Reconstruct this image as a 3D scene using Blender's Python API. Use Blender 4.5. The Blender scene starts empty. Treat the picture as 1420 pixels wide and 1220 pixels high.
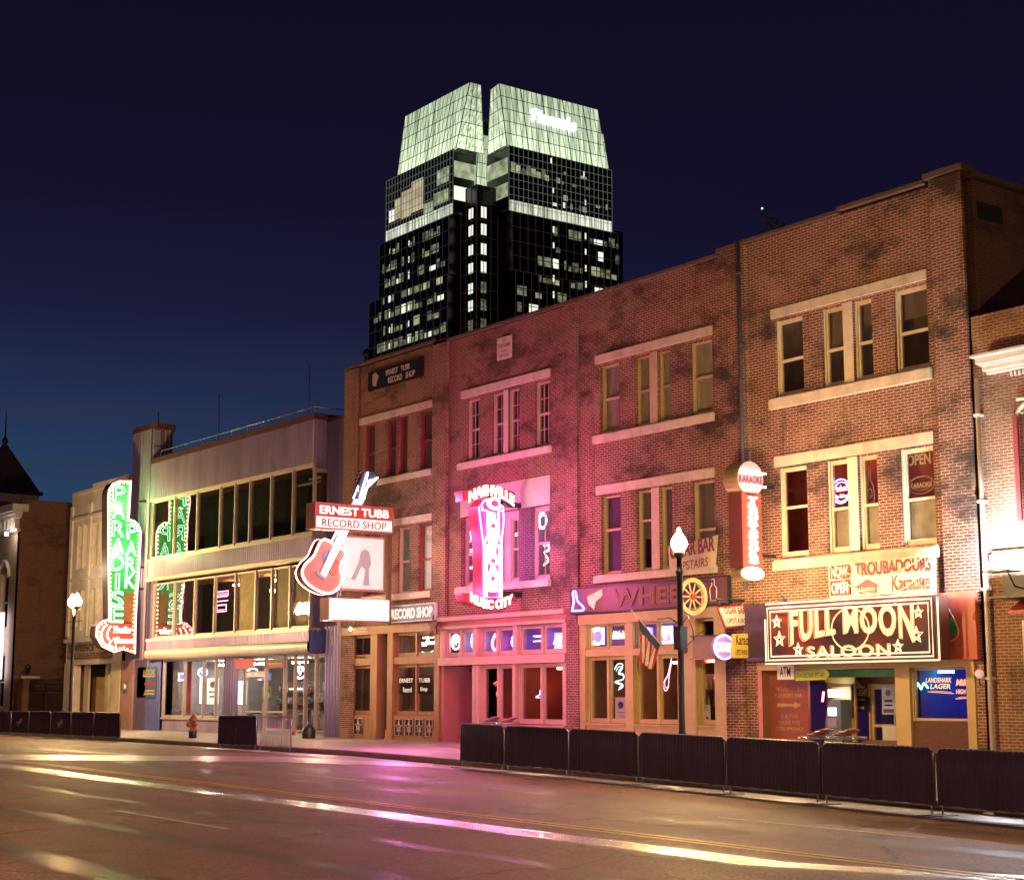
import bpy, bmesh, math, random
from mathutils import Vector
random.seed(7)
R_ = math.radians
SC = bpy.context.scene
COL = SC.collection
# ------------------------------------------------------------------ camera
F_PX = 2269.0; PITCH = math.atan(357/F_PX); HEAD = math.atan(1670/(F_PX/math.cos(PITCH)))
CAM = (0.0, -30.69, 1.6)
cd = bpy.data.cameras.new('camera'); cam = bpy.data.objects.new('camera', cd); COL.objects.link(cam)
cd.sensor_width = 36.0; cd.lens = F_PX/1420*36.0; cd.clip_end = 6000; cd.clip_start = .1
cam.location = CAM; cam.rotation_euler = (math.pi/2+PITCH, 0, math.pi/2-HEAD)
SC.camera = cam
SC.render.resolution_x = 1024; SC.render.resolution_y = 879
SC.view_settings.view_transform = 'Standard'; SC.view_settings.look = 'None'
SC.view_settings.exposure = 0.12; SC.view_settings.gamma = 1.0
SC.cycles.use_denoising = True; SC.cycles.use_light_tree = True
SC.cycles.max_bounces = 6; SC.cycles.diffuse_bounces = 2; SC.cycles.glossy_bounces = 3
SC.cycles.transparent_max_bounces = 12; SC.cycles.sample_clamp_indirect = 3.0
SC.cycles.caustics_reflective = False; SC.cycles.caustics_refractive = False

def _ray(x, y):
    u = x-710; v = 610-y
    h = F_PX*math.cos(PITCH)-v*math.sin(PITCH); z = F_PX*math.sin(PITCH)+v*math.cos(PITCH)
    return (-math.cos(HEAD)*h+math.sin(HEAD)*u, math.sin(HEAD)*h+math.cos(HEAD)*u, z)
def at_plane(x, y, axis, val):
    r = _ray(x, y); t = (val-CAM[axis])/r[axis]
    return Vector([CAM[i]+r[i]*t for i in range(3)])
def zr(X): return -0.01*min(max(0.0, X+40), 100)            # the street falls gently to the right
def on_road(x, y):
    z = 0
    for _ in range(20):
        X = at_plane(x, y, 2, z).x; z = zr(X)
    return at_plane(x, y, 2, z)

# ------------------------------------------------------------------ sky (dusk, sun long set)
W = bpy.data.worlds.new('World'); SC.world = W; W.use_nodes = True
nt = W.node_tree; N = nt.nodes; L = nt.links; N.clear()
out = N.new('ShaderNodeOutputWorld'); bg = N.new('ShaderNodeBackground'); L.new(bg.outputs[0], out.inputs[0])
tc = N.new('ShaderNodeTexCoord'); sep = N.new('ShaderNodeSeparateXYZ'); L.new(tc.outputs['Generated'], sep.inputs[0])
ramp = N.new('ShaderNodeValToRGB'); L.new(sep.outputs['Z'], ramp.inputs[0])
cr = ramp.color_ramp
for i, (p, c) in enumerate([(0, (.024, .062, .13, 1)), (.09, (.023, .058, .125, 1)), (.135, (.021, .050, .115, 1)), (.18, (.0165, .029, .080, 1)),
                            (.225, (.0115, .0135, .049, 1)), (.29, (.0078, .0065, .026, 1)), (.42, (.0050, .0036, .0115, 1))]):
    e = cr.elements[i] if i < 2 else cr.elements.new(p)
    e.position = p; e.color = c
# afterglow stronger to the left (west), darker to the right
dx = N.new('ShaderNodeMath'); dx.operation = 'MULTIPLY_ADD'; L.new(sep.outputs['X'], dx.inputs[0]); dx.inputs[1].default_value = -1.9; dx.inputs[2].default_value = -.85
dx.use_clamp = True
mx = N.new('ShaderNodeMix'); mx.data_type = 'RGBA'; L.new(dx.outputs[0], mx.inputs[0]); mx.inputs[6].default_value = (.0052, .0042, .0175, 1); L.new(ramp.outputs[0], mx.inputs[7])
# thin dusk cloud streaks
mp = N.new('ShaderNodeMapping'); mp.inputs['Scale'].default_value = (2.2, 2.2, 22); L.new(tc.outputs['Generated'], mp.inputs[0])
nz = N.new('ShaderNodeTexNoise'); nz.inputs['Scale'].default_value = 1.6; nz.inputs['Detail'].default_value = 4; L.new(mp.outputs[0], nz.inputs[0])
cl = N.new('ShaderNodeMapRange'); L.new(nz.outputs[0], cl.inputs[0]); cl.inputs[1].default_value = .40; cl.inputs[2].default_value = .60; cl.inputs[4].default_value = .85
low = N.new('ShaderNodeMapRange'); L.new(sep.outputs['Z'], low.inputs[0]); low.inputs[1].default_value = .22; low.inputs[2].default_value = .10
mul = N.new('ShaderNodeMath'); mul.operation = 'MULTIPLY'; L.new(cl.outputs[0], mul.inputs[0]); L.new(low.outputs[0], mul.inputs[1])
m2 = N.new('ShaderNodeMix'); m2.data_type = 'RGBA'; L.new(mul.outputs[0], m2.inputs[0]); L.new(mx.outputs[2], m2.inputs[6]); m2.inputs[7].default_value = (.034, .031, .066, 1)
L.new(m2.outputs[2], bg.inputs[0]); bg.inputs[1].default_value = 0.92

# ------------------------------------------------------------------ materials
MATS = {}
def _mat(name):
    m = bpy.data.materials.new(name); m.use_nodes = True; MATS[name] = m
    return m, m.node_tree.nodes, m.node_tree.links, m.node_tree.nodes['Principled BSDF']
def pm(name, col=(.5, .5, .5), rough=.6, metal=0.0, var=.25, scale=3.0, bump=.15, dirt=0.0, dirtcol=(.05, .035, .03), stretch=(1, 1, 1)):
    if name in MATS: return MATS[name]
    m, N, L, b = _mat(name)
    g = N.new('ShaderNodeNewGeometry'); mp = N.new('ShaderNodeMapping'); L.new(g.outputs['Position'], mp.inputs[0]); mp.inputs['Scale'].default_value = stretch
    n1 = N.new('ShaderNodeTexNoise'); n1.inputs['Scale'].default_value = scale; n1.inputs['Detail'].default_value = 6; L.new(mp.outputs[0], n1.inputs[0])
    mr = N.new('ShaderNodeMapRange'); L.new(n1.outputs[0], mr.inputs[0]); mr.inputs[1].default_value = .25; mr.inputs[2].default_value = .75
    mr.inputs[3].default_value = 1-var; mr.inputs[4].default_value = 1+var*.6
    hs = N.new('ShaderNodeMix'); hs.data_type = 'RGBA'; hs.blend_type = 'MULTIPLY'; hs.inputs[0].default_value = 1
    hs.inputs[6].default_value = (*col, 1); L.new(mr.outputs[0], hs.inputs[7]); last = hs.outputs[2]
    if dirt:
        n2 = N.new('ShaderNodeTexNoise'); n2.inputs['Scale'].default_value = scale*.45; n2.inputs['Detail'].default_value = 8; n2.inputs['Roughness'].default_value = .7; L.new(mp.outputs[0], n2.inputs[0])
        r2 = N.new('ShaderNodeMapRange'); L.new(n2.outputs[0], r2.inputs[0]); r2.inputs[1].default_value = .5; r2.inputs[2].default_value = .68; r2.inputs[4].default_value = dirt
        m3 = N.new('ShaderNodeMix'); m3.data_type = 'RGBA'; L.new(r2.outputs[0], m3.inputs[0]); L.new(last, m3.inputs[6]); m3.inputs[7].default_value = (*dirtcol, 1); last = m3.outputs[2]
    L.new(last, b.inputs['Base Color'])
    rr = N.new('ShaderNodeMapRange'); L.new(n1.outputs[0], rr.inputs[0]); rr.inputs[3].default_value = max(.03, rough-.12); rr.inputs[4].default_value = min(1, rough+.12)
    L.new(rr.outputs[0], b.inputs['Roughness']); b.inputs['Metallic'].default_value = metal
    if bump:
        n4 = N.new('ShaderNodeTexNoise'); n4.inputs['Scale'].default_value = scale*9; n4.inputs['Detail'].default_value = 3; L.new(mp.outputs[0], n4.inputs[0])
        bp = N.new('ShaderNodeBump'); bp.inputs['Strength'].default_value = bump; bp.inputs['Distance'].default_value = .02; L.new(n4.outputs[0], bp.inputs['Height']); L.new(bp.outputs[0], b.inputs['Normal'])
    return m
def em(name, col, s, base=None):
    if name in MATS: return MATS[name]
    m, N, L, b = _mat(name)
    b.inputs['Base Color'].default_value = (*(base or [c*.6 for c in col]), 1); b.inputs['Roughness'].default_value = .4
    b.inputs['Emission Color'].default_value = (*col, 1); b.inputs['Emission Strength'].default_value = s
    return m
def em_var(name, c1, c2, s, scale=2.0, stretch=(1, 1, 1), lo=.35, hi=.7, base=(.3, .3, .3)):
    """lit glass / back-lit panel: uneven glow behind it"""
    if name in MATS: return MATS[name]
    m, N, L, b = _mat(name)
    g = N.new('ShaderNodeNewGeometry'); mp = N.new('ShaderNodeMapping'); L.new(g.outputs['Position'], mp.inputs[0]); mp.inputs['Scale'].default_value = stretch
    n1 = N.new('ShaderNodeTexNoise'); n1.inputs['Scale'].default_value = scale; n1.inputs['Detail'].default_value = 4; L.new(mp.outputs[0], n1.inputs[0])
    r = N.new('ShaderNodeValToRGB'); L.new(n1.outputs[0], r.inputs[0])
    r.color_ramp.elements[0].position = lo; r.color_ramp.elements[0].color = (*c1, 1); r.color_ramp.elements[1].position = hi; r.color_ramp.elements[1].color = (*c2, 1)
    L.new(r.outputs[0], b.inputs['Emission Color']); b.inputs['Emission Strength'].default_value = s; b.inputs['Base Color'].default_value = (*base, 1); b.inputs['Roughness'].default_value = .25
    return m
def brick(name, c1=None, c2=None, mortar=None, stain=.7, pale=.35, row=.073, width=.225, seed=0.0, ms=.0115):
    if name in MATS: return MATS[name]
    m, N, L, b = _mat(name)
    g = N.new('ShaderNodeNewGeometry'); s = N.new('ShaderNodeSeparateXYZ'); L.new(g.outputs['Position'], s.inputs[0])
    ad = N.new('ShaderNodeMath'); L.new(s.outputs['X'], ad.inputs[0]); L.new(s.outputs['Y'], ad.inputs[1])
    cb = N.new('ShaderNodeCombineXYZ'); L.new(ad.outputs[0], cb.inputs[0]); L.new(s.outputs['Z'], cb.inputs[1])
    nd = N.new('ShaderNodeTexNoise'); nd.inputs['Scale'].default_value = 1.3; L.new(g.outputs['Position'], nd.inputs[0])
    vd = N.new('ShaderNodeVectorMath'); vd.operation = 'MULTIPLY_ADD'; L.new(nd.outputs[1], vd.inputs[0]); vd.inputs[1].default_value = (.05, .02, 0); L.new(cb.outputs[0], vd.inputs[2])
    t = N.new('ShaderNodeTexBrick'); L.new(vd.outputs[0], t.inputs[0]); t.inputs['Scale'].default_value = 1
    t.inputs['Brick Width'].default_value = width; t.inputs['Row Height'].default_value = row; t.inputs['Mortar Size'].default_value = ms; t.inputs['Mortar Smooth'].default_value = .3
    t.inputs['Color1'].default_value = (*c1, 1); t.inputs['Color2'].default_value = (*c2, 1); t.inputs['Mortar'].default_value = (*mortar, 1); t.inputs['Bias'].default_value = -.1
    def noise(sc, st, det=6, off=0):
        mp = N.new('ShaderNodeMapping'); mp.inputs['Scale'].default_value = st; mp.inputs['Location'].default_value = (seed+off, off, seed); L.new(g.outputs['Position'], mp.inputs[0])
        n = N.new('ShaderNodeTexNoise'); n.inputs['Scale'].default_value = sc; n.inputs['Detail'].default_value = det; n.inputs['Roughness'].default_value = .74; L.new(mp.outputs[0], n.inputs[0]); return n
    def rng(n, a, bb, c, d):
        r = N.new('ShaderNodeMapRange'); L.new(n.outputs[0], r.inputs[0]); r.inputs[1].default_value = a; r.inputs[2].default_value = bb; r.inputs[3].default_value = c; r.inputs[4].default_value = d; return r
    def mix(fac, a, bcol, mode='MIX'):
        x = N.new('ShaderNodeMix'); x.data_type = 'RGBA'; x.blend_type = mode; L.new(fac.outputs[0], x.inputs[0]); L.new(a, x.inputs[6])
        x.inputs[7].default_value = (*bcol, 1); return x.outputs[2]
    col = t.outputs['Color']
    col = mix(rng(noise(9, (1, 1, 2.4), 3, 3), .35, .7, 0, .55), col, [c*.5 for c in c1])          # brick to brick
    col = mix(rng(noise(.42, (.8, .8, 1.5), 9, 11), .50, .62, 0, stain), col, (.028, .017, .014))   # soot patches
    col = mix(rng(noise(2.6, (1.2, 1.2, .16), 5, 23), .54, .74, 0, stain*.7), col, (.035, .02, .016))    # runs
    col = mix(rng(noise(.5, (1, 1, 1.6), 9, 37), .53, .68, 0, pale), col, (.42, .30, .19))              # lime and old paint
    L.new(col, b.inputs['Base Color']); b.inputs['Roughness'].default_value = .85
    iv = N.new('ShaderNodeMath'); iv.operation = 'SUBTRACT'; iv.inputs[0].default_value = 1; L.new(t.outputs['Fac'], iv.inputs[1])
    n5 = noise(30, (1, 1, 1), 3, 5); a2 = N.new('ShaderNodeMath'); a2.operation = 'MULTIPLY_ADD'; L.new(n5.outputs[0], a2.inputs[0]); a2.inputs[1].default_value = .5; L.new(iv.outputs[0], a2.inputs[2])
    bp = N.new('ShaderNodeBump'); bp.inputs['Strength'].default_value = .7; bp.inputs['Distance'].default_value = .015; L.new(a2.outputs[0], bp.inputs['Height']); L.new(bp.outputs[0], b.inputs['Normal'])
    return m
def glass(name='window_glass', tint=(.85, .9, .9), refl=1.0):
    if name in MATS: return MATS[name]
    m, N, L, b = _mat(name); N.remove(b)
    o = [n for n in N if n.type == 'OUTPUT_MATERIAL'][0]
    tr = N.new('ShaderNodeBsdfTransparent'); tr.inputs[0].default_value = (*tint, 1)
    gl = N.new('ShaderNodeBsdfGlossy'); gl.inputs['Roughness'].default_value = .02
    g = N.new('ShaderNodeNewGeometry'); n1 = N.new('ShaderNodeTexNoise'); n1.inputs['Scale'].default_value = 1.1; L.new(g.outputs['Position'], n1.inputs[0])
    bp = N.new('ShaderNodeBump'); bp.inputs['Strength'].default_value = .25; bp.inputs['Distance'].default_value = .02; L.new(n1.outputs[0], bp.inputs['Height']); L.new(bp.outputs[0], gl.inputs['Normal'])
    fr = N.new('ShaderNodeLayerWeight'); fr.inputs[0].default_value = .5     # same from both sides of the pane
    pw = N.new('ShaderNodeMath'); pw.operation = 'POWER'; L.new(fr.outputs['Facing'], pw.inputs[0]); pw.inputs[1].default_value = 3.0
    k = N.new('ShaderNodeMath'); k.operation = 'MULTIPLY_ADD'; L.new(pw.outputs[0], k.inputs[0]); k.inputs[1].default_value = 1.2*refl; k.inputs[2].default_value = .05*refl; k.use_clamp = True
    mx = N.new('ShaderNodeMixShader'); L.new(k.outputs[0], mx.inputs[0]); L.new(tr.outputs[0], mx.inputs[1]); L.new(gl.outputs[0], mx.inputs[2]); L.new(mx.outputs[0], o.inputs[0])
    return m

# ------------------------------------------------------------------ mesh builder
class Fr:
    """a frame: a to the right, b up, c towards the viewer of the face"""
    def __init__(s, o, u, v): s.o = Vector(o); s.u = Vector(u).normalized(); s.v = Vector(v).normalized(); s.n = s.u.cross(s.v)
    def P(s, a, b, c=0): return s.o+s.u*a+s.v*b+s.n*c
    def rot(s, a, b, ang, c=0):
        ca, sa = math.cos(ang), math.sin(ang)
        return Fr(s.P(a, b, c), s.u*ca+s.v*sa, s.v*ca-s.u*sa)
FACADE = Fr((0, 0, 0), (1, 0, 0), (0, 0, 1))
def front(y=0): return Fr((0, y, 0), (1, 0, 0), (0, 0, 1))
def side(x): return Fr((x, 0, 0), (0, 1, 0), (0, 0, 1))
LOCAL = FACADE
_txt = {}
def text_geo(body, tube=0.0, bold=0.0, depth=.02, space=1.0, shear=0.0):
    k = (body, tube, bold, depth, space, shear)
    if k in _txt: return _txt[k]
    c = bpy.data.curves.new('t', 'FONT'); c.body = body; c.resolution_u = 3; c.space_character = space; c.align_x = 'CENTER'; c.shear = shear
    if tube: c.fill_mode = 'NONE'; c.bevel_depth = tube; c.bevel_resolution = 1; c.offset = bold
    else: c.extrude = depth; c.offset = bold
    o = bpy.data.objects.new('t', c); COL.objects.link(o); dg = bpy.context.evaluated_depsgraph_get(); dg.update()
    me = bpy.data.meshes.new_from_object(o.evaluated_get(dg))
    vs = [tuple(v.co) for v in me.vertices]; fs = [tuple(p.vertices) for p in me.polygons]
    bpy.data.objects.remove(o); bpy.data.curves.remove(c); bpy.data.meshes.remove(me)
    _txt[k] = (vs, fs); return vs, fs
class MB:
    def __init__(s): s.v = []; s.f = []; s.mi = []; s.sm = []; s.mats = []; s.cur = 0
    def m(s, mat):
        if mat not in s.mats: s.mats.append(mat)
        s.cur = s.mats.index(mat); return s
    def add(s, vs, fs, smooth=False):
        o = len(s.v); s.v += [tuple(v) for v in vs]
        for f in fs: s.f.append(tuple(i+o for i in f)); s.mi.append(s.cur); s.sm.append(smooth)
        return s
    def box(s, fr, a0, a1, b0, b1, c0, c1):
        P = [fr.P(a, b, c) for c in (c0, c1) for b in (b0, b1) for a in (a0, a1)]
        return s.add(P, [(0, 2, 3, 1), (4, 5, 7, 6), (0, 1, 5, 4), (2, 6, 7, 3), (0, 4, 6, 2), (1, 3, 7, 5)])
    def wbox(s, x0, x1, y0, y1, z0, z1): return s.box(FACADE, x0, x1, z0, z1, -y1, -y0)
    def quad(s, fr, a0, a1, b0, b1, c=0): return s.add([fr.P(a0, b0, c), fr.P(a1, b0, c), fr.P(a1, b1, c), fr.P(a0, b1, c)], [(0, 1, 2, 3)])
    def prism(s, fr, pts, c0, c1):
        n = len(pts); A = [fr.P(a, b, c0) for a, b in pts]; B = [fr.P(a, b, c1) for a, b in pts]
        return s.add(A+B, [tuple(range(n-1, -1, -1)), tuple(range(n, 2*n))]+[(i, (i+1) % n, n+(i+1) % n, n+i) for i in range(n)])
    def tube(s, pts, r, seg=6, closed=False, r1=None):
        pts = [Vector(p) for p in pts]; n = len(pts); vs = []
        for i, p in enumerate(pts):
            if closed: d = pts[(i+1) % n]-pts[i-1]
            else: d = pts[min(i+1, n-1)]-pts[max(i-1, 0)]
            d = d.normalized() if d.length > 1e-9 else Vector((0, 0, 1))
            up = Vector((0, 0, 1)) if abs(d.z) < .9 else Vector((0, 1, 0))
            a = d.cross(up).normalized(); b = a.cross(d); rr = r if r1 is None else r+(r1-r)*i/max(1, n-1)
            vs += [p+(a*math.cos(t)+b*math.sin(t))*rr for t in [2*math.pi*k/seg for k in range(seg)]]
        fs = []
        for i in range(n if closed else n-1):
            j = (i+1) % n
            fs += [(i*seg+k, i*seg+(k+1) % seg, j*seg+(k+1) % seg, j*seg+k) for k in range(seg)]
        if not closed: fs += [tuple(range(seg-1, -1, -1)), tuple(range((n-1)*seg, n*seg))]
        return s.add(vs, fs, True)
    def neon(s, fr, lines, r, c=.05, seg=6):
        for l in lines:
            cl = len(l) > 2 and l[0] == l[-1]
            s.tube([fr.P(a, b, c) for a, b in (l[:-1] if cl else l)], r, seg, cl)
        return s
    def lathe(s, o, prof, seg=16, axis=(0, 0, 1)):
        o = Vector(o); w = Vector(axis).normalized(); u = w.orthogonal().normalized(); v = w.cross(u); vs = []
        for r, z in prof: vs += [o+w*z+(u*math.cos(t)+v*math.sin(t))*max(r, .0005) for t in [2*math.pi*k/seg for k in range(seg)]]
        n = len(prof); fs = [(i*seg+k, i*seg+(k+1) % seg, (i+1)*seg+(k+1) % seg, (i+1)*seg+k) for i in range(n-1) for k in range(seg)]
        fs += [tuple(range(seg-1, -1, -1)), tuple(range((n-1)*seg, n*seg))]
        return s.add(vs, fs, True)
    def ball(s, o, r, seg=12, sz=1.0): return s.lathe(o, [(r*math.sin(math.pi*i/8), -r*math.cos(math.pi*i/8)*sz) for i in range(9)], seg)
    def text(s, fr, body, ca, cb, w, h, c=0, tube=0.0, bold=0.0, depth=.02, space=1.0, shear=0.0, warp=None):
        vs, fs = text_geo(body, tube, bold, depth, space, shear)
        if not vs: return s
        x0 = min(v[0] for v in vs); x1 = max(v[0] for v in vs); y0 = min(v[1] for v in vs); y1 = max(v[1] for v in vs)
        sx = w/(x1-x0) if w else h/(y1-y0); sy = h/(y1-y0); P = []; sz = min(sx, sy)
        for v in vs:
            a = (v[0]-(x0+x1)/2)*sx; b = (v[1]-(y0+y1)/2)*sy
            if warp: a, b = warp(a, b)
            P.append(fr.P(ca+a, cb+b, c+v[2]*sz))
        return s.add(P, fs, bool(tube))
    def corr(s, fr, a0, a1, b0, b1, pitch=.19, amp=.06, c=0.0):
        n = max(1, int((a1-a0)/pitch)); vs = []; fs = []; st = (a1-a0)/n; k = 0
        prof = []
        for i in range(n): prof += [(a0+i*st, 0), (a0+(i+.18)*st, 1), (a0+(i+.5)*st, 1), (a0+(i+.68)*st, 0)]
        prof.append((a1, 0))
        for a, t in prof: vs += [fr.P(a, b0, c+t*amp), fr.P(a, b1, c+t*amp)]
        fs = [(2*i, 2*i+2, 2*i+3, 2*i+1) for i in range(len(prof)-1)]
        return s.add(vs, fs)
    def wall(s, fr, a0, a1, b0, b1, ops, th, c=0.0):
        A = sorted({a0, a1, *[o[0] for o in ops], *[o[1] for o in ops]}); B = sorted({b0, b1, *[o[2] for o in ops], *[o[3] for o in ops]})
        for i in range(len(A)-1):
            for j in range(len(B)-1):
                ma, mb = (A[i]+A[i+1])/2, (B[j]+B[j+1])/2
                if any(o[0] < ma < o[1] and o[2] < mb < o[3] for o in ops): continue
                s.quad(fr, A[i], A[i+1], B[j], B[j+1], c)
        for p, q, r, t in ops:
            for (x0, y0, x1, y1) in ((p, r, q, r), (q, r, q, t), (q, t, p, t), (p, t, p, r)):
                s.add([fr.P(x0, y0, c), fr.P(x1, y1, c), fr.P(x1, y1, c-th), fr.P(x0, y0, c-th)], [(3, 2, 1, 0)])
        return s
    def build(s, name, parent=None, label=None, loc=None):
        me = bpy.data.meshes.new(name); off = Vector((0, 0, 0)) if loc is None else Vector(loc); p = parent
        while p: off += p.location; p = p.parent
        me.from_pydata([(v[0]-off.x, v[1]-off.y, v[2]-off.z) for v in s.v], [], s.f)
        for m in s.mats: me.materials.append(m)
        me.polygons.foreach_set('material_index', s.mi); me.polygons.foreach_set('use_smooth', s.sm); me.update()
        o = bpy.data.objects.new(name, me); COL.objects.link(o)
        if parent: o.parent = parent
        if loc is not None: o.location = loc
        if label: o['label'] = label
        return o
def tag(o, label, cat, group=None):
    o['label'] = label; o['category'] = cat
    if group: o['group'] = group
    return o
def thing(name, label, cat, loc=(0, 0, 0), group=None):
    o = bpy.data.objects.new(name, None); COL.objects.link(o); o.location = loc; o.empty_display_size = .3
    bpy.context.view_layer.update()
    return tag(o, label, cat, group)
def struct(o): o['kind'] = 'structure'; return o
def copy_tree(o, parent=None):
    c = o.copy(); COL.objects.link(c); c.parent = parent
    for ch in list(o.children): copy_tree(ch, c)
    return c
def arc(ca, cb, r, t0, t1, n=16, ry=None): return [(ca+r*math.cos(R_(t0+(t1-t0)*i/n)), cb+(ry or r)*math.sin(R_(t0+(t1-t0)*i/n))) for i in range(n+1)]
def oval(ca, cb, ra, rb, n=24):
    l = arc(ca, cb, ra, 0, 360, n, rb); l[-1] = l[0]; return l
def star(ca, cb, r, r2=.42, rot=90):
    l = [(ca+(r if i % 2 == 0 else r*r2)*math.cos(R_(rot+36*i)), cb+(r if i % 2 == 0 else r*r2)*math.sin(R_(rot+36*i))) for i in range(10)]
    return l+[l[0]]
def rct(a0, a1, b0, b1): return [(a0, b0), (a1, b0), (a1, b1), (a0, b1), (a0, b0)]
def spline(pts, n=5, closed=False):
    out = []; m = len(pts); rng = range(m if closed else m-1)
    g = (lambda i: pts[i % m]) if closed else (lambda i: pts[min(max(i, 0), m-1)])
    for i in rng:
        p0, p1, p2, p3 = g(i-1), g(i), g(i+1), g(i+2)
        for k in range(n):
            t = k/n
            out.append(tuple(.5*(2*p1[j]+(p2[j]-p0[j])*t+(2*p0[j]-5*p1[j]+4*p2[j]-p3[j])*t*t+(3*p1[j]-p0[j]-3*p2[j]+p3[j])*t**3) for j in (0, 1)))
    if not closed: out.append(tuple(pts[-1]))
    return out

# shared materials
BR_SALOON = brick('brick_saloon', (.23, .078, .052), (.125, .045, .033), (.66, .48, .35), .9, .5, seed=2)
BR_WHEEL = brick('brick_wheel', (.23, .078, .052), (.125, .045, .033), (.62, .44, .32), .9, .42, seed=9)
BR_CROSS = brick('brick_crossroads', (.27, .085, .065), (.18, .055, .045), (.56, .40, .34), .75, .16, seed=15)
BR_TUBB = brick('brick_tubb', (.25, .085, .05), (.165, .055, .036), (.56, .41, .31), .75, .22, seed=21)
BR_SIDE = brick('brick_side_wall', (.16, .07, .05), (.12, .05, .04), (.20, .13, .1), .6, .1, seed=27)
BR_RIGHT = brick('brick_right_shop', (.30, .13, .08), (.22, .09, .055), (.58, .44, .30), .5, .2, seed=33)
BR_FAR = brick('brick_corner_building', (.30, .13, .08), (.23, .095, .06), (.36, .24, .17), .5, .1, seed=39)
BR_PINK = brick('brick_painted_pink', (.50, .28, .24), (.46, .25, .22), (.36, .18, .16), .15, .1, seed=41)
STONE = pm('lintel_stone', (.66, .56, .44), .8, var=.2, scale=3, dirt=.4, dirtcol=(.2, .14, .1))
STONE_W = pm('painted_white_stone', (.68, .58, .52), .7, var=.12, scale=4, dirt=.3, dirtcol=(.3, .22, .18))
CREAM = pm('cream_paint', (.74, .64, .48), .5, var=.15, scale=2, dirt=.35, dirtcol=(.3, .22, .13))
TRIM_Y = pm('yellow_trim_paint', (.55, .42, .18), .5, var=.15, scale=2, dirt=.25, dirtcol=(.25, .17, .08))
TRIM_TAN = pm('tan_trim_paint', (.58, .44, .30), .5, var=.15, scale=3, dirt=.3, dirtcol=(.28, .18, .1))
TRIM_PINK = pm('salmon_trim_paint', (.62, .40, .33), .5, var=.12, scale=3, dirt=.2, dirtcol=(.35, .18, .15))
TRIM_PINK_D = pm('deep_salmon_paint', (.45, .19, .16), .5, var=.12, scale=3)
WOOD_BR = pm('brown_shop_timber', (.36, .19, .085), .45, var=.25, scale=2, stretch=(3, 3, .6), dirt=.3, dirtcol=(.14, .07, .035))
WOOD_D = pm('dark_brown_timber', (.10, .05, .035), .5, var=.3, scale=3)
RED_SASH = pm('red_sash_paint', (.24, .055, .05), .5, var=.2)
PINK_SASH = pm('pale_sash_paint', (.60, .46, .40), .5, var=.15)
WHITE_P = pm('white_paint', (.78, .74, .68), .5, var=.1, dirt=.2, dirtcol=(.4, .35, .3))
BLACK = pm('black_paint', (.02, .02, .022), .35, var=.2)
DARK = pm('dark_void_paint', (.02, .017, .02), .9, var=.1, bump=0)
STEEL = pm('galvanised_steel', (.45, .46, .48), .35, .7, var=.15, scale=8)
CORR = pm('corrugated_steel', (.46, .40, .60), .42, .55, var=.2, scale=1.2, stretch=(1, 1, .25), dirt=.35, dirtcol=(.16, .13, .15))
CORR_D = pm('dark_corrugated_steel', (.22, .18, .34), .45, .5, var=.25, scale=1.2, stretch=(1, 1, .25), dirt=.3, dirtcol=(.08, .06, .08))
CORR_B = pm('blue_corrugated_steel', (.12, .14, .42), .45, .4, var=.2, scale=2, dirt=.25, dirtcol=(.07, .05, .08))
ROOF = pm('tar_roof', (.05, .045, .045), .9, var=.2)
BROWN_CAP = pm('brown_flashing', (.12, .05, .04), .55, .3, var=.2)
CURT = pm('pale_curtain', (.62, .50, .40), .8, var=.3, scale=4, stretch=(3, 3, .3))
CURT_P = pm('purple_curtain', (.25, .10, .28), .8, var=.4, scale=3, stretch=(2, 2, .4))
BLIND = pm('window_blind', (.26, .17, .15), .8, var=.35, scale=2, stretch=(1, 1, .5))
BOARD = pm('tan_window_board', (.70, .50, .24), .6, var=.3, scale=1.5, dirt=.25, dirtcol=(.3, .2, .08))
GLASS = glass(refl=1.5)
GLASS_R = glass('reflective_window_glass', (.62, .62, .6), 1.5)
RED_P = pm('red_sign_paint', (.42, .045, .04), .4, var=.15)
BLUE_P = pm('violet_sign_paint', (.10, .05, .20), .4, var=.2)
N_WHITE = em('neon_white', (1, .93, .86), 14)
N_WARM = em('bulb_warm', (1, .70, .34), 20)
N_PINK = em('neon_pink', (1, .18, .55), 24)
N_MAG = em('neon_magenta', (1, .16, .72), 9)
N_VIOLET = em('neon_violet', (.42, .16, 1), 26)
N_RED = em('neon_red', (1, .10, .05), 7)
N_ORANGE = em('neon_orange', (1, .40, .14), 12)
N_GREEN = em('neon_green', (.12, 1, .42), 14)
N_BLUE = em('neon_blue', (.12, .35, 1), 22)
N_CYAN = em('neon_cyan', (.35, .85, 1), 16)
N_YELL = em('neon_yellow', (1, .78, .28), 7)
N_OFF = pm('unlit_neon_tube', (.42, .34, .34), .3, var=.1, bump=0)

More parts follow.
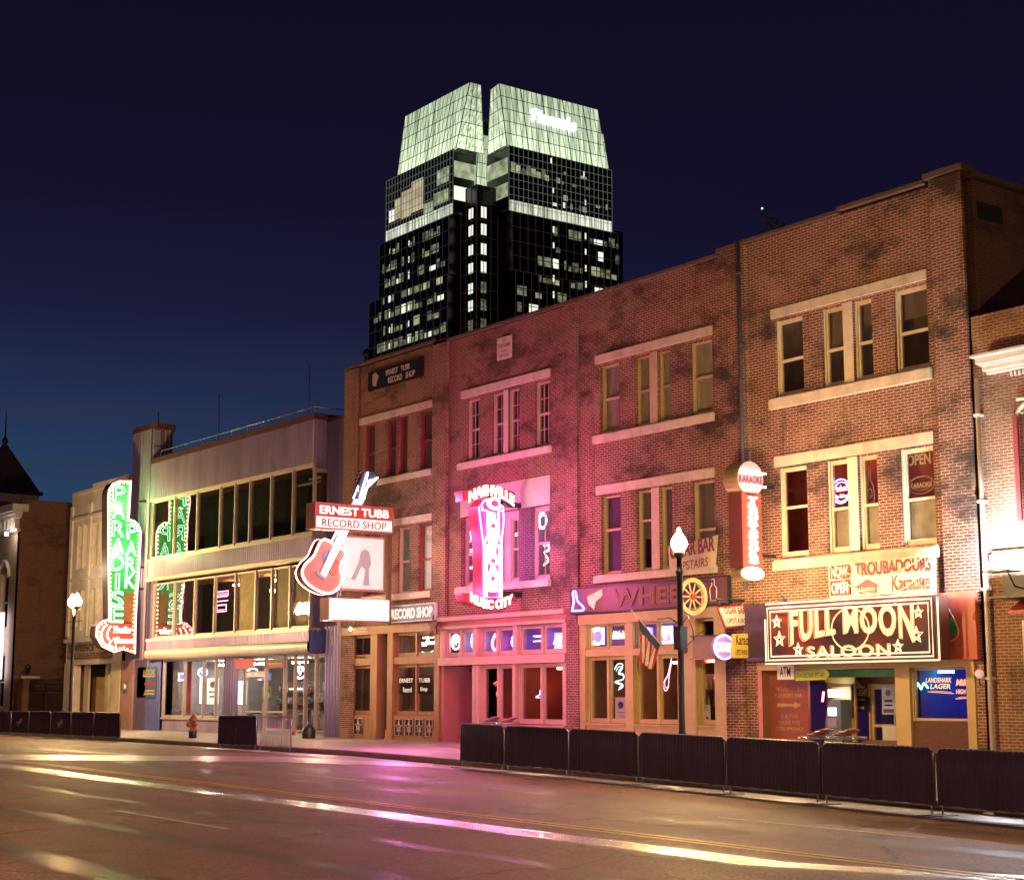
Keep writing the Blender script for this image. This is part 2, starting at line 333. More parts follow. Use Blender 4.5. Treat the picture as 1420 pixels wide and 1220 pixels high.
# ------------------------------------------------------------------ ground, road, pavement
def kY(X):
    P = [(-400, -6.0), (-80, -6.0), (-58, -6.3), (-40, -7.1), (-23.7, -8.4), (-16.3, -9.1), (80, -9.6)]
    for (a, b), (c, d) in zip(P, P[1:]):
        if X <= c: return b+(d-b)*(X-a)/(c-a)
    return P[-1][1]
XS = [-400, -120, -80, -70, -62, -58, -54, -50, -46, -43, -40, -36, -32, -28, -23.7, -20, -16.3, -10, 0, 20, 60]
def sheet(name, mat, yf0, yf1, dz, xs=XS, zf=None):
    mb = MB().m(mat); vs = []
    for X in xs: vs += [(X, yf0(X), (zf(X, 0) if zf else zr(X))+dz), (X, yf1(X), (zf(X, 1) if zf else zr(X))+dz)]
    mb.add(vs, [(2*i, 2*i+2, 2*i+3, 2*i+1) for i in range(len(xs)-1)])
    return struct(mb.build(name))
def asphalt():
    m, N, L, b = _mat('asphalt'); g = N.new('ShaderNodeNewGeometry'); s = N.new('ShaderNodeSeparateXYZ'); L.new(g.outputs['Position'], s.inputs[0])
    def math_(op, a, bb=None, c=None, clamp=False):
        n = N.new('ShaderNodeMath'); n.operation = op; n.use_clamp = clamp
        for i, v in enumerate((a, bb, c)):
            if v is None: continue
            if isinstance(v, (int, float)): n.inputs[i].default_value = v
            else: L.new(v, n.inputs[i])
        return n.outputs[0]
    def noise(sc, st=(1, 1, 1), det=5, off=0):
        mp = N.new('ShaderNodeMapping'); mp.inputs['Scale'].default_value = st; mp.inputs['Location'].default_value = (off, off, 0); L.new(g.outputs['Position'], mp.inputs[0])
        n = N.new('ShaderNodeTexNoise'); n.inputs['Scale'].default_value = sc; n.inputs['Detail'].default_value = det; n.inputs['Roughness'].default_value = .65; L.new(mp.outputs[0], n.inputs[0]); return n.outputs[0]
    wob = math_('MULTIPLY_ADD', noise(.35, (1, 1, 1), 2), .5, -.25)
    fray = math_('MULTIPLY_ADD', noise(2.2, (.25, 1.6, 1), 4, 7), .35, -.17)
    yy = math_('ADD', s.outputs['Y'], math_('ADD', wob, fray))
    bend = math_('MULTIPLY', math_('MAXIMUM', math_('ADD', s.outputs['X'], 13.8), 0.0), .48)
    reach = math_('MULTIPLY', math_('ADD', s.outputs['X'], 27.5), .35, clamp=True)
    acc = None; darkacc = None
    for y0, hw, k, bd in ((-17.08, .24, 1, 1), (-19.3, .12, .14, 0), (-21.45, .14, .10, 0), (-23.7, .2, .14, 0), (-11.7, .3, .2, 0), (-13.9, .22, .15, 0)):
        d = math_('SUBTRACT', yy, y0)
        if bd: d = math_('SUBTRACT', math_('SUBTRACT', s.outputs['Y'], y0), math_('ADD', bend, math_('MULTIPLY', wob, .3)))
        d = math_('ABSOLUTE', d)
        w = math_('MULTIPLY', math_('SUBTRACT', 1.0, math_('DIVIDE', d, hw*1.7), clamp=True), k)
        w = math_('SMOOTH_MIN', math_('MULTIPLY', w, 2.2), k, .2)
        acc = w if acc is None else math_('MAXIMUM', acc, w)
        if bd: w = math_('MULTIPLY', w, reach); light_streak = w
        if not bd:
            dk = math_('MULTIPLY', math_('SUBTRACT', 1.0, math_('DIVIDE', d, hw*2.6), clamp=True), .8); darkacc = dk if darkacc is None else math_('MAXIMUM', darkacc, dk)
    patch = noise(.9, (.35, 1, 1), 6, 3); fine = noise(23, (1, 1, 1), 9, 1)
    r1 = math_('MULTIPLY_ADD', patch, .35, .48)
    gate = math_('MAXIMUM', math_('MULTIPLY', math_('SUBTRACT', math_('MULTIPLY', patch, 3.2), .95, clamp=True), acc), math_('MULTIPLY', light_streak, math_('MULTIPLY_ADD', patch, .5, .7, clamp=True)))
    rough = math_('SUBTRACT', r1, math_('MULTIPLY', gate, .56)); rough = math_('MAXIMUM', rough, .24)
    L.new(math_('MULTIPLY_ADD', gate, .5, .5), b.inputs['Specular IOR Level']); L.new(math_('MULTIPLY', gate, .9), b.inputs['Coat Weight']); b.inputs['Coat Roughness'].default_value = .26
    L.new(rough, b.inputs['Roughness'])
    ramp = N.new('ShaderNodeValToRGB'); L.new(noise(.55, (.4, 1, 1), 8, 13), ramp.inputs[0])
    ramp.color_ramp.elements[0].position = .3; ramp.color_ramp.elements[0].color = (.15, .075, .06, 1); ramp.color_ramp.elements[1].position = .72; ramp.color_ramp.elements[1].color = (.40, .215, .17, 1)
    mx = N.new('ShaderNodeMix'); mx.data_type = 'RGBA'; mx.blend_type = 'MULTIPLY'; mx.inputs[0].default_value = 1; L.new(ramp.outputs[0], mx.inputs[6])
    L.new(math_('MULTIPLY_ADD', fine, 4.2, -1.1), mx.inputs[7])
    m3 = N.new('ShaderNodeMix'); m3.data_type = 'RGBA'; L.new(darkacc, m3.inputs[0]); L.new(mx.outputs[2], m3.inputs[6]); m3.inputs[7].default_value = (.03, .026, .024, 1)
    # cracks
    v = N.new('ShaderNodeTexVoronoi'); v.feature = 'DISTANCE_TO_EDGE'; v.inputs['Scale'].default_value = .22
    ds = N.new('ShaderNodeVectorMath'); ds.operation = 'MULTIPLY_ADD'; nn = N.new('ShaderNodeTexNoise'); nn.inputs['Scale'].default_value = .8; nn.inputs['Detail'].default_value = 6
    L.new(g.outputs['Position'], nn.inputs[0]); L.new(nn.outputs[1], ds.inputs[0]); ds.inputs[1].default_value = (2.2, 2.2, 0); L.new(g.outputs['Position'], ds.inputs[2]); L.new(ds.outputs[0], v.inputs['Vector'])
    ck = math_('SUBTRACT', 1.0, math_('MULTIPLY', v.outputs['Distance'], 55.0), clamp=True)
    m4 = N.new('ShaderNodeMix'); m4.data_type = 'RGBA'; L.new(math_('MULTIPLY', ck, .75), m4.inputs[0]); L.new(m3.outputs[2], m4.inputs[6]); m4.inputs[7].default_value = (.02, .017, .016, 1)
    m5 = N.new('ShaderNodeMix'); m5.data_type = 'RGBA'; L.new(math_('MULTIPLY', light_streak, .75), m5.inputs[0]); L.new(m4.outputs[2], m5.inputs[6]); m5.inputs[7].default_value = (.42, .36, .32, 1); m4 = m5   # streak of reflected light painted pale into the road colour
    L.new(m4.outputs[2], b.inputs['Base Color'])
    bp = N.new('ShaderNodeBump'); bp.inputs['Strength'].default_value = .6; bp.inputs['Distance'].default_value = .012
    L.new(math_('SUBTRACT', math_('ADD', fine, math_('MULTIPLY', patch, 1.5)), math_('MULTIPLY', ck, 1.0)), bp.inputs['Height']); L.new(bp.outputs[0], b.inputs['Normal'])
    return m
CONC = pm('pavement_concrete', (.30, .25, .22), .6, var=.3, scale=1.1, bump=.25, dirt=.4, dirtcol=(.14, .11, .1))
KERB = pm('kerb_stone', (.34, .28, .24), .6, var=.3, scale=2, dirt=.4, dirtcol=(.12, .09, .08))
GUT = pm('gutter_concrete', (.30, .26, .24), .34, var=.35, scale=1.0, bump=.2, dirt=.5, dirtcol=(.10, .08, .07), stretch=(.4, 1.4, 1))
PAINT_Y = pm('yellow_road_paint', (.85, .50, .07), .55, var=.2, scale=5, dirt=.2, dirtcol=(.3, .18, .08))
PAINT_W = pm('white_road_paint', (.80, .72, .64), .5, var=.2, scale=5, dirt=.35, dirtcol=(.16, .12, .1))
ground = MB().m(pm('far_ground', (.05, .045, .04), .9))
for a, b in ((-2500, -40), (-40, 60), (60, 2500)):
    ground.add([(a, -2500, zr(a)-.25), (b, -2500, zr(b)-.25), (b, 2500, zr(b)-.25), (a, 2500, zr(a)-.25)], [(0, 1, 2, 3)])
struct(ground.build('ground'))
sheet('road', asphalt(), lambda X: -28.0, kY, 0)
sheet('gutter', GUT, lambda X: kY(X)-(1.0 if X > -50 else .5), kY, .004)
# pavement: top slopes from the shop fronts down to the kerb
pv = MB().m(CONC)
vs = []
for X in XS: vs += [(X, kY(X)+.17, zr(X)+.15), (X, 3.0, .15)]
pv.add(vs, [(2*i, 2*i+2, 2*i+3, 2*i+1) for i in range(len(XS)-1)])
struct(pv.build('pavement'))
kb = MB().m(KERB); vs = []
for X in XS: vs += [(X, kY(X), zr(X)-.05), (X, kY(X), zr(X)+.13), (X, kY(X)+.02, zr(X)+.154), (X, kY(X)+.18, zr(X)+.156)]
kb.add(vs, [(4*i+k, 4*i+4+k, 4*i+5+k, 4*i+1+k) for i in range(len(XS)-1) for k in range(3)])
struct(kb.build('kerb'))
sheet('pavement', CONC, lambda X: -38.0, lambda X: -28.2, .15)
kb = MB().m(KERB)
for a, b in zip(XS, XS[1:]):
    kb.add([(a, -28.2, zr(a)+.152), (b, -28.2, zr(b)+.152), (b, -28.0, zr(b)+.152), (a, -28.0, zr(a)+.152), (a, -28.0, zr(a)-.05), (b, -28.0, zr(b)-.05)], [(0, 1, 2, 3), (3, 2, 5, 4)])
struct(kb.build('kerb'))
for y in (-15.9, -16.12):
    sheet('yellow_line', PAINT_Y, lambda X: y-.06, lambda X: y+.06, .006)
for x0, x1, y in ((-24.9, -21.0, -20.27), (-33.05, -29.7, -12.85), (-18.9, -14.9, -13.05), (-50, -46, -12.85), (-7, -3, -13.05), (-10, -6, -20.27)):
    xs = [x0]+[x for x in XS if x0 < x < x1]+[x1]
    sheet('lane_dash', PAINT_W, lambda X: y-.055, lambda X: y+.055, .006, xs)
bd = MB().m(pm('pale_road_stripe', (.62, .52, .44), .35, var=.35, scale=1.5, dirt=.4, dirtcol=(.2, .15, .13))); vs = []  # pale stripe laid just above the road surface
for i in range(34):
    px = -60+i*20; yc = 1049.5+.008*max(0, px)+max(0, px-380)*.03; hw = 3.6 if px < 500 else 2.6
    for dy in (hw, -hw): p = on_road(px, yc+dy); vs.append((p.x, p.y, zr(p.x)+.007))
bd.add(vs, [(2*i, 2*i+2, 2*i+3, 2*i+1) for i in range(33)])
struct(bd.build('road_stripe'))

# ------------------------------------------------------------------ building helpers
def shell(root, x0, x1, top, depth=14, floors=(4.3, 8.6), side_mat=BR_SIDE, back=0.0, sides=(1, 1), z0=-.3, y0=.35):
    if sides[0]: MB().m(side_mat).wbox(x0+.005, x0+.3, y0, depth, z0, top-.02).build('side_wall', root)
    if sides[1]: MB().m(side_mat).wbox(x1-.3, x1-.005, y0, depth, z0, top-.02).build('side_wall', root)
    MB().m(side_mat).wbox(x0+.31, x1-.31, depth-.3, depth-.01, z0, top-.03).build('back_wall', root)
    MB().m(ROOF).wbox(x0+.31, x1-.31, y0+.05, depth-.31, top-.9, top-.7).build('roof', root)
    for z in floors: MB().m(DARK).wbox(x0+.31, x1-.31, y0+.02, depth-.31, z-.1, z+.1).build('floor_slab', root)
    MB().m(DARK).wbox(x0+.32, x1-.32, 2.6, 2.7, floors[0]+.12, top-.92).build('partition', root)
def window(root, x0, x1, z0, z1, fm, rec=.14, rail=.48, cols=1, rows=1, curtain=None, pane=None, rail_h=.07, jamb=.07, fr=None, lower=True, c_off=.06, label=None, name='window'):
    fr = fr or FACADE; mb = MB().m(fm); c0 = -rec-.07; c1 = -rec
    mb.box(fr, x0+.002, x0+jamb, z0+.002, z1-.002, c0, c1); mb.box(fr, x1-jamb, x1-.002, z0+.002, z1-.002, c0, c1)
    mb.box(fr, x0+jamb, x1-jamb, z0+.002, z0+jamb*1.3, c0, c1-.004); mb.box(fr, x0+jamb, x1-jamb, z1-jamb, z1-.002, c0, c1-.004)
    zr_ = z0+(z1-z0)*rail if rail else None
    if rail: mb.box(fr, x0+jamb, x1-jamb, zr_-rail_h/2, zr_+rail_h/2, c0, c1+.015)
    mb.box(fr, x0+.002, x0+jamb*.5, z0+.002, z1-.002, c1, c1+.05); mb.box(fr, x1-jamb*.5, x1-.002, z0+.002, z1-.002, c1, c1+.05)
    ax0, ax1 = x0+jamb, x1-jamb
    for (b0, b1) in (((z0+jamb*1.3, zr_-rail_h/2), (zr_+rail_h/2, z1-jamb)) if rail else ((z0+jamb*1.3, z1-jamb),)):
        for i in range(1, cols): a = ax0+(ax1-ax0)*i/cols; mb.box(fr, a-.014, a+.014, b0, b1, c0+.03, c1-.01)
        for j in range(1, rows): z = b0+(b1-b0)*j/rows; mb.box(fr, ax0, ax1, z-.014, z+.014, c0+.035, c1-.013)
    w = mb.build(name, root, label)
    MB().m(pane or GLASS).quad(fr, ax0, ax1, z0+jamb*1.3, z1-jamb, c0+.035).build('pane', w)
    if curtain:
        mat, frac = curtain; cm = MB().m(mat); n = 14; b0 = z1-(z1-z0)*frac; vs = []
        for i in range(n+1): a = x0+.01+(x1-x0-.02)*i/n; c = c0-c_off+.03*math.sin(i*2.1+x0*5); vs += [fr.P(a, b0, c), fr.P(a, z1, c)]
        cm.add(vs, [(2*i, 2*i+2, 2*i+3, 2*i+1) for i in range(n)], True); cm.build('curtain', w)
    return w
def lintel(root, x0, x1, z0, z1, mat, proud=.05, name='lintel', fr=None):
    fr = fr or FACADE; mb = MB().m(mat); mb.box(fr, x0, x1, z0, z1, -.1, proud); 
    if name == 'sill': mb.box(fr, x0+.03, x1-.03, z1-.002, z1+.04, -.12, proud*.6)
    return mb.build(name, root)
def room(root, x0, x1, z0, z1, d0, d1, wmat, lamps, floor=None, lab=None):
    mb = MB().m(wmat); F = front(0)
    mb.quad(F, x0, x1, z0, z1, -d1)
    mb.add([(x0, d0, z0), (x0, d1, z0), (x0, d1, z1), (x0, d0, z1)], [(0, 1, 2, 3)]); mb.add([(x1, d0, z0), (x1, d1, z0), (x1, d1, z1), (x1, d0, z1)], [(3, 2, 1, 0)])
    mb.add([(x0, d0, z1), (x1, d0, z1), (x1, d1, z1), (x0, d1, z1)], [(0, 1, 2, 3)])
    mb.m(floor or WOOD_D).add([(x0, d0, z0), (x1, d0, z0), (x1, d1, z0), (x0, d1, z0)], [(3, 2, 1, 0)])
    r = mb.build('interior', root)
    for (x, y, lx, col) in lamps:
        MB().m(col).wbox(x-lx/2, x+lx/2, y-.06, y+.06, z1-.22, z1-.16).build('ceiling_lamp', r)
    return r
def mullioned(root, x0, x1, z0, z1, n, fm, bar=.09, rec=.12, fr=None, name='shop_window', pane=None, sill=True, lintel_h=None, split=None):
    """n tall lights side by side, each its own window part"""
    out = []; w = (x1-x0)/n
    for i in range(n): out.append(window(root, x0+i*w, x0+(i+1)*w, z0, z1, fm, rec, split, jamb=bar, fr=fr, name=name, pane=pane))
    return out
W3 = (9.42, 11.50); W2 = (5.20, 7.54)

# ------------------------------------------------------------------ 1 Full Moon saloon building
def brick_row(name, label, x0, x1, top, bm, wins3, wins2, gx0, gx1, gtop, cop=STONE, extra=()):
    r = thing(name, label, 'building', (x0, 0, 0))
    ops = [(a, b, *W3) for a, b in wins3]+[(a, b, *W2) for a, b in wins2]+[(gx0, gx1, .1, gtop)]+list(extra)
    MB().m(bm).wall(FACADE, x0, x1, -.3, top, ops, .35).build('front_wall', r)
    return r
s1 = [(-30.33, -29.31), (-28.65, -27.90), (-27.58, -26.95), (-26.25, -25.20)]
sal = brick_row('brick_building', 'tall three storey red brick building with the big saloon sign, right of the drainpipe', -31.65, -24.0, 13.85, BR_SALOON, s1, s1, -31.25, -24.25, 2.5)
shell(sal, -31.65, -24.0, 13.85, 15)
MB().m(BR_SALOON).wbox(-24.95, -24.0, -.09, -.002, 2.53, 13.95).build('pilaster', sal)
MB().m(BR_SALOON).wbox(-31.65, -31.32, -.07, -.002, 2.6, 13.85).build('pilaster', sal)
cp = MB().m(pm('dark_coping', (.12, .075, .055), .8, var=.3))
cp.wbox(-31.7, -27.9, -.12, .36, 13.86, 13.95); cp.wbox(-27.9, -25.1, -.13, .36, 13.92, 14.02); cp.wbox(-25.1, -23.93, -.14, .4, 14.0, 14.14)
cp.wbox(-24.4, -23.93, .4, 4.0, 13.9, 14.03); cp.wbox(-24.4, -23.93, 4.0, 15, 13.75, 13.86); cp.build('coping', sal)
for z0, z1, a, b in ((11.56, 11.82, -30.42, -25.18), (7.57, 7.85, -30.42, -25.18)): lintel(sal, a, b, z0, z1, STONE)
for z0, z1 in ((9.12, 9.38), (4.86, 5.10)): lintel(sal, -30.5, -25.12, z0, z1, STONE, .12, 'sill')
for i, (a, b) in enumerate(s1):
    window(sal, a, b, *W3, CREAM, jamb=.11, rail=.47, curtain=[(BLIND, 1), (BLIND, .45), (BLIND, .3), (BLIND, .35)][i] if i else None)
    window(sal, a, b, *W2, CREAM, jamb=.11, rail=.47 if i else .55, pane=GLASS_R if i == 0 else None)
for z in (W3, W2): MB().m(CREAM).box(FACADE, -27.90+.003, -27.58-.003, z[0]+.003, z[1]-.003, -.2, .02).build('mullion', sal)
for (a, b) in s1[1:]:
    MB().m(pm('frosted_film', (.42, .32, .24), .5, var=.5, scale=2)).box(FACADE, a+.12, b-.12, W2[0]+.15, W2[0]+1.05, -.24, -.225).build('window_film', sal)

# ------------------------------------------------------------------ 2 Wheel building
w1 = [(-37.70, -36.78), (-36.08, -35.40), (-35.07, -34.52), (-33.69, -32.75)]
whl = brick_row('brick_building', 'three storey brick building with the wagon wheel sign and yellow shop front', -39.2, -31.65, 13.72, BR_WHEEL, w1, w1, -38.8, -32.1, 4.05)
shell(whl, -39.2, -31.65, 13.72, 15)
MB().m(BR_WHEEL).wbox(-32.35, -31.66, -.11, -.002, .1, 13.8).build('pilaster', whl)
cp = MB().m(MATS['dark_coping']); cp.wbox(-39.2, -32.4, -.1, .36, 13.73, 13.81); cp.wbox(-32.4, -31.62, -.14, .38, 13.81, 13.92); cp.build('coping', whl)
for z0, z1 in ((11.57, 11.83), (7.58, 7.84)): lintel(whl, -37.88, -32.72, z0, z1, STONE)
for z0, z1 in ((9.14, 9.36), (4.95, 5.14)): lintel(whl, -37.95, -32.7, z0, z1, STONE, .12, 'sill')
for i, (a, b) in enumerate(w1):
    window(whl, a, b, *W3, TRIM_TAN, rec=.16, rail=.5, curtain=(CURT, .96))
    window(whl, a, b, *W2, TRIM_TAN, rec=.16, rail=[.56, .62, .01, .42][i] if i != 2 else None, curtain=[(CURT_P, .97), (BLIND, .6), (CURT_P, .95), (BLIND, 1)][i])
for z in (W3, W2): MB().m(TRIM_TAN).box(FACADE, -35.40+.003, -35.07-.003, z[0]+.003, z[1]-.003, -.2, .02).build('mullion', whl)

# ------------------------------------------------------------------ 3 Crossroads building
c3 = [(-44.80, -44.02), (-43.34, -42.66), (-42.42, -41.80), (-40.98, -40.17)]
crs = brick_row('brick_building', 'three storey brick building washed magenta by the tall neon sign on its front', -46.7, -39.2, 13.68, BR_CROSS, c3, [(-45.10, -40.22)], -46.3, -39.35, 4.25)
shell(crs, -46.7, -39.2, 13.68, 15)
MB().m(BR_CROSS).wbox(-39.3, -38.72, -.1, -.002, .1, 13.7).build('pilaster', crs)
cp = MB().m(MATS['dark_coping']); cp.wbox(-46.7, -38.7, -.12, .36, 13.71, 13.8); cp.build('coping', crs)
lintel(crs, -45.1, -40.15, 11.57, 11.83, STONE_W); lintel(crs, -45.2, -40.1, 9.16, 9.36, STONE_W, .13, 'sill')
lintel(crs, -45.3, -40.15, 5.0, 5.19, STONE_W, .13, 'sill')
for i, (a, b) in enumerate(c3): window(crs, a, b, *W3, PINK_SASH, rail=.5, cols=2 if i in (1, 2) else 3, rows=2, curtain=None)
MB().m(STONE_W).box(FACADE, -42.66+.003, -42.42-.003, W3[0], W3[1], -.2, .025).build('mullion', crs)
bx = MB().m(pm('pale_render', (.62, .52, .52), .6, var=.15)); bx.box(FACADE, -45.14, -40.19, 7.55, 8.45, -.2, .02); bx.build('panel_over_windows', crs)
wl = MB().m(pm('pale_render')).wall(front(.18), -45.10, -40.22, W2[0], 7.54, [(-45.05, -44.0, 5.3, 7.3), (-42.5, -41.86, 5.3, 7.3), (-43.5, -42.85, 5.3, 7.3), (-41.2, -40.28, 5.3, 7.45)], .1); wl.build('window_bay', crs)
MB().m(brick('brick_pier_violet', (.16, .08, .12), (.12, .06, .10), (.42, .32, .38), .2, 0)).box(FACADE, -41.86, -41.2, 5.2, 7.54, -.17, -.02).build('brick_pier', crs)
for a, b in ((-45.05, -44.0), (-43.5, -42.85), (-42.5, -41.86), (-41.2, -40.28)): window(crs, a, b, 5.3, 7.3 if b < -41 else 7.45, PINK_SASH, rec=.2, rail=.5, cols=2, rows=1)

# ------------------------------------------------------------------ 4 Record shop building
t3 = [(-51.45, -50.72), (-49.94, -49.25), (-49.10, -48.50), (-47.74, -46.92)]
tub = brick_row('brick_building', 'narrow three storey brick building behind the big guitar sign, beside the metal clad building', -52.85, -46.7, 13.78, BR_TUBB, t3, [(-51.45, -50.3), (-49.08, -48.30), (-47.76, -46.90)], -52.7, -46.3, 4.1)
shell(tub, -52.85, -46.7, 13.78, 15)
MB().m(BR_TUBB).wbox(-52.85, -51.95, -.08, -.002, .1, 13.78).build('pilaster', tub)
MB().m(BR_TUBB).wbox(-46.72, -45.88, -.12, -.002, 4.2, 13.82).build('pilaster', tub)
cp = MB().m(MATS['dark_coping']); cp.wbox(-52.9, -46.6, -.13, .36, 13.83, 13.92); cp.build('coping', tub)
lintel(tub, -51.8, -46.86, 11.57, 11.82, STONE); lintel(tub, -51.8, -46.86, 9.2, 9.38, STONE, .1, 'sill')
lintel(tub, -49.3, -46.86, 7.62, 7.86, STONE); lintel(tub, -51.5, -46.86, 4.98, 5.17, STONE, .1, 'sill')
for i, (a, b) in enumerate(t3): window(tub, a, b, *W3, RED_SASH, rail=.5, curtain=(BLIND, .98))
MB().m(RED_SASH).box(FACADE, -49.25+.003, -49.10-.003, *W3, -.2, .02).build('mullion', tub)
window(tub, -51.45, -50.3, *W2, RED_SASH, curtain=(BLIND, 1))
window(tub, -49.08, -48.30, *W2, TRIM_TAN, curtain=(pm('greenish_blind', (.30, .36, .28), .7, var=.3), 1))
window(tub, -47.76, -46.90, *W2, RED_SASH, curtain=(pm('white_paper_blind', (.7, .68, .6), .7, var=.1), 1))

# ------------------------------------------------------------------ shop fronts of the brick row
# saloon (recessed entrance)
sf = MB().m(TRIM_Y)
for a, b in ((-24.5, -24.26), (-26.60, -26.16)): sf.box(FACADE, a, b, .1, 2.3, -.25, .03)
sf.box(FACADE, -31.24, -24.26, 2.3, 2.5, -.3, .04); sf.build('shop_front', sal)
MB().m(pm('brown_rough_board', (.13, .055, .04), .7, var=.3, scale=4, stretch=(1, 1, 3))).box(FACADE, -26.15, -24.51, .12, 1.05, -.2, -.06).build('counter_board', sal)
fr_ = window(sal, -26.15, -24.51, 1.06, 2.29, TRIM_Y, rec=.1, rail=None, jamb=.05, name='serving_hatch')
B = 1.5   # back line of the recess
rc = MB().m(pm('brown_entry_paint', (.26, .12, .07), .55, var=.2)); 
rc.wbox(-30.1, -26.6, B-.3, B-.2, .1, .55).wbox(-31.24, -31.1, .0, B, .1, 2.3)
rc.wbox(-31.1, -26.61, B, B+.1, 1.95, 2.3); rc.build('recess_wall', sal)
MB().m(pm('red_entry_panel', (.30, .085, .06), .55, var=.2)).wbox(-31.1, -29.72, .25, .33, .15, 2.3).build('painted_panel', sal)
MB().m(pm('pale_pink_panel', (.62, .22, .22), .5, var=.2)).wbox(-31.24, -31.1, -.02, -.003, .15, 2.3).build('painted_panel', sal)
window(sal, -29.6, -28.8, 1.1, 1.93, WOOD_D, rec=0, rail=None, fr=front(.9), jamb=.06, name='menu_frame')
MB().m(pm('ochre_panel', (.40, .27, .08), .6)).wbox(-29.71, -28.75, .93, 1.0, .5, 2.29).build('painted_panel', sal)
for a, b, nm in ((-28.7, -27.75, 'door'), (-27.6, -26.65, 'door')):
    d = window(sal, a, b, .15, 1.94, TRIM_Y if nm == 'door' else CREAM, rec=-.0, rail=.42, fr=front(B-.1), jamb=.13, name='door')
    MB().m(STEEL).box(front(B-.1), b-.12, b-.09, .9, 1.2, 0, .05).build('handle', d)
room(sal, -31.1, -26.6, .16, 2.4, B+.2, 7, pm('bar_wall_violet', (.20, .10, .30), .6), [(-29, 3, 1.2, em('lamp_violet', (.5, .3, 1), 18)), (-27.6, 3.2, .8, em('lamp_amber', (1, .55, .2), 20))])
room(sal, -26.2, -24.4, .9, 2.4, .4, 3.2, pm('bar_wall_blue', (.10, .10, .45), .6), [(-25.2, 1.6, 1.0, em('lamp_blue', (.2, .25, 1), 22)), (-25.9, 1.0, .4, em('lamp_teal', (.2, 1, .7), 9))])
# wheel shop front
sf = MB().m(TRIM_Y); y1 = .05
sf.box(FACADE, -38.8, -38.45, .1, 3.75, -.3, y1).box(FACADE, -36.6, -36.25, .1, 3.75, -.3, y1).box(FACADE, -34.35, -33.6, .1, 3.75, -.3, y1).box(FACADE, -32.85, -32.1, .1, 3.75, -.3, y1)
sf.box(FACADE, -38.8, -32.1, 3.75, 4.04, -.3, .1).box(FACADE, -38.44, -32.86, 2.8, 3.0, -.28, .04)
for a, b in ((-38.44, -36.61), (-36.24, -34.36), (-33.59, -32.86)): sf.box(FACADE, a, b, .1, .8, -.25, .02); sf.box(FACADE, a-.02, b+.02, .80, .86, -.2, .08)
for a, b in ((-38.3, -37.6), (-37.4, -36.7), (-36.1, -35.4), (-35.2, -34.5), (-33.5, -32.95)): sf.box(FACADE, a, b, .25, .66, .02, .045)
sf.build('shop_front', whl)
for a, b, n in ((-38.44, -36.61, 2), (-36.24, -34.36, 2), (-33.59, -32.86, 1)):
    mullioned(whl, a, b, .87, 2.79, n, TRIM_Y, .10); mullioned(whl, a, b, 3.01, 3.74, n, TRIM_Y, .07, name='transom_light')
room(whl, -38.75, -32.2, .16, 2.85, .4, 6, pm('bar_wall_brown', (.20, .085, .05), .6, var=.4, scale=1.5), [(-37.3, 3, 1.2, em('lamp_amber_dim', (1, .5, .2), 45)), (-35.2, 2.5, 1.2, MATS['lamp_amber_dim']), (-33.2, 3, .6, MATS['lamp_amber_dim'])])
MB().m(pm('violet_lightbox_back', (.4, .25, .6), .6)).box(FACADE, -38.5, -34.3, 2.9, 3.8, -.75, -.7).build('transom_backing', whl)
# crossroads shop front
sf = MB().m(TRIM_PINK)
sf.box(FACADE, -46.3, -39.35, 3.86, 3.95, -.3, .1).box(FACADE, -46.3, -39.35, 4.12, 4.26, -.3, .16).m(TRIM_PINK_D).box(FACADE, -46.28, -39.37, 3.95, 4.12, -.3, .05)
sf.m(TRIM_PINK).box(FACADE, -46.3, -39.35, 2.66, 2.92, -.3, .12).box(FACADE, -44.35, -39.35, .1, .7, -.25, .04).box(FACADE, -44.3, -39.4, .7, .77, -.2, .1)
for a in (-46.29, -44.33, -42.1, -39.55): sf.box(FACADE, a, a+.2, 2.93, 3.85, -.28, .05)
for a in (-44.35, -44.16, -42.13, -39.55): sf.box(FACADE, a, a+.17, .78, 2.65, -.28, .05)
sf.build('shop_front', crs)
for a, b in ((-46.08, -44.34), (-44.12, -42.11), (-41.89, -39.56)): mullioned(crs, a, b, 2.94, 3.84, 2, TRIM_PINK, .11, name='transom_light')
for a, b in ((-43.98, -42.14), (-41.95, -39.56)): mullioned(crs, a, b, .79, 2.64, 2, TRIM_PINK, .12)
dr = MB().m(TRIM_PINK_D).wbox(-46.29, -46.1, 0, 1.6, .12, 2.65).m(BR_PINK).wbox(-46.09, -44.36, 1.2, 1.3, .12, 2.65).m(TRIM_PINK).wbox(-44.36, -44.3, .27, 1.2, .12, 2.65); dr.build('doorway', crs)
MB().m(WOOD_D).wbox(-45.9, -45.0, .9, 1.18, 2.45, 2.6).build('vent', crs)
MB().m(pm('violet_lightbox_back')).box(FACADE, -46.2, -39.5, 2.8, 3.9, -.7, -.65).build('transom_backing', crs)
room(crs, -44.3, -39.4, .16, 2.75, .4, 6.5, pm('bar_wall_red', (.24, .06, .05), .6, var=.4, scale=1.2), [(-43, 3, 1.4, em('lamp_red', (1, .25, .15), 55)), (-40.6, 3.4, 1.2, em('lamp_rose', (1, .35, .4), 40))])
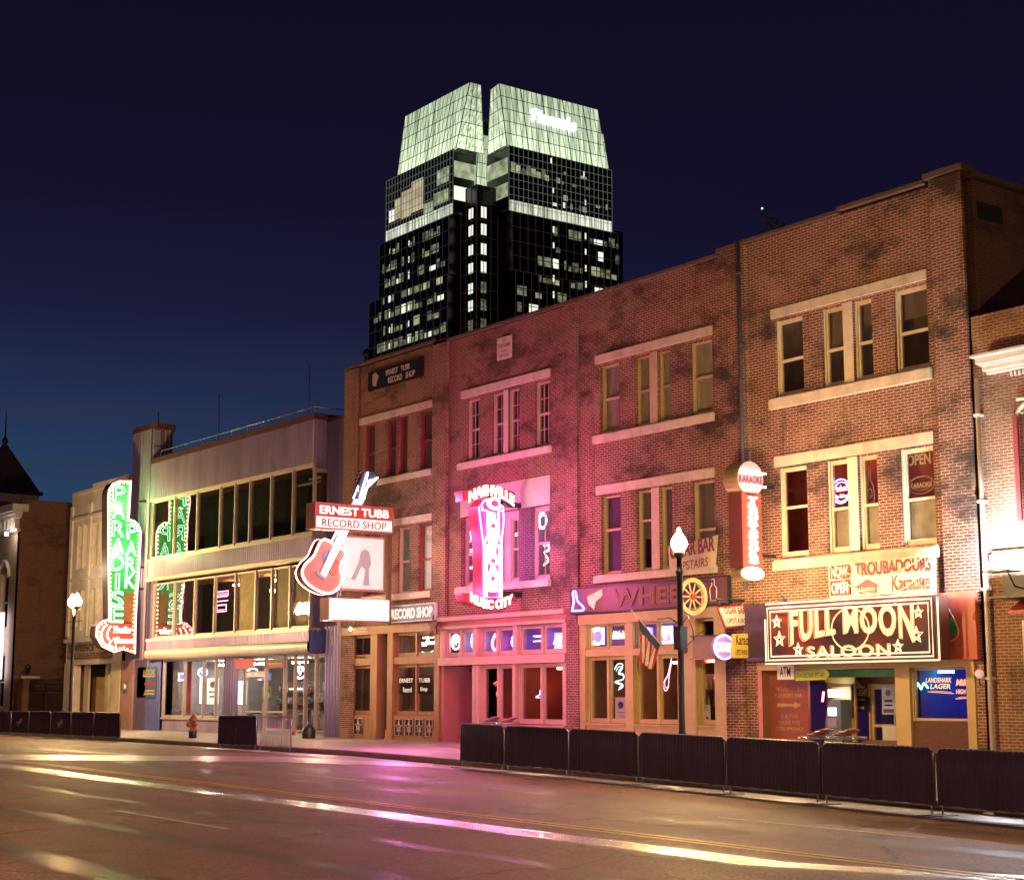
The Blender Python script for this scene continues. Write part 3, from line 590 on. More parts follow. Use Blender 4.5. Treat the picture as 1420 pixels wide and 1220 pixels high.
# record shop front
sf = MB().m(WOOD_BR)
sf.box(FACADE, -52.7, -46.3, 3.84, 4.12, -.3, .12)
for a, b in ((-52.7, -52.3), (-50.75, -50.3), (-49.6, -49.25), (-46.6, -46.3)): sf.box(FACADE, a, b, .1, 3.84, -.28, .06); sf.box(FACADE, a-.03, b+.03, .1, .5, .06, .1)
sf.box(FACADE, -52.3, -50.75, .1, 1.0, -.24, .0).box(FACADE, -49.25, -46.6, .1, 1.0, -.24, .0).box(FACADE, -52.3, -50.75, 2.75, 3.0, -.2, .02).box(FACADE, -49.25, -46.6, 2.75, 3.0, -.2, .02)
sf.build('shop_front', tub)
for a, b, n in ((-52.29, -50.76, 1), (-49.24, -46.61, 2)):
    mullioned(tub, a, b, 1.01, 2.74, n, WOOD_BR, .1); mullioned(tub, a, b, 3.01, 3.83, n, WOOD_BR, .1, name='transom_light')
pn = [(-51.9, -51.3), (-49.1, -48.6), (-48.45, -47.95), (-47.8, -47.3), (-47.15, -46.7)]
for a, b in pn:
    p_ = MB().m(BLACK).box(FACADE, a, b, .3, .88, 0, .015).build('star_panel', tub)
    MB().m(CREAM).neon(front(0), [star((a+b)/2, .60, .2), rct(a+.01, b-.01, .31, .87)], .014, .03).box(FACADE, (a+b)/2-.012, (a+b)/2+.012, .33, .86, .015, .03).build('star_trim', p_)
dr = MB().m(WOOD_BR).wbox(-50.3, -49.6, 1.3, 1.4, .12, 3.83); dr.build('recess_wall', tub)
d = window(tub, -50.28, -49.62, .4, 3.0, WOOD_BR, rec=0, rail=.3, fr=front(1.2), name='door')
room(tub, -52.6, -46.4, .16, 3.8, 1.5, 7, pm('shop_wall_ochre', (.34, .22, .12), .6, var=.4, scale=1.5), [(-51.5, 3, 1.2, em('lamp_white', (1, .85, .65), 60)), (-48.2, 3.2, 1.2, em('lamp_shop_dim', (1, .7, .45), 40))])

# ------------------------------------------------------------------ 5 metal clad building
par = thing('metal_clad_building', 'low metal clad building with two window ribbons and a corrugated tower at its left end', 'building', (-70.6, 0, 0))
X0, X1 = -70.6, -55.2
LIP = pm('cream_metal_trim', (.52, .46, .42), .4, .2, var=.12, dirt=.3, dirtcol=(.3, .22, .14))
mb = MB().m(CORR)
mb.corr(front(0), X0, X1, 10.60, 12.28); mb.corr(side(X1), 0, 1.0, 10.35, 12.28, .16); mb.corr(front(0), X0, X1, 6.98, 7.78); mb.corr(side(X1), 0, 1.0, 6.98, 7.78, .16)
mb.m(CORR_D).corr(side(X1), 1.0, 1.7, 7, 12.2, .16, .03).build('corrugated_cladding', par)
mb = MB().m(BROWN_CAP).wbox(X0, X1+.06, -.08, 8, 12.29, 12.52).build('roof_edge', par)
rl = MB().m(STEEL).tube([(X0+1, -.02, 12.78), (X1, -.02, 12.78), (X1, 5, 12.78)], .022)
for i in range(11): x = X0+1+i*(X1-X0-1)/10; rl.tube([(x, -.02, 12.5), (x, -.02, 12.8)], .018)
rl.build('roof_rail', par)
MB().m(LIP).box(FACADE, X0, X1+.05, 7.74, 7.84, -.2, .07).box(side(X1), -.04, 1.0, 7.74, 7.84, -.2, .06).box(FACADE, X0, X1+.06, 6.83, 6.98, -.2, .14).box(side(X1), -.1, 1.0, 6.83, 6.98, -.2, .14).box(FACADE, X0, X1, 10.5, 10.6, -.2, .05).box(side(X1), 0, 1.0, 10.3, 10.38, -.2, .05).build('trim_band', par)
# windows upper ribbon
xs = [-70.45, -68.2, -65.9, -64.0, -62.6, -61.0, -58.95, -57.2, X1]
xs = [-70.4, -67.95, -65.6, -63.35, -61.95, -60.6, -58.75, -56.9, X1-.03]
for a, b in zip(xs, xs[1:]): window(par, a, b, 7.85, 10.5, LIP, rec=.02, rail=None, jamb=.075, pane=GLASS_R)
window(par, .05, .8, 7.85, 10.3, LIP, rec=.02, rail=None, jamb=.07, fr=side(X1), pane=GLASS_R)
MB().m(LIP).box(side(X1), .82, 1.0, 7.84, 10.3, -.1, .03).build('post', par)
rm = room(par, X0+.1, X1-.35, 7.3, 10.9, .5, 5.5, pm('dim_loft_wall', (.18, .08, .06), .8, var=.3), [])
for x, y in ((-59.5, 2.2), (-57.4, 1.6), (-57, 3.2), (-61.5, 3)): MB().m(WHITE_P).wbox(x-1, x+1, y-.08, y+.08, 10.35, 10.42).build('ceiling_batten', rm)
# lower ribbon
xs2 = [-69.9, -67.7, -65.6, -63.65, -61.7, -59.9, -58.5, -57.0, -55.35]
for i, (a, b) in enumerate(zip(xs2, xs2[1:])):
    w = window(par, a, b, 4.22, 6.72, LIP, rec=.02, rail=None, jamb=.08, pane=GLASS_R if i < 3 else GLASS)
    if i in (4, 6, 7): MB().m(BOARD).box(FACADE, a+.09, b-.09, 4.33, 6.63, -.16, -.13).build('back_board', w)
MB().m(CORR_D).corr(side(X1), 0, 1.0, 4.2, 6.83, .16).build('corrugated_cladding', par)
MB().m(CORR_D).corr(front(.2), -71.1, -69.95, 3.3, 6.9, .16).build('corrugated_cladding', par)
rm2 = room(par, X0+.1, X1-.35, 4.1, 6.78, .6, 5.5, pm('dining_wall', (.50, .30, .16), .7, var=.35), [(-62.5, 2.5, 1.2, em('lamp_dining', (1, .62, .3), 200)), (-66.5, 2.6, 1.2, em('lamp_dining_dim', (1, .4, .25), 130))])
# balcony fascia
mb = MB().m(CORR).corr(front(-.15), X0+.5, X1+.1, 3.72, 4.1, .12)
mb.m(LIP).box(FACADE, X0+.45, X1+.15, 4.1, 4.22, -.3, .22)
vs = []
pr = [(.15, 3.72), (.24, 3.68), (.27, 3.5), (.24, 3.36), (.14, 3.28), (-.2, 3.26)]
for a in (X0+.45, X1+.15): vs += [FACADE.P(a, z, c) for c, z in pr]
n = len(pr); mb.add(vs, [(k, k+1, n+k+1, n+k) for k in range(n-1)], True)
mb.m(CORR_B).corr(side(X1+.14), -.15, 1.1, 3.3, 4.15, .16).build('fascia', par)
# column and recessed link to the brick building
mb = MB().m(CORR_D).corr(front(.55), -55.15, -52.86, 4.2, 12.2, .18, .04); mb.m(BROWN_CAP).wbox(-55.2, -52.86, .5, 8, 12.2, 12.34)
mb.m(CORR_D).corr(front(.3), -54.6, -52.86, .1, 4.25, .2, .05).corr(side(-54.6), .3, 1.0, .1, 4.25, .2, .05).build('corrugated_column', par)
# ground floor
mb = MB().m(CORR_B).corr(front(.15), -71.9, -69.15, .1, 3.3, .22, .05).build('corrugated_cladding', par)
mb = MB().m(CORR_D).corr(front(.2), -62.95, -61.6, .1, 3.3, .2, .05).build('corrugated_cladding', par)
MB().m(CORR).corr(front(.25), -69.1, -62.95, .1, .66, .12, .02).m(LIP).box(front(.25), -69.12, -62.95, .66, .74, -.2, .1).build('stall_riser', par)
xs3 = [-69.1, -67.1, -65.0, -63.9, -62.97]
xs3 = [-69.1, -66.9, -65.0, -63.9+.1, -62.97]
for a, b in zip(xs3, xs3[1:]): window(par, a, b, .75, 3.26, LIP, rec=0, rail=None, jamb=.07, fr=front(.25), name='shop_window')
d = window(par, -61.5, -59.6, .12, 2.55, LIP, rec=0, rail=.38, jamb=.12, fr=front(.4), name='door')
MB().m(STEEL).box(front(.4), -59.8, -59.76, .9, 1.4, -.05, .04).build('handle', d)
window(par, -61.5, -59.6, 2.56, 3.26, LIP, rec=0, rail=None, jamb=.08, fr=front(.4), name='transom_light')
window(par, -59.58, -58.0, .3, 3.26, LIP, rec=0, rail=.25, jamb=.07, fr=front(.4), name='shop_window')
for i, (x, y, ln) in enumerate(((-58.0, .4, .9), (-57.2, .4, .85), (-56.35, .4, .85))): window(par, x, x+ln, .3, 3.26, LIP, rec=0, rail=None, jamb=.06, fr=front(y), name='shop_window')
window(par, -55.45, -54.7, .3, 3.26, LIP, rec=0, rail=None, jamb=.06, fr=front(.4), name='shop_window')
rm3 = room(par, -69.2, -54.8, .16, 3.24, .75, 7.5, pm('bar_wall_bright', (.42, .34, .26), .6, var=.4, scale=1.2), [(-67.5, 2.5, 1.6, em('lamp_bar_white', (.85, .85, 1), 170)), (-64.4, 2.6, 1.4, MATS['lamp_bar_white']), (-60.8, 2.6, 1.2, em('lamp_bar_warm', (1, .8, .5), 190)), (-57, 2.4, 1.6, em('lamp_bar_gold', (1, .72, .38), 190))])
mb = MB().m(pm('red_drape', (.5, .10, .08), .8, var=.3)); mb.wbox(-68.9, -68.3, 1.2, 1.25, .8, 3.2); mb.build('drape', rm3)
MB().m(pm('green_bar_wall', (.20, .26, .06), .6)).wbox(-60.2, -57.6, 4.5, 4.6, .2, 2.6).build('painted_wall', rm3)
# body
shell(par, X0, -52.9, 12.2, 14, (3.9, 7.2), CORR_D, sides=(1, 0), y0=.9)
MB().m(DARK).wbox(-55.1, -52.9, 1.6, 1.7, .1, 12.1).build('back_partition', par)
MB().m(CORR_D).wbox(X1-.1, X1-.04, 1.7, 7.9, 12.1, 12.2).build('flashing', par)
# fin tower
mb = MB().m(CORR).corr(front(-.0), -72.9, -70.75, 3.3, 13.95, .3, .03); mb.m(pm('violet_corrugated_steel', (.30, .25, .36), .45, .5, var=.2)).corr(side(-70.62), .0, 1.0, 12.4, 13.95, .2, .04)
mb.m(CORR).box(side(-70.62), .02, .35, 13.2, 13.9, .05, .1).box(side(-70.62), .0, .4, 12.45, 13.1, .05, .12)
mb.m(CORR_D).wbox(-72.88, -70.63, .05, 1.0, .1, 13.94); mb.build('corrugated_tower', par)
cap = MB().m(BROWN_CAP).prism(Fr((0, 0, 13.95), (1, 0, 0), (0, 1, 0)), [(-73.05, .1), (-72.7, -.12), (-70.8, -.12), (-70.42, .1), (-70.42, 1.0), (-70.7, 1.15), (-72.8, 1.15), (-73.05, 1.0)], 0, .26).build('tower_cap', par)
MB().m(pm('rusty_pink_panel', (.42, .26, .26), .6, var=.3, scale=2, dirt=.5, dirtcol=(.25, .1, .08))).box(FACADE, -73.3, -71.9, .1, 3.3, -.3, .03).build('painted_panel', par)
MB().m(STEEL).lathe((-72.6, -.1, 2.1), [(.12, -.2), (.15, -.1), (.15, .12), (.02, .2)], 10).build('wall_bell', par)

# ------------------------------------------------------------------ 6 cream shop, 7 corner building with turret
law = thing('cream_brick_building', 'narrow two storey cream building with tall windows, left of the metal clad building', 'building', (-80.4, 0, 0))
lx = [(-79.5, -78.95), (-78.75, -78.2), (-77.5, -76.85), (-76.65, -76.05), (-75.4, -74.8), (-74.6, -74.0)]
ops = [(a, b, 7.95, 10.15) for a, b in lx]+[(a, b, 4.9, 6.9) for a, b in lx]+[(-79.2, -74.4, .1, 3.2)]
CB = pm('cream_masonry', (.76, .68, .58), .75, var=.2, scale=1.5, dirt=.35, dirtcol=(.28, .18, .12))
MB().m(CB).wall(FACADE, -80.4, -73.3, -.3, 11.75, ops, .35).build('front_wall', law)
shell(law, -80.4, -73.3, 11.75, 14, (4.2, 7.4), BR_FAR)
for a, b in lx:
    window(law, a, b, 7.95, 10.15, CREAM, jamb=.1, curtain=(BLIND, .2)); window(law, a, b, 4.9, 6.9, CREAM, jamb=.1, curtain=(BLIND, .3))
mb = MB().m(CB)
for a in (-80.4, -77.95, -75.95, -73.75): mb.box(FACADE, a, a+.3, 4.6, 11.2, 0, .08)
mb.box(FACADE, -80.4, -73.3, 10.45, 10.6, 0, .1).box(FACADE, -80.4, -73.3, 7.35, 7.5, 0, .09).box(FACADE, -80.45, -73.3, 4.3, 4.5, 0, .14).box(FACADE, -80.4, -77.6, 11.75, 11.9, -.3, .05).box(FACADE, -77.6, -73.3, 11.75, 12.1, -.3, .05).build('cornice', law)
mb = MB().m(pm('dark_carving', (.12, .09, .04), .6)); mb.text(front(0), '101', -75.2, 11.15, 1.3, .85, .03, tube=.06); mb.build('carved_panel', law)
mb = MB().m(CREAM)
for a, b in ((-80.4, -79.2), (-74.4, -73.3)): mb.box(FACADE, a, b, .1, 3.3, .0, .06)
mb.box(FACADE, -78.9, -78.3, .1, 3.19, -.5, -.4).box(FACADE, -76.2, -75.5, .1, 3.19, -.45, -.4).box(FACADE, -75.5, -74.4, 2.7, 3.19, -.45, -.4); mb.build('shop_front', law)
MB().m(BOARD).box(FACADE, -78.3, -76.7, .1, 2.6, -.9, -.8).build('door', law)
window(law, -75.48, -74.42, .5, 2.7, CREAM, rec=.3, rail=.5, name='shop_window', curtain=(CURT, 1))
MB().m(DARK).box(FACADE, -79.2, -74.4, .1, 3.3, -2.2, -2.1).build('recess_wall', law)

cnr = thing('corner_building', 'dark brick corner building with a pointed slate turret and floodlit cornice at the far left', 'building', (-88, 0, 0))
MB().m(BR_FAR).wbox(-88.3, -87.95, .0, 14, -.3, 12.35).build('side_wall', cnr)
MB().m(BR_FAR).wbox(-88.3, -87.9, 4.4, 5.9, 12.36, 12.9).build('chimney', cnr)
MB().m(BR_FAR).wbox(-88.3, -87.93, 3.4, 7, 12.36, 12.55).build('parapet', cnr)
BT = pm('tan_stone', (.5, .36, .24), .7, var=.2)  # plain tan stone, tone varied at random
MB().m(BT).wall(FACADE, -101, -87.96, -.3, 12.0, [(-90.9, -89.4, 5.3, 8.4), (-90.9, -89.4, 1, 4), (-94, -92.4, 5.3, 8.4)], .4).build('front_wall', cnr)
mb = MB().m(WHITE_P); mb.box(FACADE, -101, -87.8, 11.3, 11.5, 0, .35).box(FACADE, -101, -87.7, 11.5, 11.65, 0, .5).box(FACADE, -101, -87.9, 10.6, 10.75, 0, .2).box(FACADE, -101, -87.6, 11.65, 12.05, -.3, .6)
for i in range(16): a = -97+i*.58; mb.box(FACADE, a, a+.2, 10.76, 11.29, 0, .28)
mb.build('cornice', cnr)
a_ = MB().m(WHITE_P).tube([FACADE.P(a, z, .05) for a, z in arc(-90.15, 8.2, .85, 0, 180, 14)], .12); a_.build('window_arch', cnr)
for z in (5.3, 1.0): window(cnr, -90.9, -89.4, z, z+(3.1 if z > 2 else 3), CREAM, jamb=.12, curtain=(BLIND, .5))
MB().m(DARK).wbox(-101, -88.4, 1.5, 1.6, 0, 11.9).build('partition', cnr)
MB().m(ROOF).wbox(-101, -88.31, .5, 14, 11.6, 11.7).build('roof', cnr)
tr = MB().m(pm('slate', (.05, .035, .04), .6, var=.4, scale=6)); c0 = at_plane(7, 640, 1, 1.8); cx = -96.5
tr.add([(cx-1.7, .1, 13.7), (cx+1.6, .1, 13.7), (cx+1.6, 3.5, 13.7), (cx-1.7, 3.5, 13.7), (cx, 1.8, 16.8)], [(0, 1, 4), (1, 2, 4), (2, 3, 4), (3, 0, 4), (3, 2, 1, 0)]); tr.wbox(cx-1.85, cx+1.75, -.05, 3.65, 13.5, 13.69)
tr.m(WHITE_P).wbox(cx-1.6, cx+1.5, .1, 3.5, 13.0, 13.49).m(BR_FAR).wbox(cx-1.4, cx+1.3, .25, 3.4, 9, 12.99).build('turret', cnr)
MB().m(BLACK).lathe((cx, 1.8, 16.7), [(.16, 0), (.2, .15), (.05, .4), (.04, 1.4), (.01, 2.0)], 8).build('finial', cnr)
gt = thing('iron_gate', 'iron gate with board infill across the dark alley, beside the brick pier', 'gate', (-82.6, 0, .15))
mb = MB().m(BLACK)
for a in (-85.4, -83.15, -83.05, -80.6): mb.wbox(a-.04, a+.04, -.03, .03, .15, 2.35)
for z in (.3, 1.9, 2.25): mb.wbox(-85.4, -80.6, -.02, .02, z, z+.05)
for i in range(48): a = -85.35+i*.1; mb.tube([(a, 0, 1.9), (a, 0, 2.55)], .012, 4)
mb.build('gate_frame', gt); MB().m(WOOD_D).wbox(-85.36, -83.2, .02, .05, .3, 1.85).wbox(-83.0, -80.64, .02, .05, .3, 1.85).build('board_infill', gt)
pr_ = thing('brick_gate_pier', 'brick gate pier with a stone cap and small lantern, left of the iron gate', 'gate pier', (-85.8, 0, .15))
MB().m(BR_FAR).wbox(-86.2, -85.45, -.35, .35, .1, 2.6).build('pier', pr_); MB().m(STONE).wbox(-86.35, -85.3, -.5, .5, 2.6, 2.72).build('cap', pr_)
mb = MB().m(BLACK).lathe((-85.8, 0, 2.72), [(.1, 0), (.06, .06), (.06, .12), (.12, .16), (.17, .45), (.2, .48), (.03, .62), (.01, .7)], 6); mb.build('lantern', pr_)
MB().m(DARK).wbox(-87.9, -80.45, 9, 9.1, 0, 3).build('alley_wall', cnr)
st = MB().m(pm('flat_stone_sign', (.42, .32, .2), .7, var=.2)).box(FACADE, -80.05, -74.4, 3.5, 4.22, .02, .06)
st.m(pm('red_sign_border', (.3, .05, .03), .5)).neon(front(0), [rct(-80.0, -74.45, 3.54, 4.18)], .02, .07)
st.m(BLACK).text(front(0), 'LAWRENCE', -78.2, 4.0, 3.2, .3, .065, bold=.02, depth=.01).text(front(0), 'RECORDS & SOUVENIRS', -77.2, 3.68, 4.6, .18, .065, bold=.01, depth=.01)
tag(st.build('shop_sign'), 'faded cream shop sign with dark lettering above the boarded door', 'sign')

# ------------------------------------------------------------------ 8 right-hand building
rt = thing('brick_building', 'lower brick building with a white cornice and red shuttered window at the right edge', 'building', (-23.95, 0, 0))
MB().m(BR_RIGHT).wall(front(.02), -23.96, -16, -.3, 10.4, [(-22.75, -21.2, 5.6, 7.95), (-22.9, -17.5, .1, 3.35), (-20, -18.5, 5.6, 7.95)], .3).build('front_wall', rt)
shell(rt, -23.94, -16, 10.4, 15, (4.3,), BR_RIGHT, y0=.33)
mb = MB().m(WHITE_P)
for i, (z0, z1, c) in enumerate(((8.95, 9.02, .12), (9.02, 9.12, .22), (9.12, 9.16, .30), (9.16, 9.30, .40), (9.30, 9.36, .55))): mb.box(front(.02), -23.75+(.28-.28*c), -16, z0, z1-.002, 0, c)
mb.build('cornice', rt)
mb = MB().m(WHITE_P)
for i in range(60): mb.box(front(.02), -22.9+i*.11, -22.84+i*.11, 8.82, 8.92, 0, .05)
mb.box(front(.02), -22.75, -16, 8.22, 8.28, 0, .08).build('dentil_band', rt)
mb = MB().m(STONE); mb.tube([front(.02).P(a, z, .02) for a, z in arc(-21.98, 7.9, .80, 0, 180, 14, .35)], .05); mb.build('window_arch', rt)
window(rt, -22.74, -21.21, 5.6, 7.95, RED_SASH, jamb=.1, fr=front(.02)); MB().m(pm('red_shutter', (.30, .04, .05), .5)).box(front(.02), -22.88, -22.76, 5.5, 7.9, .0, .07).build('shutter', rt); MB().m(MATS['red_shutter']).box(front(.02), -21.19, -20.85, 5.5, 7.9, .0, .07).build('shutter', rt)
window(rt, -20, -18.5, 5.6, 7.95, RED_SASH, jamb=.1, fr=front(.02))
MB().m(WHITE_P).wbox(-23.55, -16, -.2, .01, 4.62, 4.78).m(pm('grey_lead', (.2, .2, .22), .6)).wbox(-23.5, -16, -.17, .01, 4.78, 4.86).build('ledge', rt)
MB().m(pm('dark_sign_board', (.07, .06, .06), .5)).wbox(-23.3, -16, -.1, .015, 3.85, 4.3).build('sign_board', rt)
mb = MB().m(RED_P); mb.add([(-22.9, .0, 3.75), (-16, .0, 3.75), (-16, -.5, 3.5), (-22.9, -.5, 3.5), (-22.9, -.5, 3.42), (-16, -.5, 3.42)], [(0, 1, 2, 3), (3, 2, 5, 4)]); mb.m(BLACK).wbox(-23.15, -16, -.85, -.0, 3.76, 3.8); mb.build('awning', rt)
MB().m(WHITE_P).wbox(-22.9, -22.6, -.03, .2, .1, 3.3).build('shop_front', rt)
window(rt, -22.58, -21.2, 2.3, 3.3, WHITE_P, rail=None, fr=front(.02), name='transom_light')
room(rt, -22.6, -17.6, .16, 3.3, .6, 5, pm('pink_room', (.5, .2, .2), .6), [(-21.5, 2, 1, em('lamp_pinkish', (1, .6, .55), 6))])
pp = MB().m(WHITE_P).tube([(-23.78, -.1, 8.9), (-23.78, -.1, .2)], .055); 
for z in (8, 6, 4, 2): pp.box(FACADE, -23.86, -23.70, z, z+.06, -.02, .17)
pp.build('drainpipe', rt)
pp = MB().m(pm('dark_drainpipe_paint', (.16, .15, .2), .5, .3)).tube([(-31.5, -.13, 13.9), (-31.5, -.13, 7.6), (-31.5, -.13, 4.4)], .05)
for z in (13, 11, 9, 7): pp.box(FACADE, -31.57, -31.43, z, z+.06, .02, .19)
pp.build('drainpipe', sal)
# side wall details of the saloon block above its neighbour
MB().m(DARK).wbox(-24.001, -23.96, .5, 1.4, 12.9, 13.3).build('vent', sal)

# ------------------------------------------------------------------ glass tower far behind
twr = thing('glass_tower', 'tall dark glass office tower with a glowing pale green crown, far behind the roofs', 'skyscraper', (-300, 200, 0))
XT, YT, NN = -289.0, 169.75, 8.22
TG = pm('tower_dark_glass', (.012, .012, .014), .25, var=.3, scale=.05, bump=0)
TM = em('tower_mullion_glow', (.32, .16, .11), .055)  # faint facade lighting on the bars is put into their emission
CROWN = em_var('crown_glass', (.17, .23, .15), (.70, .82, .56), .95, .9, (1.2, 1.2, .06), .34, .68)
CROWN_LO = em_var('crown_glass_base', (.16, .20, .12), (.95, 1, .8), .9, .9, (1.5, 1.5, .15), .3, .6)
CROWS = [em_var('crown_glass_row_%d' % k, (.24, .31, .19), (.84, .98, .66), st_, 1.7, (1.2, 1.2, .04), .34, .66) for k, st_ in enumerate((1.35, 1.1, .95, .85, .8))]  # strengths step down from the base: floodlight falloff put into the emission
LIT = [em_var('office_light_a', (.10, .13, .07), (.55, .62, .38), .8, .45, (1, 1, 1), .3, .7), em_var('office_light_b', (.05, .06, .04), (.30, .33, .19), .7, .6), em('office_light_c', (.95, 1, .82), .95), em_var('office_light_d', (.5, .38, .24), (.85, .72, .48), .7, .3)]
ZB, ZM, ZC, ZT = 96.6, 110.2, 125.4, 139.4
L_ = front(YT); Rr = side(XT)
vol = MB().m(TG)
def blk(x0, x1, y0, y1, z0, z1): vol.wbox(x0, x1, y0, y1, z0, z1)
blk(-335.2, -300.9, YT+.3, 215, 0, ZB); blk(-330.6, -300.4, YT+.2, 214, ZB, ZM); blk(-300.6, XT-.3, 180.6, 211.6, 0, ZB); blk(-300.4, XT-.2, 179.6, 210.6, ZB, ZM)
blk(-302, -294.0, 173.2, 190, 0, 116.5)     # bay inside the notch
blk(-327.6, -298.6, YT+.1, 213, ZM, ZC); blk(-298.7, XT-.1, 178.6, 208.8, ZM, ZC)
blk(-337.5, -335.2, YT+8, 210, 0, 99); blk(-300, XT-.6, 210.7, 212.4, 0, 111.0)
vol.build('glass_body', twr)
def crown(fr, a0, a1, a0t, a1t, b0, b1, name='crown_panel', mat=CROWN, th=.5, c=0):
    mb = MB()
    f = lambda z: ((a0+(a0t-a0)*(z-b0)/(b1-b0)), (a1+(a1t-a1)*(z-b0)/(b1-b0)))
    for z0, z1, m_ in [(b0+(b1-b0)*k/5, b0+(b1-b0)*(k+1)/5, CROWS[k]) for k in range(5)]:
        mb.m(m_).prism(fr, [(f(z0)[0], z0), (f(z0)[1], z0), (f(z1)[1], z1), (f(z1)[0], z1)], c-th, c)
    p_ = mb.build(name, twr)
    g = MB().m(pm('crown_mullion', (.12, .14, .10), .5, bump=0)); n = max(2, int(abs(a1-a0)/1.5))
    for i in range(n+1):
        t = i/n; w = .05 if i % 4 else .12; x0 = a0+(a1-a0)*t; x1 = a0t+(a1t-a0t)*t
        g.prism(fr, [(x0-w, b0), (x0+w, b0), (x1+w, b1), (x1-w, b1)], c, c+.06)
    for j in range(6): z = b0+(b1-b0)*j/5; l, r = f(z); g.box(fr, l, r, z-.07, z+.07, c, c+.07)
    g.build('mullion_grid', p_)
crown(L_, -322.6, -297.4, -319.3, -291.9, ZC, ZT)
crown(Rr, 178.0, 207.5, 175.8, 204.6, ZC, ZT+.2)
def facet(A, B, C_, D_, n, name='crown_return'):
    A, B, C_, D_ = map(Vector, (A, B, C_, D_)); lo, hi = .28, 1
    mb = MB()
    for k in range(5): mb.m(CROWS[k]).add([A.lerp(B, k/5), D_.lerp(C_, k/5), D_.lerp(C_, (k+1)/5), A.lerp(B, (k+1)/5)], [(0, 1, 2, 3)])
    p_ = mb.build(name, twr); g = MB().m(MATS['crown_mullion'])
    for i in range(n+1): g.tube([A.lerp(D_, i/n), B.lerp(C_, i/n)], .09, 4)
    for j in range(6): g.tube([A.lerp(B, j/5), D_.lerp(C_, j/5)], .09, 4)
    g.build('mullion_grid', p_)
pa = at_plane(667, 118, 0, -291.9); pb2 = at_plane(671, 205, 0, -297.2); facet((-297.3, YT, ZC), (-291.85, YT, ZT), (-291.9, pa.y, ZT), (-297.2, pb2.y, ZC), 3)
pc = at_plane(680.5, 115, 1, 176.2); pd = at_plane(676, 205, 1, 178.4); facet((pd.x, 178.4, ZC), (pc.x, 176.2, ZT), (XT, 175.8, ZT+.2), (XT, 178, ZC), 3)
pe = at_plane(667, 190, 1, 181); pf = at_plane(681, 170, 1, 181); facet((-299, 181, 120), (-299, 181, 130.5), (-292.5, 181, 130.5), (-292.5, 181, 120), 4)
crown(side(-297.4), 175, 184, 176.5, 184, 113, 130.2, 'crown_return', c=-.3)
crown(side(-293.6), 207.6, 212, 206, 210, ZC, 136, 'crown_return')
MB().m(TG).wbox(-318, -300, YT+2, 205, ZC, ZT-4).wbox(-297.9, XT-2, 181, 203, ZC, ZT-4).build('crown_core', twr)
# curtain-wall grids
def grid(fr, a0, a1, b0, b1, n, m, c=.02, w=.09, col=None):
    g = MB().m(col or TM)
    for i in range(n+1): a = a0+(a1-a0)*i/n; g.box(fr, a-w, a+w, b0, b1, c, c+.1)
    for j in range(m+1): b = b0+(b1-b0)*j/m; g.box(fr, a0, a1, b-w, b+w, c, c+.11)
    return g.build('mullion_grid', twr)
LG = em('floodlit_mullion_glow', (.5, .6, .45), .16)  # mullions are no lamps; floodlight on them is put into the emission
FH = 3.85
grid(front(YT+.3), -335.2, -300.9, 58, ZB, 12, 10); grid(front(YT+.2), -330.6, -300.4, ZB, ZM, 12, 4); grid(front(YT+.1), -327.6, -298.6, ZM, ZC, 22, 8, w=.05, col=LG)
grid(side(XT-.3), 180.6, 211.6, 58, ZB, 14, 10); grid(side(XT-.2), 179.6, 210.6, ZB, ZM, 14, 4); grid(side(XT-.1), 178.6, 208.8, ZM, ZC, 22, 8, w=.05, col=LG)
grid(side(-294), 173.2, 179, 60, 116.5, 3, 14, w=.06); grid(front(173.2), -300.3, -294, 60, 116.5, 3, 14, w=.06)
rnd = random.Random(4); lit = []
def W_(fr, a0, a1, b0, b1, k, c=.13): lit.append(((a1-a0)*(b1-b0), fr, a0, a1, b0, b1, k, c))
# bright base band of the mid block
for fr, a0, a1 in ((front(YT+.1), -327.6, -298.7), (side(XT-.1), 178.7, 208.7)):
    n = 9; st = (a1-a0)/n
    for i in range(n): W_(fr, a0+i*st+.1, a0+(i+1)*st-.1, ZM+.05, ZM+2.6, 4)
n = 7
W_(front(YT+.1), -323.6, -320.8, 114.6, 119.6, 3); W_(front(YT+.1), -320.6, -316.5, 114.2, 120.8, 3); W_(front(YT+.1), -316.3, -311.2, 114.6, 122.2, 3); W_(front(YT+.1), -326.4, -323.8, 114.6, 117.5, 2)
W_(front(YT+.1), -306.8, -300.6, 113.8, 116.8, 0); W_(front(YT+.1), -311, -307, 113, 115.4, 0); W_(front(YT+.1), -305.5, -300.4, 118.4, 122, 0)
for z0, z1, k in ((119.0, 122.8, 0), (113.6, 116.9, 2)):
    W_(side(-298.6), YT+.3, 178.4, z0, z1, k, .1); W_(front(178.6), -298.4, XT-.4, z0, z1, 0, .1)
for z in (109, 105, 100.4, 96.2, 91.5, 87.5, 83, 78.5):
    W_(side(-294), 174.4, 175.9, z, z+2.6, 2 if z > 95 else 1); W_(front(173.2), -297.2, -295.4, z, z+2.4, 2 if rnd.random() < .5 else 1)
for i in range(7): W_(side(XT-.1), 179.2+i*1.45, 179.2+i*1.45+1.2, 119.4, 121.8 - (i % 3)*.5, rnd.choice([0, 0, 1, 2]))
for i in range(16):
    a = 188+rnd.random()*19; z = rnd.choice([119.2, 115.4, 113.6, 121.6]); W_(side(XT-.1), a, a+rnd.choice([.6, 1.2]), z, z+rnd.choice([.7, 1.3]), rnd.choice([0, 1, 2]))
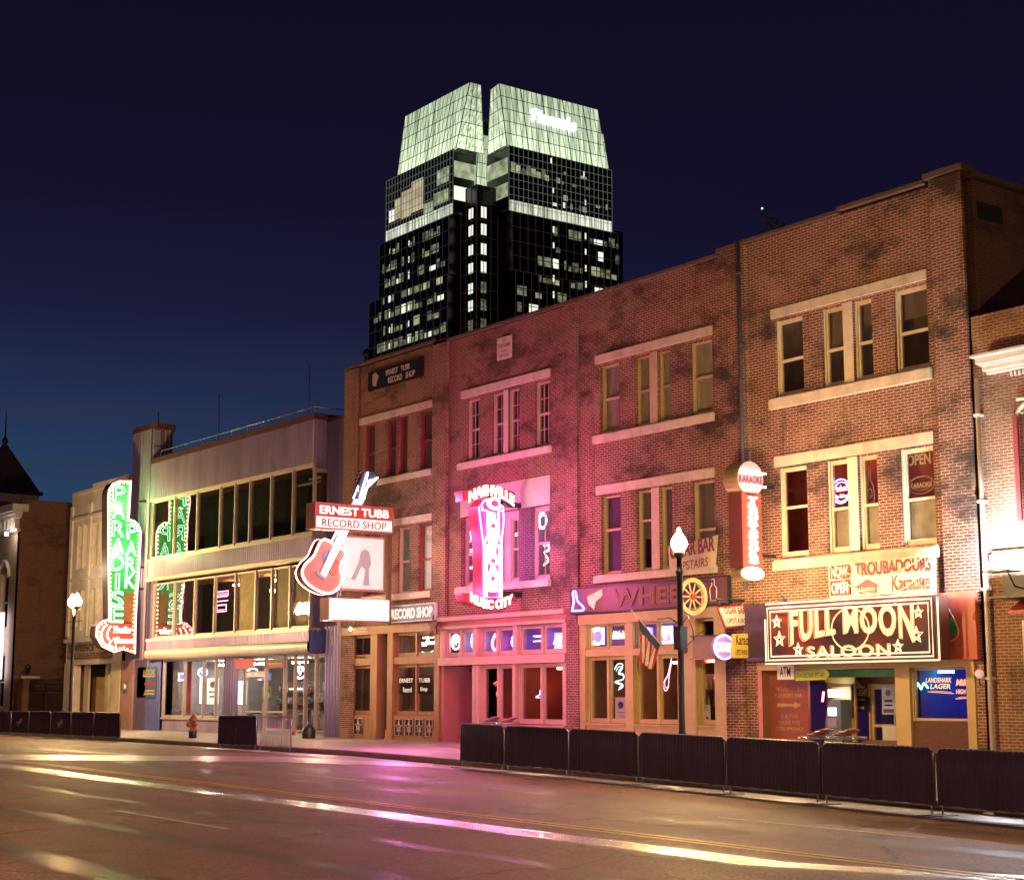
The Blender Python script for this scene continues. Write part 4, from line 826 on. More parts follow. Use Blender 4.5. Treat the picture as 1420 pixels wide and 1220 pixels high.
for (fr, a0, a1, z1, seed) in ((front(YT+.3), -334.6, -301.4, ZM-1, 1), (side(XT-.3), 181, 211, ZM-1, 2)):
    z = z1-3.2
    while z > 60:
        i = a0
        while i < a1-1:
            w = rnd.choice([1.0, 1.4, 2.0, 2.8]); t = rnd.random()
            if t < .74 and (z < ZB-3 or i > a0+5): W_(fr, i+.15, min(i+w, a1)-.1, z+.5, z+.5+rnd.choice([1.2, 2.2, 2.2]), rnd.choice([0, 1, 1, 1, 1, 1, 5, 5, 5, 0, 2]), .15)
            i += w+rnd.random()*.35
        z -= FH
# vertical chains of fin lights
for fr, a in ((front(YT+.3), -326), (front(YT+.3), -317.5), (side(XT-.2), 191.2), (side(XT-.2), 200.6)):
    z = ZM-1.5 if a > 0 else ZM-2
    while z > 62: W_(fr, a, a+.42, z-1.5, z, 2, .25); z -= FH
for a, z in ((190.5, 123.6), (200.2, 122.2), (191, 116.6), (200.5, 115.4)): W_(side(XT-.1), a, a+.45, z, z+1.3, 2)
lit.sort(key=lambda t: -t[0]); LM = LIT+[CROWN_LO, em_var('office_light_dim', (.03, .034, .02), (.30, .32, .18), .9, .8)]
lit = [(a, (front(YT+.2) if fr.n.y < -.5 and abs(fr.o.y-YT-.3) < .01 and e > ZB-.3 else side(XT-.2) if fr.n.x > .5 and abs(fr.o.x-XT+.3) < .01 and e > ZB-.3 else fr), c, d, e, g_, k, cc) for a, fr, c, d, e, g_, k, cc in lit]
rest = MB(); lit = [(a, b, c, d, e, g_, k, .016) for a, b, c, d, e, g_, k, _c in lit]
for i, (_, fr, a0, a1, b0, b1, k, c) in enumerate(lit):
    if i < 96 and k != 5: MB().m(LM[k]).box(fr, a0, a1, b0, b1, c-.12, c).build('lit_window', twr)
    else: rest.m(LM[k]).box(fr, a0, a1, b0, b1, c-.12, c)
o = rest.build('lit_window', twr); o['kind'] = 'stuff'
mb = MB().m(em('tower_sign_white', (.92, .95, 1), 1.5)); P0 = at_plane(736, 158, 0, XT); P1 = at_plane(799, 178, 0, XT)
mb.text(Rr, 'Pinnacle', (P0.y+P1.y)/2-.2, (P0.z+P1.z)/2, 12.6, 2.9, .3, bold=.0, depth=.2); mb.build('crown_lettering', twr)
# crane boom over the roofs
cr_ = MB().m(pm('crane_steel', (.9, .75, .6), .5)); A = at_plane(1057, 295, 1, 60); B2 = at_plane(1110, 330, 1, 60); d = (B2-A)
off = [Vector((0, 0, -.9)), Vector((0, .8, 0)), Vector((0, -.8, 0))]
for o_ in off: cr_.tube([A+o_, B2+d*2+o_], .12, 4)
for i in range(24):
    p = A+d*(i/8); q_ = A+d*((i+1)/8); cr_.tube([p+off[i % 3], q_+off[(i+1) % 3]], .06, 4); cr_.tube([p+off[0], q_+off[1]], .06, 4); cr_.tube([p+off[2], q_+off[0]], .06, 4)
cr_.m(em('beacon', (1, .9, .8), 1.0)).ball(A+Vector((0, 0, .35)), .09)
tag(cr_.build('crane_boom'), 'lattice crane boom rising behind the tallest brick parapet', 'crane')
for i, (px, y0, y1, yy, lab) in enumerate(((220, 572, 640, .4, 'thin pole beside the corrugated tower on the metal clad roof'), (304, 546, 612, 3, 'bare whip aerial standing halfway along the metal clad roof'), (429, 505, 574, 2, 'tallest whip aerial, at the right corner of the metal clad roof'))):
    a = at_plane(px, y0, 1, yy); b = at_plane(px, y1, 1, yy); tag(MB().m(pm('aerial_metal', (.3, .27, .28), .5)).tube([(b.x, yy, 12.2), (a.x, yy, a.z)], .035 if i == 0 else .022, 5).build('roof_aerial'), lab, 'aerial')
mb = MB().m(BLACK).lathe((-51.7, .2, 13.9), [(.16, 0), (.14, .12), (.06, .2), (.2, .32), (.16, .5), (.02, .6)], 8); tag(mb.build('roof_ventilator'), 'small dark roof cowl on the parapet above the record shop', 'roof vent')

# ------------------------------------------------------------------ signs
def S(X, pts, ox=0, oy=0, k=1.0):
    """measured outline points carried on to the sign's own plane x = X -> (y, z)"""
    out = []
    for x, y in pts: p = at_plane(ox+x/k, oy+y/k, 0, X); out.append((p.y, p.z))
    return out
def FP(y0, pts, ox=0, oy=0, k=1.0):
    out = []
    for x, y in pts: p = at_plane(ox+x/k, oy+y/k, 1, y0); out.append((p.x, p.z))
    return out
def bulbs(fr, path, step, r, mat, parent, c, name='bulb', cap=100):
    me = None; acc = 0; last = path[0]; n = 0; out = []
    for p in path[1:]:
        d = math.dist(last, p)
        while d > 1e-6 and acc+d >= step and n < cap:
            t = (step-acc)/d; q_ = (last[0]+(p[0]-last[0])*t, last[1]+(p[1]-last[1])*t); P = fr.P(q_[0], q_[1], c)
            if me is None:
                o = MB().m(mat).ball((0, 0, 0), r, 8).build(name); me = o.data
            else: o = bpy.data.objects.new(name, me); COL.objects.link(o)
            o.parent = parent; o.location = P-parent.location; last = q_; d = math.dist(last, p); acc = 0; n += 1; out.append(o)
        acc += d; last = p
    return out
def paint(name, cols, scale=1.5, stretch=(1, 1, 1), rough=.4):
    if name in MATS: return MATS[name]
    m, N, L, b = _mat(name); g = N.new('ShaderNodeNewGeometry'); mp = N.new('ShaderNodeMapping'); L.new(g.outputs['Position'], mp.inputs[0]); mp.inputs['Scale'].default_value = stretch
    n1 = N.new('ShaderNodeTexNoise'); n1.inputs['Scale'].default_value = scale; n1.inputs['Detail'].default_value = 3; L.new(mp.outputs[0], n1.inputs[0]); r = N.new('ShaderNodeValToRGB'); L.new(n1.outputs[0], r.inputs[0])
    for i, c in enumerate(cols):
        e = r.color_ramp.elements[i] if i < 2 else r.color_ramp.elements.new(.5); e.position = .3+.42*i/(len(cols)-1); e.color = (*c, 1)
    L.new(r.outputs[0], b.inputs['Base Color']); b.inputs['Roughness'].default_value = rough; return m
# --- tall green vertical sign
XP = -70.9; fp = side(XP)
ps = thing('neon_sign', 'tall green vertical neon sign with chasing bulbs and a curled arrow at its foot', 'neon sign', (XP, -1, 7.5))
outl = S(XP, [(150, 857), (148.5, 760), (148.5, 686), (150, 678), (155, 670), (165, 666), (182, 666), (179, 719), (186, 721), (193, 728), (196, 738), (193, 800), (190.7, 822), (188.6, 865), (187.5, 907), (170.5, 901), (157.7, 905), (140.7, 897), (131.5, 882), (133, 868), (141, 860)])
GRP = em('green_paint_glow', (.0, .30, .09), .16, (.015, .20, .06)); SIDEP = pm('dark_sign_cabinet', (.12, .10, .13), .5, .3)  # green paint; the tubes' light on it is put into the emission
MB().m(SIDEP).prism(fp, outl, -.62, -.02).build('cabinet', ps)
MB().m(GRP).prism(fp, outl, -.018, 0).build('face_panel', ps)
rp = S(XP, [(150, 857), (188.6, 865), (187.5, 907), (170.5, 901), (157.7, 905), (140.7, 897), (131.5, 882), (133, 868), (141, 860)])
MB().m(RED_P).prism(fp, rp, .002, .02).build('red_panel', ps)
pp_ = S(XP, [(172, 822), (190, 822), (188, 864), (170, 864)]); MB().m(paint('painted_picture', [(.2, .1, .04), (.5, .36, .12), (.15, .06, .05)], 3)).prism(fp, pp_, .002, .02).build('picture_panel', ps)
cx_ = sum(a for a, b in outl)/len(outl); ins = []
def inset(pts, d):
    res = []; n = len(pts); ar = sum(pts[i][0]*pts[(i+1) % n][1]-pts[(i+1) % n][0]*pts[i][1] for i in range(n)); sg = 1 if ar > 0 else -1
    for i in range(n):
        p0, p1, p2 = pts[i-1], pts[i], pts[(i+1) % n]; d1 = (p1[0]-p0[0], p1[1]-p0[1]); d2 = (p2[0]-p1[0], p2[1]-p1[1]); l1 = math.hypot(*d1) or 1; l2 = math.hypot(*d2) or 1
        nx = -(d1[1]/l1+d2[1]/l2)*sg; ny = (d1[0]/l1+d2[0]/l2)*sg; l = math.hypot(nx, ny) or 1; res.append((p1[0]+nx/l*d, p1[1]+ny/l*d))
    return res
o1 = inset(outl, .04); o1.append(o1[0]); o2 = inset(outl, .13); o2.append(o2[0])
MB().m(em('neon_rose_rim', (1, .32, .30), 9)).neon(fp, [o1], .026, .05).build('rim_tube', ps)
bulbs(fp, o2, .19, .038, em('chaser_bulb', (1, .62, .30), 16), ps, .05)
TGN = em('neon_green_white', (.50, 1, .66), 3.2)
def vert(mb, fr, X, word, pts, w, h, **k):
    for ch, (px, py) in zip(word, pts): p = at_plane(px, py, 0, X); mb.text(fr, ch, p.y, p.z, w*(.34 if ch == 'I' else 1), h, **k)
gl = MB().m(TGN)
for t, kx in ((.03, 1.0), ):
    vert(gl, fp, XP, 'PARADISE', [(164.5, 684), (164, 708), (163.5, 733), (163, 757), (162.5, 780.5), (162.3, 806), (162, 830), (161.8, 852)], .62, .72, c=.06, tube=.017)
    vert(gl, fp, XP, 'PARK', [(182.5, 737), (181.5, 760), (180.8, 783), (180, 805)], .52, .70, c=.06, tube=.018)
gl.build('green_lettering', ps)
g2 = MB().m(em('neon_green_core', (.02, .28, .10), .35))
vert(g2, fp, XP, 'PARADISE', [(164.5, 684), (164, 708), (163.5, 733), (163, 757), (162.5, 780.5), (162.3, 806), (162, 830), (161.8, 852)], .5, .6, c=.02, bold=.02, depth=.01)
vert(g2, fp, XP, 'PARK', [(182.5, 737), (181.5, 760), (180.8, 783), (180, 805)], .4, .58, c=.02, bold=.02, depth=.01); g2.build('letter_face', ps)
sc_ = MB().m(em('neon_script_white', (1, .72, .62), 12)); p = at_plane(170, 873, 0, XP); sc_.text(fp, 'Trailer', p.y, p.z, .95, .30, .05, tube=.02, shear=.35); p = at_plane(172.5, 887.5, 0, XP); sc_.text(fp, 'Resort', p.y, p.z, .95, .28, .05, tube=.02, shear=.35); sc_.build('script_lettering', ps)
ar_ = S(XP, [(148, 866), (142, 872), (140, 881), (144, 892), (153, 897), (160, 898)]); ar2 = S(XP, [(153, 868), (149, 876), (149, 884), (154, 890)]); hd_ = S(XP, [(150, 893), (161, 899), (158, 884)])
MB().m(em('neon_arrow', (1, .5, .42), 12)).neon(fp, [spline(ar_), spline(ar2), hd_+[hd_[0]]], .028, .05).build('arrow_tube', ps)
for z in (10.55, 7.5, 6.5): 
    MB().m(BLACK).wbox(-71.2, -71.1, outl[11][0]-.1, .0, z, z+.09).build('bracket', ps)
# --- record shop sign with guitar
XT_ = -48.8; ft = side(XT_)
ts = thing('guitar_sign', 'lit record shop sign with a giant neon guitar and white display box', 'neon sign', (XT_, -1.5, 6.5))
nb = S(XT_, [(436.5, 698), (545, 702), (545, 738), (436.5, 734)]); y0, y1 = (nb[0][0]+nb[3][0])/2, (nb[1][0]+nb[2][0])/2; z0, z1 = (nb[2][1]+nb[3][1])/2, (nb[0][1]+nb[1][1])/2; zm = z0+(z1-z0)*.48
BX = pm('pink_metal_cabinet', (.50, .26, .24), .45, .2, var=.15)
MB().m(BX).box(ft, y0, y1, z0, z1, -.62, -.02).box(ft, y0, y1, z0, z0+.05, -.02, .03).box(ft, y0, y1, z1-.05, z1, -.02, .03).box(ft, y0, y0+.05, z0+.051, z1-.051, -.02, .028).box(ft, y1-.05, y1, z0+.051, z1-.051, -.02, .028).build('name_box', ts)
nbx = ts.children[-1]
MB().m(em('red_lit_panel', (.50, .05, .03), .6, (.3, .04, .03))).box(ft, y0+.05, y1-.05, zm, z1-.05, -.02, 0).build('upper_face', nbx)
MB().m(em('white_lit_panel', (1, .80, .72), 1.1)).box(ft, y0+.05, y1-.05, z0+.05, zm-.004, -.02, 0).build('lower_face', nbx)
ym = (y0+y1)/2; wd = y1-y0
MB().m(em('white_letters', (1, .90, .80), 2)).text(ft, 'ERNEST TUBB', ym, (zm+z1)/2-.01, wd*.88, (z1-zm)*.60, .01, bold=.012, depth=.04).build('lettering', ts)
MB().m(pm('dark_red_letters', (.30, .02, .015), .5)).text(ft, 'RECORD SHOP', ym, (zm+z0)/2+.01, wd*.82, (zm-z0)*.60, .01, bold=.005).build('lettering', ts)
K = dict(ox=400, oy=640, k=5.083)
body = spline(S(XT_, [(232, 556), (262, 540), (300, 552), (345, 585), (395, 610), (420, 650), (400, 695), (378, 740), (392, 790), (392, 835), (360, 900), (290, 934), (200, 905), (125, 845), (100, 775), (128, 712), (180, 662), (210, 600)], **K), 4, True)
MB().m(pm('guitar_side_red', (.45, .06, .04), .4)).prism(ft, body, -.45, -.16).m(em('guitar_face_glow', (.85, .26, .20), .30, (.30, .11, .09))).prism(ft, body, -.158, -.13).build('guitar_body', ts)
gb = ts.children[-1]
MB().m(em('neon_guitar_outline', (1, .62, .52), 8)).neon(ft, [inset(body, .03)+[inset(body, .03)[0]]], .035, -.08).build('outline_tube', gb)
bk = inset(body, .02); MB().m(MATS['neon_guitar_outline']).tube([ft.P(a-.0, b, -.5) for a, b in bk], .035, 6, True).build('outline_tube', gb)
cxs, czs = S(XT_, [(295, 680)], **K)[0]
MB().m(pm('sound_hole_blue', (.12, .16, .3), .4)).prism(ft, oval(cxs, czs, .25, .26)[:-1], -.128, -.11).build('sound_hole', gb)
MB().m(RED_P).prism(ft, spline(S(XT_, [(318, 722), (352, 685), (370, 720), (362, 765), (332, 803), (302, 780)], **K), 4, True), -.126, -.10).build('pickguard', gb)
MB().m(pm('bridge_grey', (.35, .4, .5), .4)).prism(ft, S(XT_, [(215, 768), (270, 820), (262, 835), (200, 785)], **K), -.12, -.05).build('bridge', gb)
nk = S(XT_, [(232, 790), (262, 815), (545, 262), (470, 262)], **K); MB().m(em('guitar_neck_white', (.75, .74, .9), .8)).prism(ft, nk, -.10, -.03).build('guitar_neck', ts)
MB().m(N_WHITE).neon(ft, [S(XT_, [(245, 780), (372, 490)], **K), S(XT_, [(262, 800), (412, 490)], **K), S(XT_, [(308, 555), (345, 485)], **K)], .024, .0).build('string_tube', ts)
hs_ = S(XT_, [(455, 262), (490, 170), (530, 78), (560, 60), (600, 68), (632, 112), (575, 190), (545, 262)], **K)
MB().m(pm('headstock_blue_black', (.05, .06, .12), .4)).prism(ft, hs_, -.12, -.04).build('headstock', ts)
MB().m(N_WHITE).neon(ft, [S(XT_, [(458, 258), (492, 172), (488, 205)], **K), S(XT_, [(505, 255), (560, 75), (545, 140), (600, 130), (630, 112)], **K), S(XT_, [(535, 258), (555, 180), (625, 115)], **K), S(XT_, [(520, 250), (580, 130)], **K)], .024, .0).build('headstock_tube', ts)
for q_ in S(XT_, [(484, 130), (492, 100), (510, 70), (625, 145), (612, 160), (600, 185)], **K): MB().m(BLACK).ball(ft.P(*q_, -.08), .06, 8).build('tuning_peg', ts)
pb = S(XT_, [(478, 742), (538, 742), (537, 819), (478, 821)]); a0, a1, b0, b1 = pb[0][0], pb[1][0], pb[2][1], pb[0][1]
MB().m(BX).box(ft, a0, a1, b0-.03, b1+.03, -.55, -.22).build('display_box', ts)
MB().m(em_var('display_light', (.92, .85, .78), (1, .97, .92), .62, 2.5, lo=.3, hi=.6)).box(ft, a0+.06, a1-.06, b0+.04, b1-.04, -.218, -.2).build('display_face', ts)
am, bm_ = (a0+a1)/2+.12, (b0+b1)/2
MB().m(em("faded_print", (.5, .46, .5), .25)).prism(ft, [(am-.12, bm_-.75), (am-.03, bm_-.2), (am-.2, bm_-.1), (am-.45, bm_-.6), (am-.6, bm_-.55), (am-.3, bm_+.05), (am-.22, bm_+.42), (am-.05, bm_+.5), (am+.12, bm_+.42), (am+.2, bm_+.0), (am+.1, bm_-.2), (am+.14, bm_-.75)], -.198, -.19).build('printed_figure', ts)
rb = S(XT_, [(456, 828), (541, 827), (541, 862), (452, 862)]); a0, a1, b0, b1 = rb[0][0], rb[1][0], rb[2][1], rb[0][1]
MB().m(BX).box(ft, a0, a1, b0, b1, -.6, -.02).build('reader_board', ts)
MB().m(em('reader_light', (1, .88, .80), 1.6)).box(ft, a0+.04, a1-.04, b0+.03, b1-.03, -.018, 0).m(pm('reader_rail', (.5, .35, .3))).box(ft, a0, a1, b0, b0+.03, -.02, .02)
rbm = MB().m(em('reader_light', (1, .88, .80), 1.6)).box(ft, a0+.04, a1-.04, b0+.03, b1-.03, -.018, 0)
for i in range(1, 6): z = b0+(b1-b0)*i/6; rbm.m(pm('reader_rail', (.5, .35, .3))).box(ft, a0+.04, a1-.04, z-.01, z+.01, 0, .015)
rbm.build('reader_face', ts)
MB().m(pm('brown_steel_post', (.22, .12, .07), .5, .3)).box(ft, y1-.02, y1+.12, b0-.1, z1+.1, -.4, -.25).box(ft, y1+.12, -.01, 5.95, 6.1, -.38, -.28).box(ft, y1+.12, -.01, 8.0, 8.15, -.38, -.28).box(ft, y1+.12, -.01, b0+.1, b0+.2, -.38, -.28).build('post', ts)
# --- crossroads vertical neon
XC = -41.5; fc = side(XC); K = dict(ox=600, oy=640, k=5.545)
cs = thing('neon_sign', 'tall magenta neon sign shaped like a guitar head, with curved banners top and bottom', 'neon sign', (XC, -1.5, 6.4))
head = S(XC, [(380, 1050), (378, 660), (352, 450), (340, 345), (362, 330), (378, 300), (400, 286), (430, 283), (500, 286), (510, 318), (540, 345), (548, 450), (526, 660), (528, 1050)], **K)
MB().m(pm('sign_cabinet_red', (.38, .05, .05), .45)).prism(fc, head, -.5, -.02).build('cabinet', cs)
MB().m(em('magenta_face', (.5, .08, .45), .25, (.25, .06, .25))).prism(fc, head, -.018, 0).build('face_panel', cs)
MB().m(em('neon_head_tube', (.62, .45, 1), 6)).neon(fc, [S(XC, [(392, 1040), (392, 620), (415, 560), (412, 380), (372, 372), (372, 350)], **K), S(XC, [(520, 1040), (518, 620), (498, 560), (498, 380), (532, 378), (530, 355)], **K), S(XC, [(405, 1035), (404, 640)], **K), S(XC, [(508, 1035), (506, 640)], **K)], .03, .07).build('border_tube', cs)
bd_ = inset(head, .04); MB().m(em('neon_pink_rim', (1, .25, .75), 7)).neon(fc, [bd_+[bd_[0]]], .024, .05).build('border_tube', cs)
lt = MB().m(em('letters_hot_white', (1, .82, .72), 3)); lt2 = MB().m(pm('letter_edge_red', (.5, .06, .05)))
for ch, yy in zip('CROSSROADS', [322, 408, 476, 543, 610, 678, 745, 812, 880, 948]):
    (py, pz), = S(XC, [(458 if ch != 'C' or yy > 330 else 460, yy+(18 if yy > 330 else 0))], **K); s_ = .40 if yy > 330 else .46
    lt.text(fc, ch, py, pz, s_ if yy > 330 else .5, .31 if yy > 330 else .40, .05, bold=.05, depth=.04); lt2.text(fc, ch, py-.015, pz-.02, s_*1.15, .36, .0, bold=.07, depth=.03)
lt.build('lettering', cs); lt2.build('letter_edge', cs)
def banner(pts, word, cy, bow, w, h):
    P = S(XC, pts, **K); MB().m(MATS['sign_cabinet_red']).prism(fc, P, -.4, .02).build('banner', cs)
    a = (min(p[0] for p in P)+max(p[0] for p in P))/2; (py, pz), = S(XC, [(450, cy)], **K)
    MB().m(em('banner_letters', (1, .70, .52), 12)).text(fc, word, py, pz, w, h, .03, bold=.03, depth=.03, warp=lambda a_, b_: (a_, b_+bow*(1-(a_/(w/2))**2)-bow)).build('lettering', cs)
banner([(222, 225), (275, 212), (330, 195), (390, 186), (460, 188), (540, 200), (630, 240), (618, 322), (560, 300), (500, 270), (440, 258), (390, 262), (290, 292), (235, 302)], 'NASHVILLE', 222, .28, 1.72, .33)
banner([(228, 1010), (270, 1018), (330, 1040), (380, 1052), (450, 1058), (520, 1052), (580, 1035), (620, 1018), (640, 1065), (580, 1095), (530, 1112), (450, 1120), (380, 1115), (320, 1105), (240, 1072)], 'MUSIC CITY', 1098, -.22, 1.6, .28)
for z in (7.55, 4.72): MB().m(BLACK).box(fc, .0-.75, -.0, z, z+.16, -.3, -.18).build('bracket', cs)
# --- karaoke barrel sign
XK = -30.25; fk = side(XK)
ks = thing('barrel_sign', 'vertical pink neon sign with a round drum on top and an oval lamp below', 'neon sign', (XK, -.8, 6))
(dy, dz), = S(XK, [(1041, 663.5)]); rr_ = .46
MB().m(pm('brass_drum', (.40, .30, .16), .35, .6)).prism(fk, oval(dy, dz, rr_, rr_)[:-1], -.55, -.02).m(em('pink_disc', (.95, .40, .42), .22, (.5, .25, .26))).prism(fk, oval(dy, dz, rr_-.01, rr_-.01)[:-1], -.02, 0).build('drum', ks)
MB().m(em('neon_bar_white', (1, .85, .85), 18)).neon(fk, [[(dy-.42, dz+.15), (dy+.48, dz+.15)], [(dy-.42, dz-.20), (dy+.48, dz-.20)]], .022, .06).build('bar_tube', ks)
MB().m(pm('maroon_letters', (.16, .02, .03), .5)).text(fk, 'KARAOKE', dy, dz-.02, .82, .22, .01, bold=.02, depth=.02).build('lettering', ks)
vb = S(XK, [(1032, 682), (1055, 682), (1055, 788), (1031, 788)]); a0, a1, b0, b1 = vb[3][0], vb[1][0], vb[2][1], vb[0][1]
MB().m(pm('dark_maroon_cabinet', (.10, .022, .02), .5)).box(fk, a0, a1, b0, b1, -.5, -.02).build('cabinet', ks)
MB().m(em('red_glow_face', (.9, .25, .15), .18, (.35, .05, .03))).box(fk, a0, a1, b0, b1, -.018, 0).build('face_panel', ks)
lt = MB().m(em('letters_hot_pinkwhite', (1, .82, .68), 17)); n = 11
for i, ch in enumerate('TROUBADOURS'): z = b1-.10-(b1-b0-.2)*(i+.5)/n; lt.text(fk, ch, (a0+a1)/2+.03, z, .30, (b1-b0-.2)/n*.82, .03, bold=.05, depth=.03)
lt.build('lettering', ks)
(oy_, oz_), = S(XK, [(1043.5, 795)]); 
MB().m(MATS['brass_drum']).prism(fk, oval(oy_, oz_, .40, .18)[:-1], -.4, -.02).m(em('oval_amber_face', (1, .65, .35), 2)).prism(fk, oval(oy_, oz_, .38, .165)[:-1], -.018, 0).build('oval_lamp', ks)
MB().m(em('oval_hot', (1, .85, .7), 14)).neon(fk, [oval(oy_, oz_, .36, .15)], .018, .03).prism(fk, oval(oy_, oz_, .24, .06)[:-1], .0, .02).build('oval_tube', ks)
MB().m(BLACK).box(fk, a1, -.01, 7.0, 7.08, -.3, -.22).box(fk, a1, -.01, 5.2, 5.28, -.3, -.22).build('bracket', ks)
MB().m(pm('red_wall_paint', (.36, .045, .035), .7, var=.4, dirt=.3)).box(FACADE, XK-1.22, XK-.35, 4.45, 7.75, .006, .02)
# --- flat wall signs on the record shop
def board(name, label, x0, x1, z0, z1, mat, c0=.02, c1=.07, fr=FACADE, frame=None, rot=0, cat='sign', group=None):
    cxx, czz = (x0+x1)/2, (z0+z1)/2; o = fr.P(cxx, czz, c0); t = thing(name, label, cat, o, group); f = fr.rot(cxx, czz, R_(rot), 0); hw, hh = (x1-x0)/2, (z1-z0)/2
    b = MB().m(mat).box(f, -hw, hw, -hh, hh, c0, c1)
    b.build('board', t)
    if frame: MB().m(frame).box(f, -hw-.02, hw+.02, hh, hh+.04, c0, c1+.02).box(f, -hw-.02, hw+.02, -hh-.04, -hh, c0, c1+.02).box(f, -hw-.04, -hw, -hh, hh, c0, c1+.015).box(f, hw, hw+.04, -hh, hh, c0, c1+.015).build('frame', t)
    return t, f, hw, hh
def letters(t, f, mat, items, c=.072, **k):
    mb = MB().m(mat)
    for it in items: mb.text(f, it[0], it[1], it[2], it[3], it[4], c, depth=.008, **k)
    return mb.build('lettering', t)
t, f, hw, hh = board('wall_sign', 'long dark sign with a small painted figure high on the record shop brick', -51.15, -47.46, 12.75, 13.46, BLACK)
letters(t, f, WHITE_P, [('ERNEST   TUBB', .2, .14, 1.6, .2), ('RECORD   SHOP', .45, -.16, 1.8, .22)], bold=.01)
MB().m(TRIM_TAN).prism(f, [(-1.5, -.2), (-1.3, -.25), (-1.2, -.05), (-1.1, .1), (-1.3, .28), (-1.5, .22), (-1.55, .0)], .072, .08).build('painted_figure', t)
t, f, hw, hh = board('wall_sign', 'white lettered shop sign over the timber windows under the guitar sign', -49.26, -46.35, 4.22, 4.74, pm('pale_blue_sign', (.25, .32, .36), .5), .12, .2, frame=WHITE_P)
letters(t, f, em('neon_sign_white_soft', (1, .80, .66), .9), [('RECORD SHOP', 0, 0, 2.6, .36)], .21, bold=.03)
t, f, hw, hh = board('wall_plaque', 'small carved stone plaque near the parapet of the magenta lit building', -43.0, -42.2, 12.55, 13.28, STONE_W, .0, .04)
letters(t, f, WOOD_D, [('THE', 0, .24, .2, .07), ('TODY CARR', 0, .08, .7, .13), ('BLDG', 0, -.1, .25, .07), ('1892 - 1920', 0, -.25, .5, .07)], .042)
st_ = MB().m(pm('dark_red_star', (.16, .03, .03), .5)).prism(front(-.18), star(-46.42, 4.0, .36)[:-1], 0, .06); tag(st_.build('star_ornament'), 'dark red metal star at the corner between timber and salmon shop fronts', 'ornament')
# --- wheel sign
t, f, hw, hh = board('wheel_signboard', 'long dark signboard with worn red western letters above the yellow shop front', -38.88, -32.1, 4.10, 4.80, paint('purple_brown_board', [(.10, .03, .10), (.13, .04, .03), (.18, .07, .04)], .5, (1, 1, 1)), .1, .22, frame=BLACK)
mb = MB().m(pm('rust_letters', (.30, .07, .04), .6, var=.4, scale=8)); mb.text(f, 'WHEEL', .35, 0, 3.6, .52, .225, bold=.03, depth=.03); mb.m(N_OFF).text(f, 'WHEEL', .35, 0, 3.3, .42, .29, tube=.012); mb.build('lettering', t)
MB().m(em('neon_violet_soft', (.35, .22, 1), 5)).neon(f, [spline([(-3.3, -.28), (-3.2, .0), (-3.25, .25), (-3.12, .28), (-3.02, .0), (-2.8, -.15), (-2.75, -.28), (-3.3, -.28)], 4)], .03, .27).build('boot_tube', t)
mb = MB().m(em('neon_salmon_soft', (1, .36, .25), 1.3)); mb.prism(f, [(-2.55, -.1), (-2.3, -.28), (-2.2, -.05), (-1.9, .1), (-1.9, .3), (-2.6, .1)], .225, .24); mb.build('small_plate', t); 
mb = MB().m(CREAM).text(f, 'BAR-B-Q', -2.22, .10, .6, .12, .245, shear=.2, depth=.006); mb.build('lettering', t)
MB().m(CREAM).neon(f, [spline([(2.75, -.25), (2.72, .05), (2.8, .15), (2.8, .3), (2.9, .3), (2.9, .15), (2.98, .05), (2.95, -.25), (2.75, -.25)], 3)], .014, .24).build('bottle_outline', t)
XW = -32.5; fw = side(XW); (wy, wz), = S(XW, [(962, 827)]); ww = thing('wagon_wheel', 'round cream wagon wheel sign hanging at the end of the dark signboard', 'sign', (XW, wy, wz)); WR = .50
mb = MB().m(pm('cream_wheel_paint', (.60, .48, .22), .5, var=.15))
ring = oval(wy, wz, WR, WR, 28); ri = oval(wy, wz, WR-.11, WR-.11, 28)
for i in range(28): 
    for c0, c1 in ((-.12, .0),):
        a, b, c_, d_ = ring[i], ring[i+1], ri[i+1], ri[i]; mb.prism(fw, [a, b, c_, d_], c0, c1)
mb.build('rim', ww)
for i in range(10):
    t_ = 2*math.pi*i/10; MB().m(MATS['cream_wheel_paint']).tube([fw.P(wy, wz, -.06), fw.P(wy+math.cos(t_)*(WR-.1), wz+math.sin(t_)*(WR-.1), -.06)], .022).build('spoke', ww)
MB().m(RED_P).prism(fw, oval(wy, wz, .08, .08)[:-1], -.14, .03).build('hub', ww)
MB().m(BLACK).box(fw, wy+.2, -.3, wz+.42, wz+.46, -.09, -.05).build('bracket', ww)
# cigar bar cluster
bn = [FP(-.25, [p_])[0] for p_ in ((927, 757), (995, 741), (993, 785), (929, 794))]
t = thing('banner', 'cream cloth banner for the cigar bar strung on the sill behind the street lamp', 'banner', (bn[0][0], -.25, bn[0][1]))
mb = MB().m(pm('banner_cloth', (.60, .50, .34), .8, var=.15, dirt=.2)); nx = 14; vs = []
for i in range(nx+1):
    u = i/nx
    for v in (0, .5, 1):
        a = bn[3][0]*(1-u)*(1-v)+bn[2][0]*u*(1-v)+bn[0][0]*(1-u)*v+bn[1][0]*u*v; z = bn[3][1]*(1-u)*(1-v)+bn[2][1]*u*(1-v)+bn[0][1]*(1-u)*v+bn[1][1]*u*v
        vs.append((a, -.25-.03*math.sin(u*9+v*2), z-.05*math.sin(math.pi*u)*v))
mb.add(vs, [(3*i+k, 3*i+3+k, 3*i+4+k, 3*i+1+k) for i in range(nx) for k in (0, 1)], True); mb.build('cloth', t)
f = Fr(((bn[0][0]+bn[1][0])/2, -.30, (bn[0][1]+bn[2][1])/2), (1, 0, .06), (-.06, 0, 1)); mb = MB().m(pm('maroon_letters')); w_ = bn[1][0]-bn[0][0]
